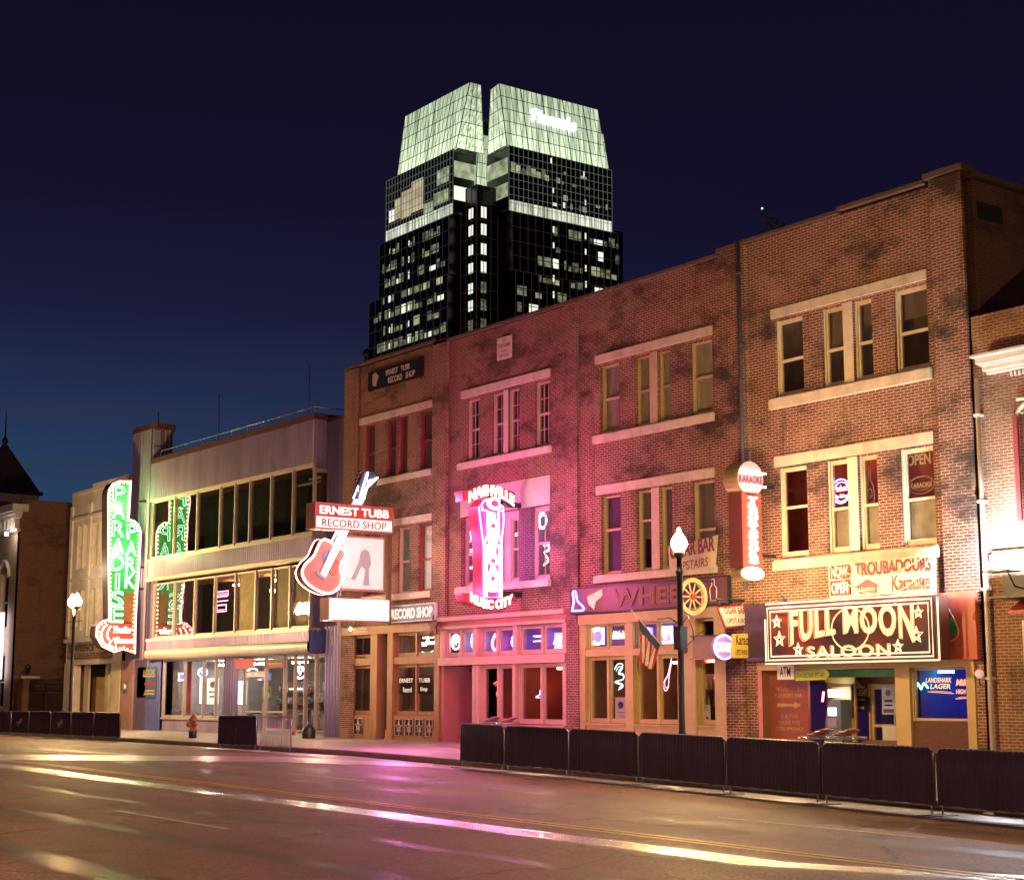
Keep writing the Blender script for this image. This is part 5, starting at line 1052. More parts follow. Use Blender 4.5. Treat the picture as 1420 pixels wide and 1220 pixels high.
mb.text(f, 'CIGAR BAR', .05, .22, w_*.9, .42, .02, bold=.03, depth=.006, shear=.1).text(f, 'UPSTAIRS', .05, -.24, w_*.62, .24, .02, depth=.006, shear=.1).build('lettering', t)
XH = -31.6; fh = side(XH); hp = S(XH, [(995, 842), (1030, 838), (1047, 866), (1006, 871)])
t = thing('hanging_sign', 'slanted red bordered cream sign for the cigar bar swinging from an iron bracket', 'sign', (XH, hp[0][0], hp[0][1]))
MB().m(RED_P).prism(fh, hp, -.05, 0).build('board', t); MB().m(em('cream_lit_sign', (.9, .62, .40), .5)).prism(fh, inset(hp, .05), .001, .015).build('cream_panel', t)
c_ = (sum(p[0] for p in hp)/4, sum(p[1] for p in hp)/4); f = Fr(fh.P(c_[0], c_[1], .02), (0, 1, .02), (0, -.18, .8))
MB().m(pm('maroon_letters')).text(f, 'CIGAR BAR', 0, .15, .78, .18, 0, bold=.02, depth=.006).text(f, 'UPSTAIRS', .0, -.12, .7, .14, 0, depth=.006).build('lettering', t)
MB().m(BLACK).tube([fh.P(hp[0][0]-.1, hp[0][1]+.22, -.03), fh.P(-.02, hp[0][1]+.22, -.03)], .025).tube([fh.P(hp[0][0]+.1, hp[0][1]+.2, -.03), fh.P(hp[0][0]+.1, hp[0][1], -.03)], .012).tube([fh.P(-.02, hp[0][1]-.1, -.03), fh.P(-.3, hp[0][1]+.2, -.03)], .02).build('bracket', t)
ap = S(-31.2, [(1016, 879), (1049, 877), (1050, 912), (1015, 912)]); fa = side(-31.2); t = thing('hanging_sign', 'yellow square karaoke sign with a black arrow, below the slanted sign', 'sign', (-31.2, ap[0][0], ap[0][1]))
MB().m(pm('mustard_board', (.58, .44, .10), .5, var=.1)).prism(fa, ap, -.05, 0).build('board', t)
ca_, cb_ = sum(p[0] for p in ap)/4, sum(p[1] for p in ap)/4
MB().m(BLACK).text(fa, 'Karaoke', ca_, cb_+.15, .62, .26, .005, bold=.01, depth=.006).text(fa, 'UPSTAIRS', ca_-.12, cb_-.17, .42, .13, .005, depth=.006).prism(fa, [(ca_+.14, cb_-.18), (ca_+.24, cb_-.06), (ca_+.24, cb_-.11), (ca_+.36, cb_-.11), (ca_+.36, cb_-.25), (ca_+.24, cb_-.25), (ca_+.24, cb_-.30)], .005, .012).build('lettering', t)
MB().m(BLACK).box(fa, ap[0][0]-.02, -.0, ap[0][1], ap[0][1]+.04, -.04, -.01).build('bracket', t)
XG = -31.5; fg = side(XG); (gy, gz), = S(XG, [(1003, 897)]); t = thing('oval_neon_sign', 'oval blue rimmed neon cigars sign beside the yellow karaoke sign', 'neon sign', (XG, gy, gz))
MB().m(pm('violet_lightbox_back')).prism(fg, oval(gy, gz, .36, .32)[:-1], -.1, 0).build('back_panel', t); MB().m(em('neon_blue_rim', (.30, .32, 1), 7)).neon(fg, [oval(gy, gz, .35, .31)], .022, .04).build('rim_tube', t)
MB().m(em('neon_lemon', (1, .80, .25), 3.5)).text(fg, 'CIGARS', gy, gz, .58, .24, .03, bold=.02, depth=.01, shear=.15).build('lettering', t)
bx_ = MB().m(pm('brown_canopy_metal', (.22, .15, .10), .5, .3)); P0, P1 = at_plane(960, 883, 1, -.5), at_plane(1012, 911, 1, -.5); bx_.wbox(P0.x, P1.x, -.5, -.12, P1.z, P0.z).m(BLACK).wbox(P0.x-.05, P1.x+.05, -.56, -.1, P0.z, P0.z+.03).m(RED_P).wbox(P0.x-.05, P1.x+.05, -.54, -.1, P1.z-.04, P1.z)
tag(bx_.build('door_canopy'), 'plain brown metal canopy box over the right hand door of the yellow shop front', 'canopy')
rb_ = MB().m(RED_P); p = at_plane(948, 900, 1, -.4); rb_.ball(p, .12).m(BLACK).tube([p, (p.x+.35, -.12, p.z+.45), (p.x+.6, -.1, p.z+.5)], .012); tag(rb_.build('red_lantern'), 'small round red lantern on a curved wire beside the street lamp pole', 'lantern')
# --- Full Moon sign
YF = -.85; A = FP(YF, [(1065, 842), (1065, 917), (1297, 880)]); fx0, fx1 = A[0][0], A[2][0]; fz0, fz1 = A[1][1], A[0][1]; ff = front(YF)
fm = thing('saloon_sign', 'large dark saloon signboard with cream bowed letters, stars and a double neon border', 'sign', (fx0, YF, fz0))
MB().m(pm('brown_sign_cabinet', (.14, .05, .04), .5)).wbox(fx0-.04, fx1+.04, YF+.01, -.4, fz0-.05, fz1+.05).build('cabinet', fm)
SG = paint('moon_sign_art', [(.08, .008, .012), (.02, .006, .012), (.02, .006, .01), (.06, .03, .16), (.02, .006, .01), (.02, .16, .05), (.20, .03, .015)], .55, (1, 1, .8))
MB().m(SG).box(ff, fx0, fx1, fz0, fz1, -.008, 0).build('face_panel', fm)
CRM = em('cream_letter_glow', (1, .80, .50), .62, (.6, .5, .3)); TBC = em('neon_cream_tube', (1, .74, .48), 1.3)
cxm = (fx0+fx1)/2; W_M = fx1-fx0; H_M = fz1-fz0; czm = (fz0+fz1)/2
wf = lambda a, b: (a, b+(-.0 if b > 0 else (b*.0)+ -.26*(abs(a)/(W_M*.38))**2*(-b/.3)))
lt = MB().m(CRM).text(ff, 'FULL MOON', cxm+.02*W_M, czm+.18*H_M, W_M*.74, H_M*.44, .03, bold=.018, depth=.03, warp=wf, space=1.12); lt.text(ff, 'SALOON', cxm+.02, fz0+.15*H_M, W_M*.50, H_M*.20, .03, bold=.018, depth=.03, space=1.12); lt.build('lettering', fm)
tb = MB().m(em('neon_letter_edge', (1, .40, .16), 1.2)).text(ff, 'FULL MOON', cxm+.02*W_M, czm+.18*H_M, W_M*.755, H_M*.47, .06, tube=.009, bold=.03, warp=wf, space=1.12).text(ff, 'SALOON', cxm+.02, fz0+.15*H_M, W_M*.51, H_M*.22, .06, tube=.008, bold=.03, space=1.12); tb.build('letter_tube', fm)
MB().m(em('neon_cream_dim', (1, .7, .4), .8)).neon(ff, [oval(cxm+.02*W_M, czm+.03*H_M, .60, .50)], .018, .02).build('moon_ring', fm)
for a, b, r in ((.065, .72, .17), (.08, .40, .20), (.20, .20, .17), (.92, .76, .15), (.905, .38, .20), (.80, .20, .16)): MB().m(TBC).neon(ff, [star(fx0+a*W_M, fz0+b*H_M, r)], .015, .05).neon(ff, [star(fx0+a*W_M, fz0+b*H_M, r*.5)], .01, .05).build('star_tube', fm)
MB().m(TBC).neon(ff, [rct(fx0+.03, fx1-.03, fz0+.03, fz1-.03), rct(fx0+.13, fx1-.13, fz0+.12, fz1-.12)], .022, .06).neon(ff, [[(fx0-.1, fz0-.06), (fx1+.12, fz0-.06)], [(fx1+.12, fz0-.06), (fx1+.12, fz1)], [(fx0-.08, fz0+.0), (fx0-.08, fz1-.3)], [(fx0-.05, fz1+.08), (fx1+.1, fz1+.08)]], .022, .03).build('border_tube', fm)
MB().m(BLACK).lathe((fx0+.35, YF+.2, fz1+.05), [(.12, 0), (.14, .08), (.05, .16), (.01, .2)], 8).build('top_finial', fm)
bb = MB().m(pm('dark_violet_panel', (.06, .03, .07), .4, .2)).wbox(-31.3, fx0+.3, -.38, -.02, 2.55, 4.0); bb.build('side_panel', fm); MB().m(MATS['dark_violet_panel']).wbox(fx1-.5, -25.0, -.42, -.02, 2.5, 3.98).build('side_panel', fm)
pg = MB().m(paint('red_mural_paint', [(.36, .03, .04), (.50, .07, .06), (.42, .04, .05), (.60, .20, .14)], .9)).wbox(-25.3, -24.02, -.2, -.04, 2.46, 4.0)
o = pg.build('mural_panel'); tag(o, 'glossy red painted panel with a green patch at the right end of the saloon sign', 'sign')
MB().m(pm('green_mural_patch', (.04, .45, .12), .4)).prism(front(-.2), spline([(-25.2, 3.0), (-24.95, 2.98), (-24.62, 3.05), (-24.58, 3.25), (-24.8, 3.45), (-25.1, 3.5), (-25.2, 3.3)], 4, True), .0, .012).m(pm('pale_pink_line', (.8, .45, .4), .5)).neon(front(-.2), [spline([(-25.2, 2.9), (-24.7, 2.9), (-24.5, 3.1), (-24.75, 3.6), (-25.0, 3.85)], 5)], .02, .015).build('painted_swirl', o)
# troubadours banner
tbn = FP(-.35, [(1149, 780), (1297, 766), (1298, 822), (1148, 828)]); x0_, x1_ = tbn[0][0], tbn[1][0]
t = thing('banner', 'cream karaoke banner with maroon block letters hung under the saloon windows', 'banner', (x0_, -.35, tbn[0][1]))
mb = MB().m(pm('white_banner_cloth', (.72, .62, .46), .7, var=.1)); vs = []; zb = (tbn[2][1]+tbn[3][1])/2; zt = (tbn[0][1]+tbn[1][1])/2
for i in range(21):
    u = i/20; a = x0_+(x1_-x0_)*u; sag = .07*math.sin(math.pi*u)
    for v in (0, .33, .66, 1): vs.append((a, -.35-.025*math.sin(u*14+v*3)*(.3+v), zb+(zt-zb)*v-sag*v))
mb.add(vs, [(4*i+k, 4*i+4+k, 4*i+5+k, 4*i+1+k) for i in range(20) for k in (0, 1, 2)], True).build('cloth', t)
f = front(-.40); zc = (zb+zt)/2; ML = pm('maroon_letters')
mb = MB().m(ML).box(f, x0_+.08, x0_+.72, zb+.47, zt-.1, .0, .008).box(f, x0_+.08, x0_+.72, zb+.06, zb+.42, .0, .008)
mb.text(f, 'TROUBADOURS', x0_+2.07, zt-.24, 2.35, .33, .0, bold=.03, depth=.006).text(f, 'Karaoke', x0_+2.62, zb+.26, 1.15, .38, .0, bold=.01, depth=.006)
mb.prism(f, [(x0_+.86, zb+.22), (x0_+1.28, zb+.40), (x0_+1.7, zb+.22), (x0_+1.56, zb+.22), (x0_+1.56, zb+.06), (x0_+1.0, zb+.06), (x0_+1.0, zb+.22)], 0, .006); mb.build('lettering', t)
MB().m(pm('banner_white_print', (.75, .7, .6), .6)).text(f, 'NOW', x0_+.40, zb+.63, .54, .26, .01, bold=.03, depth=.006).text(f, 'OPEN', x0_+.40, zb+.24, .54, .28, .01, bold=.03, depth=.006).text(f, 'Upstairs', x0_+1.28, zb+.16, .48, .11, .01, depth=.006).build('lettering', t)
MB().m(em('festoon_wire', (1, .75, .5), .5, (.5, .45, .3))).neon(f, [spline([(x0_+.1, zt), (x0_+.8, zt-.35), (x0_+1.9, zt-.42), (x0_+2.8, zt-.2), (x1_-.05, zt+.08)], 6), spline([(x0_+.1, zt-.1), (x0_+.9, zb+.2), (x0_+2.0, zb+.02), (x0_+2.9, zb+.35), (x1_-.03, zt+.05)], 6)], .012, .04).build('festoon', t)
# recess signs
t, f, hw, hh = board('hanging_sign', 'white cash machine letters board hanging under the saloon sign', *[FP(-.3, [(1079, 920)])[0][0], FP(-.3, [(1101, 920)])[0][0]], FP(-.3, [(1079, 942)])[0][1], FP(-.3, [(1079, 921)])[0][1], WHITE_P, .3, .34)
letters(t, f, BLACK, [('ATM', 0, 0, .38, .26)], .342, bold=.01)
A = FP(-.35, [(1103, 931), (1103, 942), (1150, 935)]); t = thing('arrow_sign', 'lime green arrow shaped karaoke sign pointing right below the saloon sign', 'sign', (A[0][0], -.35, A[0][1]))
xa, xb_, zc = A[0][0], A[2][0], (A[0][1]+A[1][1])/2; f = front(-.35)
MB().m(pm('lime_board', (.42, .55, .06), .5)).prism(f, [(xa, zc-.13), (xb_-.15, zc-.11), (xb_-.15, zc-.17), (xb_, zc+.02), (xb_-.15, zc+.2), (xb_-.15, zc+.14), (xa, zc+.12)], -.02, 0).build('board', t)
MB().m(BLACK).text(f, 'KARAOKE BAR UPSTAIRS', (xa+xb_)/2-.06, zc, (xb_-xa)*.82, .12, .003, bold=.01, depth=.004).build('lettering', t)
f = front(.25); mb = MB().m(pm('faded_gold_letters', (.52, .36, .14), .6)); x_ = -30.4
for w_, z_, s_ in (('TROUBADOURS', 1.82, .95), ('KARAOKE BAR', 1.66, .95), ('21 & OVER', 1.13, .62), ('SMOKE FREE', .97, .75), ('OPEN 4PM DAILY', .81, .98)): mb.text(f, w_, x_, z_, s_, .10, .003, depth=.004)
mb.prism(f, [(x_-.42, 1.36), (x_-.42, 1.46), (x_+.2, 1.44), (x_+.2, 1.50), (x_+.45, 1.41), (x_+.2, 1.32), (x_+.2, 1.38)], .003, .008)
o = mb.build('wall_lettering'); o.parent = sal; o.location = (-sal.location.x, 0, 0)
sg = MB().m(pm('green_teal_board', (.05, .26, .14), .5)).wbox(-29.7, -26.7, .3, .34, 2.1, 2.29); tag(sg.build('header_board'), 'plain green header board above the saloon entrance recess', 'sign')

# ------------------------------------------------------------------ neon and posters in the windows
def wneon(name, label, px, py, w, h, lines=(), texts=(), col=N_WHITE, r=.018, y=.30, col2=None, group=None, back=None):
    p = at_plane(px, py, 1, y); f = Fr((p.x, y, p.z), (1, 0, 0), (0, 0, 1)); mb = MB().m(col)
    r *= .55
    for l in lines: mb.neon(f, [[(a*w, b*h) for a, b in l]], r, 0); mb.neon(f, [[(a*w*.8, b*h*.8-.01) for a, b in l]], r*.6, -.02)
    if col2: mb.m(col2)
    for it in texts: mb.text(f, it[0], it[1]*w, it[2]*h, it[3]*w, it[4]*h, .01, bold=.02, depth=.015, shear=it[5] if len(it) > 5 else 0)
    if back: mb.m(back).box(f, -w*.5, w*.5, -h*.5, h*.5, -.05, -.03)
    o = mb.build(name, None, None, (p.x, y, p.z)); tag(o, label, 'neon sign', group); return o
OV = [oval(0, 0, .5, .5, 16)]; SQ = [rct(-.5, .5, -.45, .45)]
WAVE = [spline([(-.5, -.2), (-.2, .3), (0, -.2), (.2, .3), (.5, -.1)], 5)]
HW = em('neon_hot_white', (.95, .88, 1), 7); HP = em('neon_hot_pink', (1, .35, .55), 6); HV = em('neon_hot_violet', (.5, .3, 1), 8)
wneon('window_neon', 'white neon oval in the leftmost transom light of the salmon shop front', 632, 890, .5, .5, OV+WAVE, (), HW, .03)
wneon('window_neon', 'pink and white stacked neon, second transom light from the left, salmon front', 658, 888, .4, .55, OV, [('e', 0, 0, .6, .6)], HP, .03, col2=HW)
wneon('window_neon', 'magenta crescent neon in the third transom light of the salmon shop front', 688, 890, .5, .55, [spline([(-.1, .5), (-.45, .1), (-.4, -.35), (.0, -.5), (.1, -.1), (.1, .4)], 5)], (), N_MAG, .045)
wneon('window_neon', 'violet white oval neon in the fourth transom light of the salmon shop front', 717, 889, .6, .45, OV+WAVE, (), HW, .035, back=em('violet_glow_card', (.4, .25, 1), 1.3))
wneon('window_neon', 'blue and white barred neon in the fifth transom light of the salmon shop front', 747, 885, .55, .4, [[(-.5, .2), (.5, .2)], [(-.5, -.2), (.5, -.2)], [(.4, .5), (.4, -.5)]], (), HV, .035)
wneon('window_neon', 'rosy script neon in the rightmost transom light of the salmon shop front', 776, 888, .6, .5, WAVE+[[(-.4, -.4), (.4, -.4)]], (), HP, .045, back=em('rose_glow_card', (1, .5, .4), 1.6))
wneon('window_neon', 'red curling neon low in the first tall window of the salmon shop front', 691, 958, .5, .6, [spline([(-.5, .4), (0, .5), (.3, .1), (-.2, -.1), (.2, -.5), (.5, -.3)], 5)], (), N_RED, .022)
wneon('window_neon', 'tangled red and white neon in the second tall window of the salmon shop front', 717, 945, .5, .9, WAVE+[[(-.3, .5), (.4, .45)], [(-.4, -.1), (.3, .0)], [(.0, .4), (.1, -.5)]], (), HP, .018)
wneon('window_neon', 'small blue crown neon in the third tall window of the salmon shop front', 749, 963, .45, .3, [[(-.5, -.3), (.5, -.3)], [(-.5, -.2), (-.1, .0), (0, .5), (.1, .0), (.5, -.2)]], (), em('neon_blue_white', (.35, .5, 1), 5), .018)
wneon('window_neon', 'big violet white neon box in the leftmost transom light of the yellow shop front', 828, 882, .62, .5, OV+SQ, (), HW, .04, back=em('violet_glow_card', (.4, .25, 1), 1.3))
wneon('window_neon', 'white script neon on a red ground in the yellow front second transom light', 860, 880, .70, .28, (), [('Michelob', 0, 0, .95, .8, .3)], N_WHITE, col2=em('neon_script_soft', (1, .8, .7), 7), back=pm('red_glow_ground', (.5, .1, .08)))
wneon('window_neon', 'violet ring neon behind the flag in the third transom light of the yellow shop front', 896, 882, .5, .5, OV, (), HV, .04, back=em('violet_glow_card', (.4, .25, 1), 1.3))
wneon('window_neon', 'dazzling white violet neon in the transom light next to the lamp post', 922, 880, .62, .5, SQ+WAVE, (), HW, .045, back=em('violet_glow_card', (.4, .25, 1), 1.3))
wneon('window_neon', 'pale cyan script neon in the second tall window of the yellow shop front', 859, 938, .55, .75, [spline([(-.4, .3), (-.1, .5), (.3, .45), (-.1, .15), (.3, .1), (.3, -.1), (-.4, -.2), (.3, -.35), (-.1, -.5)], 4)], (), em('neon_ice', (.6, .9, 1), 3), .026)
wneon('window_neon', 'slanting pink guitar neon in the tall window beside the lamp post', 925, 935, .4, .9, [spline([(.5, .5), (.1, .0), (-.1, -.1), (-.4, -.3), (-.2, -.5), (.1, -.4), (.2, -.1), (.5, .4)], 4)], (), HP, .016)
wneon('window_neon', 'red neon word sign over the narrow right hand window of the yellow shop front', 978, 916, .65, .14, (), [('OPEN', 0, 0, .9, .8)], N_RED, col2=N_RED)
wneon('window_neon', 'blue and red round beer neon in an upper window of the saloon building', 1166, 681, .62, .62, OV, [('Pabst', 0, .12, .8, .26, .2), ('Blue Ribbon', 0, -.2, .66, .16, .1)], em('neon_blue_deep', (.22, .20, 1), 16), .028, y=.32, col2=em('neon_red_script', (1, .25, .3), 8))
o = wneon('window_neon', 'unlit bottle shaped tube sign beside the lit round beer neon', 1206, 674, .35, .9, [spline([(-.1, .5), (-.1, .2), (-.35, -.05), (-.35, -.5), (.35, -.5), (.35, -.05), (.1, .2), (.1, .5), (-.1, .5)], 3), oval(0, -.2, .2, .14, 10)], (), em('dim_cream_tube', (1, .7, .45), .10), .016, y=.30)  # unlit tubes given a faint emission so that they show
o = wneon('window_neon', 'unlit open and karaoke tube sign in the rightmost window above the banner', 1275, 656, .8, 1.05, [oval(.05, -.28, .5, .2, 18)], [('OPEN', 0, .32, .9, .26), ('KARAOKE', .05, -.28, .8, .12)], MATS['dim_cream_tube'], .014, y=.30)
wneon('window_neon', 'teal script neon at the left of the saloon serving hatch', 1277, 952, .45, .3, WAVE, [('Lager', 0, -.6, .8, .4, .3)][:0], em('neon_teal', (.3, 1, .85), 5), .03, y=.32)
wneon('window_neon', 'gold lettered beer sign high in the saloon serving hatch', 1302, 948, .85, .45, [[(-.4, -.4), (.5, -.5)]], [('LANDSHARK', 0, .2, .9, .26, .2), ('LAGER', .05, -.12, .7, .26, .2)], em('neon_gold_dim', (1, .6, .25), 1.5), .014, y=.2)
wneon('window_neon', 'orange lettered beer sign at the right of the saloon serving hatch', 1338, 955, .62, .5, [[(-.45, -.45), (.45, -.38)]], [('Miller', 0, .3, .8, .3, .3), ('HIGH LIFE', 0, -.12, .8, .22, .1)], em('neon_orange_dim', (1, .35, .12), 2.0), .016, y=.2)
wneon('window_neon', 'white neon flourish in the upper right light of the timber shop front', 593, 893, .7, .55, [spline([(-.5, -.1), (-.3, .1), (-.2, -.1), (0, .5), (.15, .1), (.4, .0)], 4)], (), HW, .026, y=.45)
wneon('window_neon', 'turquoise underline neon below the white flourish in the timber shop front', 593, 903, .7, .2, [spline([(-.5, 0), (0, -.3), (.5, .1)], 5)], (), em('neon_turq', (.2, .95, .8), 5), .03, y=.45)
wneon('window_neon', 'pale blue arched neon in the narrow left window of the timber shop front', 494, 938, .9, .4, [arc(0, -.4, .5, 20, 160, 10, .9)], (), em('neon_paleblue', (.65, .9, 1), 5), .04, y=.7)
wneon('window_neon', 'bright white window neon in the right hand light behind the magenta sign', 752, 722, .42, .5, OV, (), HW, .045, y=.5)
wneon('window_neon', 'curled white neon low in the right hand light behind the magenta sign', 757, 768, .42, .7, [spline([(-.3, .4), (.2, .5), (.4, .2), (-.2, .1), (.3, -.3), (-.3, -.5)], 4)], (), em('neon_softwhite', (1, .85, .75), 5), .035, y=.5)
wneon('window_neon', 'blocky white neon low in the leftmost light behind the magenta sign', 652, 775, .5, .7, SQ, (), em('neon_softwhite', (1, .85, .75), 5), .045, y=.5)
wneon('window_neon', 'red flower neon high in the leftmost light behind the magenta sign', 650, 738, .4, .8, [oval(0, .2, .4, .25, 10), oval(0, -.25, .35, .2, 10)], (), em('neon_peach', (1, .6, .45), 5), .03, y=.5)
wneon('window_neon', 'yellow green glowing panel in the middle light behind the magenta sign', 716, 725, .4, .9, SQ, (), em('neon_limewhite', (.75, 1, .45), 5), .05, y=.5)
wneon('window_neon', 'pink striped awning neon in the middle of the lower window ribbon of the metal building', 308, 833, 1.4, .9, [rct(-.5, .4, .25, .45), rct(-.45, .3, -.5, -.2), [(-.5, 0), (.4, .0)]], (), HP, .04, y=.5)
wneon('window_neon', 'violet white neon at the upper left of the ground floor bar window', 252, 938, .7, .35, SQ, (), HW, .03, y=.7, back=em('violet_glow_card', (.4, .25, 1), 1.3))
wneon('window_neon', 'blue white cloud shaped neon at the top middle of the ground floor bar window', 281, 932, 1.0, .4, OV+WAVE, (), em('neon_blue_white', (.35, .5, 1), 5), .035, y=.7)
wneon('window_neon', 'white and violet neon above the far tables by the bar entrance', 416, 932, .9, .5, OV+WAVE, (), HW, .04, y=1.6)
wneon('window_neon', 'long white light bar by the bar entrance', 410, 955, 1.0, .2, [[(-.5, 0), (.5, 0)]], (), HW, .05, y=2.2)
wneon('window_neon', 'white neon bar over the tables in the ground floor bar window', 242, 955, 1.1, .2, [[(-.5, 0), (.5, 0)]], (), em('neon_rose_white', (1, .75, .75), 5), .04, y=1.6)
wneon('window_neon', 'pale oval neon over the right hand bar door', 350, 931, 1.0, .3, OV, (), em('neon_paleblue', (.65, .9, 1), 5), .03, y=1.2)
for px, py, lab in ((338, 834, 'round'), (378, 819, 'left'), (391, 816, 'right')):
    p = at_plane(px, py, 1, 1.0); l_ = MB().m(em('lantern_glow', (1, .72, .30), 26)).ball(p, .20 if lab == 'round' else .12).m(BLACK).tube([p+Vector((0, 0, .1)), (p.x, 1.0, 6.7)], .012)
    tag(l_.build('pendant_lamp'), {'round': 'large glowing pendant globe in the lower window ribbon', 'left': 'left of the two small pendants in the lower window ribbon', 'right': 'right of the two small pendants in the lower window ribbon'}[lab], 'pendant lamp')
def poster(label, px0, py0, px1, py1, y, mat, art=(), txt=(), cat='poster', name='poster', tm=BLACK):
    a = at_plane(px0, (py0+py1)/2, 1, y); b = at_plane(px1, (py0+py1)/2, 1, y); t0 = at_plane(px0, py0, 1, y).z; b0 = at_plane(px0, py1, 1, y).z
    f = Fr(((a.x+b.x)/2, y, (t0+b0)/2), (1, 0, 0), (0, 0, 1)); hw, hh = (b.x-a.x)/2, (t0-b0)/2
    mb = MB().m(mat).box(f, -hw, hw, -hh, hh, -.012, 0); mb.m(tm)
    for s_, u, v, w, h in txt: mb.text(f, s_, u*hw, v*hh, w*2*hw, h*2*hh, .003, bold=.01, depth=.003)
    for m_, pts in art: mb.m(m_).prism(f, [(u*hw, v*hh) for u, v in pts], .001, .006)
    return tag(mb.build(name, None, None, tuple(f.o)), label, cat)
PAPER = pm('poster_paper', (.70, .66, .58), .7, var=.1)
LPAP = em('lit_poster', (1, .95, .85), 1.5)
poster('white concert poster in the second tall window of the yellow shop front', 853, 966, 869, 1000, .16, PAPER, [(BLACK, oval(0, .35, .45, .3, 12)[:-1]), (pm('grey_print', (.3, .3, .32)), [(-.7, -.2), (.7, -.2), (.7, -.3), (-.7, -.3)]), (MATS['grey_print'], [(-.6, -.5), (.6, -.5), (.6, -.6), (-.6, -.6)])])
poster('cream notice with red mark in the narrow right hand window of the yellow front', 973, 977, 985, 1001, .16, PAPER, [(RED_P, oval(.3, -.5, .3, .2, 8)[:-1])], [('ITC', 0, .6, .6, .25)])
poster('blue and white notice on the right hand saloon door', 1223, 953, 1241, 990, 1.35, pm('pale_blue_paper', (.5, .55, .66)), [(BLUE_P, [(-.8, -.9), (.8, -.9), (.8, -.6), (-.8, -.6)]), (BLUE_P, oval(0, .6, .4, .25, 10)[:-1]), (BLACK, [(-.6, .1), (.6, .1), (.6, -.1), (-.6, -.1)]), (BLACK, [(-.6, -.25), (.6, -.25), (.6, -.4), (-.6, -.4)])])
poster('white sheet low on the right hand saloon door', 1224, 1006, 1243, 1032, 1.35, PAPER)
poster('beer advert with a snowy mountain on the left hand saloon door glass', 1167, 940, 1203, 966, 1.34, pm('dark_red_print', (.20, .05, .06)), [(WHITE_P, [(-.3, -.1), (.0, .6), (.2, .75), (.5, .3), (.8, -.1)])], [('COORS LIGHT', .1, -.55, .85, .32)], tm=WHITE_P)
poster('black price board below the snowy beer advert', 1180, 966, 1206, 986, 1.30, BLACK, [(pm('pinkish_print', (.5, .3, .3)), [(-.6, .5), (.5, .5), (.5, .75), (-.6, .75)]), (MATS['pinkish_print'], [(-.4, -.7), (.4, -.7), (.4, -.3), (-.4, -.3)])])
poster('bright white notice with dark print at the right of the ground floor bar window', 287, 940, 303, 976, .5, LPAP, [(MATS['grey_print'], oval(0, .5, .5, .25, 10)[:-1]), (MATS['grey_print'], [(-.6, 0), (.6, 0), (.6, -.12), (-.6, -.12)]), (MATS['grey_print'], [(-.5, -.35), (.5, -.35), (.5, -.5), (-.5, -.5)])])
poster('glowing blank white panel inside the bar door', 329, 944, 342, 976, .75, em('glowing_panel', (1, .98, .95), 4))
poster('tall narrow glowing panel behind the ground floor bar window', 277, 940, 282, 975, 1.2, em('glowing_panel2', (1, .95, .9), 4))
poster('small blue framed picture in the bar doorway', 362, 933, 376, 943, 1.4, em('tv_blue', (.15, .2, .45), 1.2), [(PAPER, rct(-.6, .6, -.5, .5)[:-1])])
poster('white picture of a dark bottle on the green wall by the bar entrance', 363, 951, 377, 968, 1.5, pm('olive_print', (.25, .3, .05)), [(BLACK, oval(0, .1, .5, .6, 10)[:-1]), (PAPER, [(-.4, -.9), (.5, -.9), (.5, .0), (-.4, .0)])])
poster('red sign with dark wording above the bar door', 326, 914, 352, 927, .1, RED_P, (), [('NO COVER', 0, .4, .8, .3), ('LIVE BANDS', 0, -.4, .9, .35)][:0]+[], name='hanging_board', cat='sign')
poster('dark sign with red and gold strips beside the red one above the bar door', 366, 915, 395, 927, .1, pm('dark_brown_sign', (.12, .06, .04)), [(RED_P, [(-.6, -.6), (.8, -.6), (.8, -.2), (-.6, -.2)]), (TRIM_Y, [(-.6, .0), (.7, .0), (.7, .2), (-.6, .2)])], name='hanging_board', cat='sign')
poster('tall printed LOOK poster on the blue corrugated wall', 190, 925, 216, 967, .05, paint('look_poster', [(.05, .12, .22), (.22, .05, .04), (.08, .15, .25)], 1.5), [(TRIM_Y, [(-.35, .35), (.9, .35), (.9, .42), (-.35, .42)]), (RED_P, [(-.2, -.2), (.9, -.2), (.9, .0), (-.2, .0)]), (TRIM_Y, [(-.1, -.6), (.9, -.6), (.9, -.5), (-.1, -.5)]), (TRIM_Y, [(-.2, -.8), (.9, -.8), (.9, -.7), (-.2, -.7)])], [('LOOK', .3, .65, .62, .2)], tm=TRIM_Y)
o = poster('white shop lettering across the two tall right hand timber framed windows', 552, 938, 600, 962, .10, GLASS, (), [('ERNEST', -.52, .55, .40, .24), ('TUBB', .52, .55, .32, .24), ('Record', -.45, -.5, .25, .3), ('Shop', .5, -.5, .2, .3)], name='window_lettering', cat='lettering', tm=em('window_letter_white', (1, .85, .75), .5))
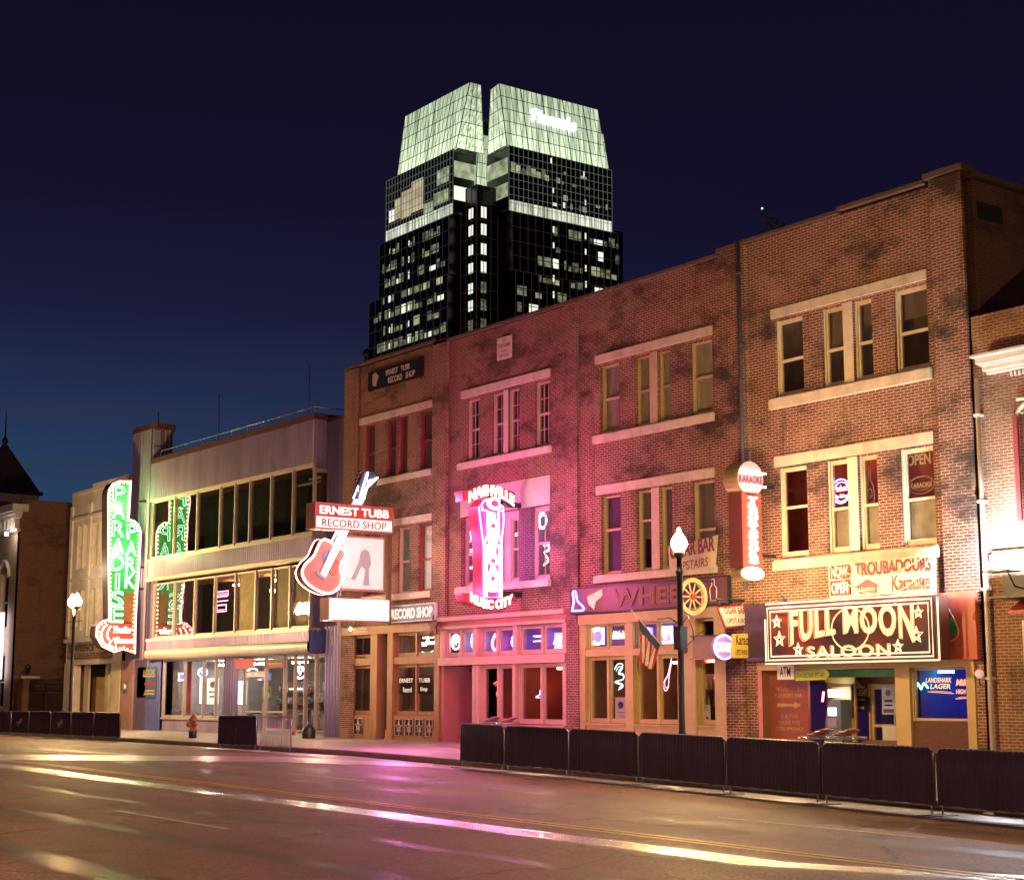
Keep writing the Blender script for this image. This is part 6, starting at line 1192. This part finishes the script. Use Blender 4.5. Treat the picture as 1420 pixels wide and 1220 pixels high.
# ------------------------------------------------------------------ furniture inside the bars (seen through the glass)
def stool(x, y, z, lab, g):
    t = thing('bar_stool', lab, 'bar stool', (x, y, z), g)
    MB().m(pm('stool_seat', (.12, .04, .03), .5)).lathe((x, y, z+.72), [(.16, 0), (.17, .03), (.15, .05)], 10).build('seat', t)
    for a in (45, 135, 225, 315): MB().m(BLACK).tube([(x+.05*math.cos(R_(a)), y+.05*math.sin(R_(a)), z+.72), (x+.2*math.cos(R_(a)), y+.2*math.sin(R_(a)), z)], .014).build('leg', t)
    return t
def place(root, x, y, z, lab=None):
    c = copy_tree(root); c.location = (x, y, z)
    if lab: c['label'] = lab
    return c
st0 = stool(-68.0, 2.2, .16, 'bar stool at a window table inside the metal clad building ground floor', 'bar stools in the ground floor bar')
for x, y in ((-67.2, 2.4), (-66.0, 2.0), (-64.6, 2.3), (-60.6, 2.6), (-58.6, 2.2), (-57.0, 2.5)): place(st0, x, y, .16)
def table(x, y, z, lab, g, top=.75, r=.36):
    t = thing('pub_table', lab, 'table', (x, y, z), g); MB().m(WOOD_D).lathe((x, y, z+top), [(r, 0), (r, .04), (r-.02, .05)], 16).build('table_top', t)
    MB().m(BLACK).lathe((x, y, z), [(.22, 0), (.2, .03), (.03, .06), (.03, top)], 10).build('pedestal', t); return t
tb0 = table(-67.6, 2.8, .16, 'round pub table inside the metal clad building ground floor', 'pub tables in the ground floor bar')
for x, y in ((-65.2, 2.7), (-58.0, 2.8)): place(tb0, x, y, .16)
BOT = [em('bottle_amber', (1, .45, .1), 1.2), em('bottle_green', (.2, .8, .3), .8), em('bottle_clear', (.8, .85, 1), 1.2)]
def bottle_shelf(x0, x1, y, z, lab):
    t = thing('back_bar', lab, 'shelf', (x0, y, z)); MB().m(WOOD_D).wbox(x0, x1, y, y+.3, z, z+.04).wbox(x0, x1, y, y+.3, z+.5, z+.54).wbox(x0, x1, y+.28, y+.3, z-.9, z+1).build('shelf', t)
    n = int((x1-x0)/.12)
    for i in range(n):
        x = x0+.06+i*.12; zz = z+.04 if i % 2 else z+.54; MB().m(rnd.choice([pm('glass_amber', (.45, .18, .04), .1, bump=0), pm('glass_green', (.05, .22, .08), .1, bump=0), pm('glass_clear', (.6, .6, .6), .1, bump=0)])).lathe((x, y+.12, zz), [(.035, 0), (.035, .18), (.012, .24), (.012, .3)], 6).build('bottle', t)
bottle_shelf(-43.6, -40, 3.2, 1.3, 'bottle shelves behind the tall windows of the salmon shop front'); bottle_shelf(-37.9, -34.8, 3.0, 1.3, 'bottle shelves behind the tall windows of the yellow shop front'); bottle_shelf(-66.8, -63.5, 4.6, 1.3, 'bottle shelves deep inside the metal clad building bar')
for i, (x, lab) in enumerate(((-48.4, 'left'), (-47.3, 'right'))):
    rk = MB().m(WOOD_BR).wbox(x-.4, x+.4, 2.6, 3.0, .16, 1.25)
    for k in range(16): rk.m(rnd.choice([RED_P, PAPER, BLUE_P, TRIM_Y, BLACK])).wbox(x-.38+k*.047, x-.345+k*.047, 2.62, 2.95, 1.2, 1.45)
    tag(rk.build('record_rack'), 'rack of record sleeves inside the timber shop front, %s of the two' % lab, 'record rack')
# ------------------------------------------------------------------ cash machine, flag, small wall lights
am = at_plane(1163, 1000, 1, .75); x_ = am.x
atm = thing('cash_machine', 'cash machine with a glowing white topper in the saloon entrance', 'cash machine', (x_, .8, .15))
f = side(x_); AG = pm('atm_blue_grey', (.14, .20, .30), .4)
MB().m(AG).prism(front(.55), [(x_-.27, .15), (x_+.27, .15), (x_+.27, 1.55), (x_-.1, 1.55), (x_-.2, 1.3), (x_-.27, 1.0)], -.5, 0).build('cabinet', atm)
MB().m(em('atm_screen', (.75, .8, 1), 3)).box(front(.55), x_-.15, x_+.12, 1.15, 1.35, .005, .02).build('screen', atm)
MB().m(em('atm_topper', (.95, .95, 1), 12)).box(front(.55), x_-.12, x_+.25, 1.62, 1.80, -.2, .02).build('topper', atm)
MB().m(STEEL).box(front(.55), x_-.15, x_+.15, .85, 1.08, .005, .04).build('keypad', atm)
MB().m(em('red_atm_tube', (1, .15, .15), 8)).tube([(x_-.3, .5, 1.5), (x_-.25, .5, 1.75)], .03).build('side_light', atm)
A, B_ = at_plane(876, 846, 1, -.9), at_plane(924, 902, 1, -.12)
fl = thing('flag', 'United States flag hanging limp from a slanted pole on the yellow shop front', 'flag', tuple(B_))
MB().m(WHITE_P).tube([A, B_], .022).ball(A, .04, 8).build('pole', fl)
F0 = A.lerp(B_, .28); FW = .62; mb = MB(); nx, nz = 13, 12
STR_R = pm('flag_red', (.50, .05, .06), .8); STR_W = pm('flag_white', (.75, .70, .66), .8); FB = pm('flag_blue', (.06, .07, .22), .8)
pts = [[None]*(nz+1) for _ in range(nx+1)]
for i in range(nx+1):
    for j in range(nz+1):
        u = i/nx; v = j/nz; top = A.lerp(B_, .22+.62*u*(1-.45*v)); pts[i][j] = Vector((top.x+.02*v, top.y-.03+.05*math.sin(u*19+v*2)*(.3+v), top.z-(1.15-.25*u)*v-.12*u*v))
for i in range(nx):
    for j in range(nz):
        mb.m(FB if (j < 3) else (STR_R if i % 2 == 0 else STR_W)); mb.add([pts[i][j], pts[i+1][j], pts[i+1][j+1], pts[i][j+1]], [(0, 1, 2, 3)], True)
mb.build('cloth', fl)
def wall_globe(px, py, y, lab, col):
    p = at_plane(px, py, 1, y); t = MB().m(col).ball(p, .10).m(BLACK).tube([p+Vector((0, 0, -.1)), (p.x, y, p.z-.25), (p.x, 0, p.z-.28)], .015); tag(t.build('wall_lamp'), lab, 'wall lamp')
wall_globe(1358, 934, -.25, 'small frosted globe lamp on the yellow post at the right of the serving hatch', em('globe_faint_glow', (1, .6, .5), .5, (.6, .4, .35)))  # unlit globe given a faint emission
fp_ = at_plane(1386, 783, 1, -.9)
t = thing('flood_light', 'dazzling white floodlight fixed under the white ledge of the right hand brick building', 'floodlight', (fp_.x, -.9, fp_.z))
MB().m(BLACK).wbox(fp_.x-.34, fp_.x+.34, -1.1, -.62, fp_.z-.16, fp_.z-.12).wbox(fp_.x-.34, fp_.x+.34, -.66, -.62, fp_.z-.12, fp_.z+.0).tube([(fp_.x, -.7, fp_.z-.05), (fp_.x, -.4, fp_.z-.45), (fp_.x, 0, fp_.z-.5)], .02).build('bracket', t)
MB().m(em('flood_lens', (.80, .90, 1), 3600)).ball(fp_, .105, 12).build('lens', t)
# small spotlights on the timber shop cornice
p = at_plane(486, 872, 1, -.4); t = MB().m(em('spot_lens', (1, .85, .7), 40)).ball(p, .05, 8).m(STEEL).tube([p, (p.x+.9, -.3, p.z-.08)], .02).ball(p+Vector((.0, .0, .1)), .07, 8); tag(t.build('spotlight'), 'pair of small spotlights under the white reader board', 'spotlight')
# ------------------------------------------------------------------ street lamps
GLOBE = em('lamp_globe_warm', (1, .62, .24), 1300)
GLOBE_S = em('lamp_globe_sodium', (1, .47, .27), 900)
def street_lamp(x, y, label, top=None, twin=False, globe=None):
    zb = .12+zr(x); t = thing('street_lamp', label, 'street lamp', (x, y, zb), None); h = 4.55 if top is None else top
    MB().m(BLACK).lathe((x, y, zb), [(.24, 0), (.24, .12), (.17, .2), (.15, .7), (.11, .8), (.075, .9), (.068, h-.5), (.09, h-.45), (.09, h-.4), (.068, h-.38), (.06, h-.12)], 16).build('pole', t)
    if not twin: MB().m(BLACK).tube([(x-.05, y, zb+h-1.55), (x-.32, y, zb+h-1.40), (x-.75, y, zb+h-1.42)], .014).tube([(x+.05, y, zb+h-1.55), (x+.25, y, zb+h-1.38), (x+.4, y, zb+h-1.7), (x+.42, y, zb+h-1.9)], .014).box(front(y), x-.11, x+.11, zb+h-2.1, zb+h-1.6, -.1, .1).build('banner_arm', t)
    hs = [(x-.27, y), (x+.27, y)] if twin else [(x, y)]
    if twin: MB().m(BLACK).tube([(x-.27, y, zb+h-.12), (x-.2, y, zb+h-.3), (x, y, zb+h-.35), (x+.2, y, zb+h-.3), (x+.27, y, zb+h-.12)], .03).build('arm', t); MB().m(BLACK).tube([(x-.75, y, zb+h-.6), (x+.9, y, zb+h-.6)], .015).build('banner_arm', t)
    for hx, hy in hs:
        MB().m(pm('lamp_collar', (.10, .08, .06), .4, .5)).lathe((hx, hy, zb+h-.12), [(.06, 0), (.11, .04), (.13, .12), (.11, .16)], 14).build('collar', t)
        MB().m(globe or GLOBE).lathe((hx, hy, zb+h+.04), [(.10, 0), (.155, .07), (.175, .16), (.155, .25), (.10, .33), (.06, .38), (.04, .43), (.012, .5)], 16).build('globe', t)
    return t
lp = at_plane(944, 900, 1, -6.8)
street_lamp(lp.x, -6.8, 'tall black lamp post with an acorn globe in front of the yellow shop front', 4.72-(.12+zr(lp.x))+.0)
lp2 = at_plane(101, 900, 1, -5.3)
street_lamp(lp2.x, -5.3, 'black lamp post with two globes in front of the cream building', 5.2, True)
bpy.data.objects['street_lamp'].location.z += 0
# lamp posts of the same kind on the far side of the frame: they light the street
for x, l_ in ((-56, 'farthest up the street'), (-38, 'second farthest up the street'), (-21, 'nearer the viewer'), (-9, 'beside the viewer'), (9, 'behind the viewer')): street_lamp(x, -29.3, 'lamp post on the near pavement outside the picture, '+l_, 5.4, globe=GLOBE_S)
street_lamp(-9.5, -7.8, 'lamp post on the shop side pavement outside the right edge', 4.8)
# ------------------------------------------------------------------ crowd barriers
FAB = pm('black_barrier_cloth', (.048, .030, .095), .6, var=.5, scale=1.6, stretch=(1, 1, .4)); BST = pm('barrier_steel', (.42, .42, .46), .35, .7, var=.15)
def barrier(p0, p1, label, cover=True, mark=None, gap=.05):
    d = Vector((p1.x-p0.x, p1.y-p0.y, p1.z-p0.z)); Ln = d.length-gap*2; u = d.normalized(); o = p0+u*gap
    t = thing('crowd_barrier', label, 'crowd barrier', tuple(o), 'crowd barriers along the kerb'); f = Fr(o, u, (0, 0, 1)); H_ = 1.04
    r = .12; pth = [(0, .16)]+[(r-r*math.cos(R_(a)), H_-r+r*math.sin(R_(a))) for a in (0, 22, 45, 68, 90)]+[(Ln-r+r*math.sin(R_(a)), H_-r+r*math.cos(R_(a))) for a in (0, 22, 45, 68, 90)]+[(Ln, .16)]
    MB().m(BST).tube([f.P(a, b, 0) for a, b in pth], .019, 8, True).build('frame', t)
    bars = MB().m(BST); n = int(Ln/.115)
    for i in range(1, n): a = Ln*i/n; bars.tube([f.P(a, .16, 0), f.P(a, H_, 0)], .008, 5)
    bars.build('bars', t)
    for a in (.07, Ln-.07):
        MB().m(BST).tube([f.P(a, .2, 0), f.P(a, .03, 0)], .016, 6).box(f, a-.025, a+.025, .004, .022, -.30, .30).build('foot', t)
    if cover:
        rr = random.Random(int(o.x*10)); mb = MB().m(FAB); n = max(8, int(Ln/.028)); vs = []; c0 = .035
        for i in range(n+1):
            a = -.01+(Ln+.02)*i/n; ed = min(a, Ln-a); top = H_+.022-(max(0, .12-max(0, ed))**2)*5; bot = .17+.006*math.sin(i*.4+o.x)
            w = .016*(-1.5, .4, .9, .4)[i % 4]*(.7+.3*rr.random())+.006*math.sin(i*.33+o.x)
            vs += [f.P(a, bot, c0+w), f.P(a, bot+(top-bot)*.5, c0+w*.8), f.P(a, top-.03, c0+w*.3), f.P(a, top, 0), f.P(a, top-.04, -c0), f.P(a, bot, -c0+w)]
        mb.add(vs, [(6*i+k, 6*i+6+k, 6*i+7+k, 6*i+1+k) for i in range(n) for k in range(5)], True)
        cl = mb.build('cloth_cover', t)
        if mark == 'script': MB().m(WHITE_P).text(f.rot(Ln*.5, .62, .45), 'Tootsies', 0, 0, .55, .22, c0+.015, depth=.003, shear=.3).build('printed_mark', cl)
        if mark == 'bottle': MB().m(pm('dull_red_print', (.22, .06, .05), .7)).prism(f, [(Ln*.5-.03, .75), (Ln*.5+.01, .75), (Ln*.5+.03, .5), (Ln*.5-.05, .5)], c0+.012, c0+.017).prism(f, oval(Ln*.5-.02, .33, .06, .07, 8)[:-1], c0+.012, c0+.017).build('printed_mark', cl)
    return t
JR = [on_road(*p) for p in ((638, 1063.5), (700, 1070), (790, 1078), (887, 1088), (1008, 1101), (1140, 1115), (1300, 1131))]
d = (JR[-1]-JR[-2]); JR.append(JR[-1]+d); JR.append(JR[-1]+d)
rl_ = ['nearest the guitar sign, first of the right hand row', 'second of the right hand row', 'third of the right hand row, under the flag', 'fourth of the right hand row, right of the lamp post', 'fifth of the right hand row, before the red panel', 'sixth of the right hand row, below the saloon doors', 'seventh of the right hand row, at the right edge', 'eighth of the right hand row, cut by the frame']
for i in range(len(JR)-1): barrier(JR[i], JR[i+1], 'black covered crowd barrier, '+rl_[i])
JL = [on_road(*p) for p in ((-12, 1019.5), (15, 1020.4), (40, 1021.5), (70, 1023), (98, 1024.5), (130, 1026), (166, 1028))]
ll_ = ['cut by the left edge', 'with slanted white script, nearest the left edge', 'plain, between the two with white script', 'with slanted white script, left of the twin globed lamp', 'with a red bottle mark, right of the twin globed lamp', 'last on the right of the left hand row']
for i in range(6): barrier(JL[i], JL[i+1], 'dark covered crowd barrier '+ll_[i], True, ['bottle', 'script', 'bottle', 'script', 'bottle', 'bottle'][i])
barrier(on_road(302, 1038), on_road(356, 1041), 'lone dark covered crowd barrier with a red bottle mark, in front of the bar door', True, 'bottle')
barrier(on_road(358, 1041.5), on_road(404, 1045), 'bare silver steel crowd barrier with open bars, beside the lone covered one', False)
# ------------------------------------------------------------------ hydrant, cone, ash bins, cafe tables
hp_ = on_road(267, 1028.5); hx, hy, hz = hp_.x, hp_.y, .12
hy = max(hy, kY(hx)+.35)
h = thing('fire_hydrant', 'faded red fire hydrant with a black foot on the kerb', 'fire hydrant', (hx, hy, hz)); HR = pm('faded_red_iron', (.45, .16, .11), .55, var=.3, scale=8)
MB().m(BLACK).lathe((hx, hy, hz), [(.15, 0), (.15, .25), (.13, .26)], 12).build('foot', h)
MB().m(HR).lathe((hx, hy, hz+.26), [(.17, 0), (.17, .05), (.12, .07), (.12, .38), (.15, .39), (.15, .43), (.13, .5), (.08, .58), (.03, .60), (.03, .66), (.005, .67)], 14).build('barrel', h)
for dx, dy, r in ((0, -1, .085), (1, 0, .06), (-1, 0, .06)): MB().m(HR).lathe((hx+dx*.1, hy+dy*.1, hz+.52), [(r, 0), (r, .06), (r*1.2, .07), (r*1.2, .12), (r*.5, .13), (r*.4, .17)], 10, (dx, dy, 0)).build('nozzle', h)
cp_ = at_plane(408, 1020, 2, .12); c_ = MB().m(pm('orange_cone', (.60, .16, .05), .5)).lathe((cp_.x, cp_.y, .13), [(.17, 0), (.17, .03), (.12, .04), (.09, .22), (.06, .4), (.035, .6), (.03, .62)], 14).wbox(cp_.x-.2, cp_.x+.2, cp_.y-.2, cp_.y+.2, .12, .15); tag(c_.build('traffic_cone'), 'small orange traffic cone behind the silver barrier', 'traffic cone')
for px, py, lab in ((428, 1024, 'black smokers bin with a tall neck beside the corrugated column'), (213, 1009, 'black smokers bin with a thin neck beside the blue corrugated wall')):
    q_ = at_plane(px, py, 2, .13); tag(MB().m(BLACK).lathe(tuple(q_), [(.24, 0), (.25, .05), (.25, .3), (.18, .42), (.06, .5), (.05, 1.0), (.07, 1.02), (.05, 1.12)], 14).build('smokers_bin'), lab, 'ash bin')
def cafe_table(px, py, lab, zt=.75):
    p = at_plane(px, py, 2, zt+.1); z0_ = .02
    t = thing('cafe_table', lab, 'table', (p.x, p.y, z0_), 'round metal cafe tables behind the barriers')
    MB().m(pm('polished_aluminium', (.6, .6, .62), .18, .9, var=.1)).lathe((p.x, p.y, zt+.06), [(.42, 0), (.43, .02), (.42, .04), (.36, .045)], 28).build('table_top', t)
    mb = MB().m(MATS['polished_aluminium'])
    MB().m(BST).lathe((p.x, p.y, z0_), [(.25, 0), (.24, .03), (.03, .06), (.03, zt)], 12).build('pedestal', t)
    ch = MB().m(paint('woven_seat', [(.5, .08, .05), (.65, .6, .5), (.12, .12, .3)], 14))
    for k in range(3): ch.lathe((p.x-.1+.1*k, p.y+.05*k, zt+.11+.045*k), [(.15-.02*k, 0), (.19-.02*k, .015), (.17-.02*k, .04), (.02, .06)], 16)
    tag(ch.build('stacked_stool_seats'), lab.replace('round metal cafe table', 'stack of upturned striped stool seats on the table'), 'stool')
    return t
for px, py, lab in ((681, 1000, 'round metal cafe table behind the first covered barriers, left one'), (706, 1001, 'round metal cafe table behind the first covered barriers, right one'), (1137, 1021, 'round metal cafe table by the cash machine, left one'), (1172, 1021, 'round metal cafe table by the cash machine, right one')): cafe_table(px, py, lab)
wr = MB().m(WHITE_P)
p = on_road(1372, 1130); wr.lathe((p.x, p.y, p.z+.0), [(.09, 0), (.10, .03), (.02, .06)], 9); tag(wr.build('paper_litter'), 'crumpled white paper scrap in the gutter at the right', 'litter')

# ------------------------------------------------------------------ added point lights standing in for the spill of the big signs
def glow(parent, col, pw, pts):
    for x, y, z in pts:
        ld = bpy.data.lights.new('added_spill_light', 'POINT'); ld.color = col; ld.energy = pw; ld.shadow_soft_size = 0
        o = bpy.data.objects.new('added_spill_light', ld); COL.objects.link(o); o.parent = parent; o.location = Vector((x, y, z))-parent.location
glow(cs, (1, .14, .46), 235, [(-38.9, -2.3, 7.9), (-42.6, -2.6, 7.6), (-42.6, -2.6, 4.8), (-39.0, -2.3, 4.7)]); glow(cs, (1, .16, .70), 420, [(-39.5, -6.0, 2.2)]); glow(cs, (1, .12, .55), 150, [(-43.1, -2.4, 6.4)]); glow(cs, (.9, .15, .8), 50, [(-40.6, -.7, 6.2)])
glow(ps, (.45, 1, .22), 260, [(-70.3, -1.3, 10.3), (-70.3, -1.3, 8.2)]); glow(ps, (1, .5, .25), 220, [(-70.0, -2.2, 4.4)]); glow(ps, (1, .76, .5), 260, [(-75.5, -2.8, 7.5)])
glow(ts, (1, .68, .46), 130, [(-46.7, -1.5, 6.2), (-50.6, -2.2, 6.4), (-50.4, -2.2, 3.6)])
glow(ks, (1, .55, .26), 190, [(-28.6, -2.2, 6.6), (-28.6, -2.2, 5.2)])
glow(fm, (1, .72, .30), 80, [(-31.0, -1.1, 4.5), (-29.6, -1.15, 4.12), (-27.6, -1.15, 4.12), (-25.8, -1.15, 4.12)]); glow(fm, (1, .66, .34), 60, [(-30, -4.2, 2.0), (-26, -4.2, 2.0)])
# the row across the street, behind the viewer: it is what the windows mirror
op = thing('brick_building_row', 'dark brick row of shops on the near side of the street, behind the viewer', 'building', (-40, -38, 0))
ops = [(a, a+1.1, z, z+2.2) for a in range(-278, 48, 3) for z in (5, 9, 13, 17)]
MB().m(BR_SIDE).wall(Fr((0, -38, 0), (-1, 0, 0), (0, 0, 1)), -50, 280, -1.5, 23, [(-b, -a, c, d) for a, b, c, d in ops], .3).m(DARK).wbox(-280, 50, -39, -38.4, -1.5, 22.9).build('front_wall', op)
MB().m(ROOF).wbox(-280, 50, -52, -38.0, 23.0, 23.1).build('roof', op)

p = at_plane(3, 868, 1, -.3); MB_ = MB().m(em('edge_sign_white', (.85, .82, 1), 1.6)).wbox(p.x-.9, p.x+.35, -.45, -.3, 2.6, 6.2); tag(MB_.build('lightbox_sign'), 'tall white lightbox sign cut by the left edge of the picture', 'neon sign')
p = at_plane(9, 740, 1, -.6); fl2 = thing('flood_light', 'small floodlight aimed at the arched window of the corner building, far left', 'floodlight', tuple(p))
MB().m(em('flood_lens_small', (1, .9, .8), 130)).ball(p, .09, 8).build('lens', fl2); MB().m(BLACK).tube([p+Vector((0, .1, 0)), (p.x, 0, p.z)], .03).build('bracket', fl2)
for o in SC.objects:
    if 'label' in o and len(o['label'].replace('-', ' ').split()) > 16: print('LONG', o.name, o['label'])

# upstairs rooms, dimly lit
def upper(root, x0, x1, z0, z1, wmat, lamps): return room(root, x0, x1, z0, z1, .42, 2.5, wmat, lamps)
upper(sal, -31.3, -24.4, 4.45, 8.4, pm('red_upstairs_wall', (.34, .08, .06), .7, var=.4), [(-29.5, 1.8, .8, em('lamp_up_red', (1, .35, .18), 30)), (-26, 1.8, 1.0, MATS['lamp_up_red'])])
upper(sal, -31.3, -24.4, 8.75, 12.7, pm('brown_upstairs_wall', (.22, .12, .08), .7, var=.4), [(-30.6, 1.2, .9, em('lamp_up_white', (1, .85, .6), 25))])
upper(whl, -38.8, -32.0, 4.45, 8.4, pm('violet_upstairs_wall', (.25, .08, .25), .7, var=.4), [(-37.2, 1.4, .8, em('lamp_up_violet', (.7, .25, 1), 16)), (-34, 1.4, .8, em('lamp_up_amber', (1, .5, .2), 6))])
upper(whl, -38.8, -32.0, 8.75, 12.6, MATS['brown_upstairs_wall'], [(-37.3, 1.0, .5, MATS['lamp_up_white']), (-35.4, 1.0, .5, MATS['lamp_up_white'])])
upper(crs, -46.3, -39.4, 4.45, 8.4, pm('rose_upstairs_wall', (.5, .3, .4), .7, var=.3), [(-44.2, 1.4, 1.0, em('lamp_up_pink', (1, .55, .85), 26)), (-41, 1.4, 1.0, MATS['lamp_up_pink'])])
upper(crs, -46.3, -39.4, 8.75, 12.6, MATS['red_upstairs_wall'], [(-43, 1.8, 1.0, em('lamp_up_dim', (1, .6, .35), 4))])
upper(tub, -52.4, -46.8, 4.45, 8.4, MATS['brown_upstairs_wall'], [(-48, 1.6, 1.0, MATS['lamp_up_white'])])
pk = MB().m(paint('leafy_print', [(.05, .12, .03), (.45, .5, .2), (.1, .2, .05)], 5)).wbox(-41.0, -40.2, .5, .52, 9.5, 10.5); tag(pk.build('window_plant'), 'green leafy plant inside the rightmost top window of the magenta lit building', 'plant')
# pictures and notices crowding the bar walls
ART = [paint('art_%d' % k, c, 6) for k, c in enumerate(([(.5, .1, .05), (.7, .6, .4), (.1, .1, .3)], [(.1, .3, .5), (.8, .7, .5), (.4, .05, .05)], [(.6, .45, .1), (.1, .05, .05), (.7, .6, .6)], [(.1, .3, .15), (.7, .65, .4), (.1, .1, .1)]))]
r2 = random.Random(11); pic = None
for x0, x1, y, z0, z1, n in ((-69, -55, 7.45, .9, 2.9, 26), (-44, -39.6, 6.4, .9, 2.5, 10), (-38.4, -32.6, 5.9, .9, 2.5, 12), (-52, -46.8, 6.9, .9, 3.3, 12), (-69.8, -56, 5.4, 4.7, 6.4, 14), (-30.6, -27, 6.9, 1, 2.2, 6), (-26.1, -24.5, 3.1, 1.2, 2.2, 4)):
    for i in range(n):
        w_, h_ = r2.uniform(.25, .7), r2.uniform(.25, .6); x = r2.uniform(x0, x1-w_); z = r2.uniform(z0, z1-h_)
        o = MB().m(WOOD_D).wbox(0, w_, -.03, 0, 0, h_).m(ART[i % 4]).wbox(.03, w_-.03, -.04, -.03, .03, h_-.03).build('framed_picture'); o.location = (x, y-.006*i, z)
        tag(o, 'small framed picture hung on an inside wall of a bar', 'picture', 'framed pictures on the bar walls')

# more added point lights, hung in front of the shop fronts to brighten them
glow(crs, (1, .42, .55), 70, [(-42.8, -3.2, 2.4)]); glow(whl, (1, .60, .34), 150, [(-36.4, -3.2, 3.0)]); glow(tub, (1, .62, .38), 120, [(-50, -2.6, 1.8)]); glow(par, (1, .66, .5), 170, [(-66, -2.6, 2.4), (-58.5, -2.6, 2.4)])
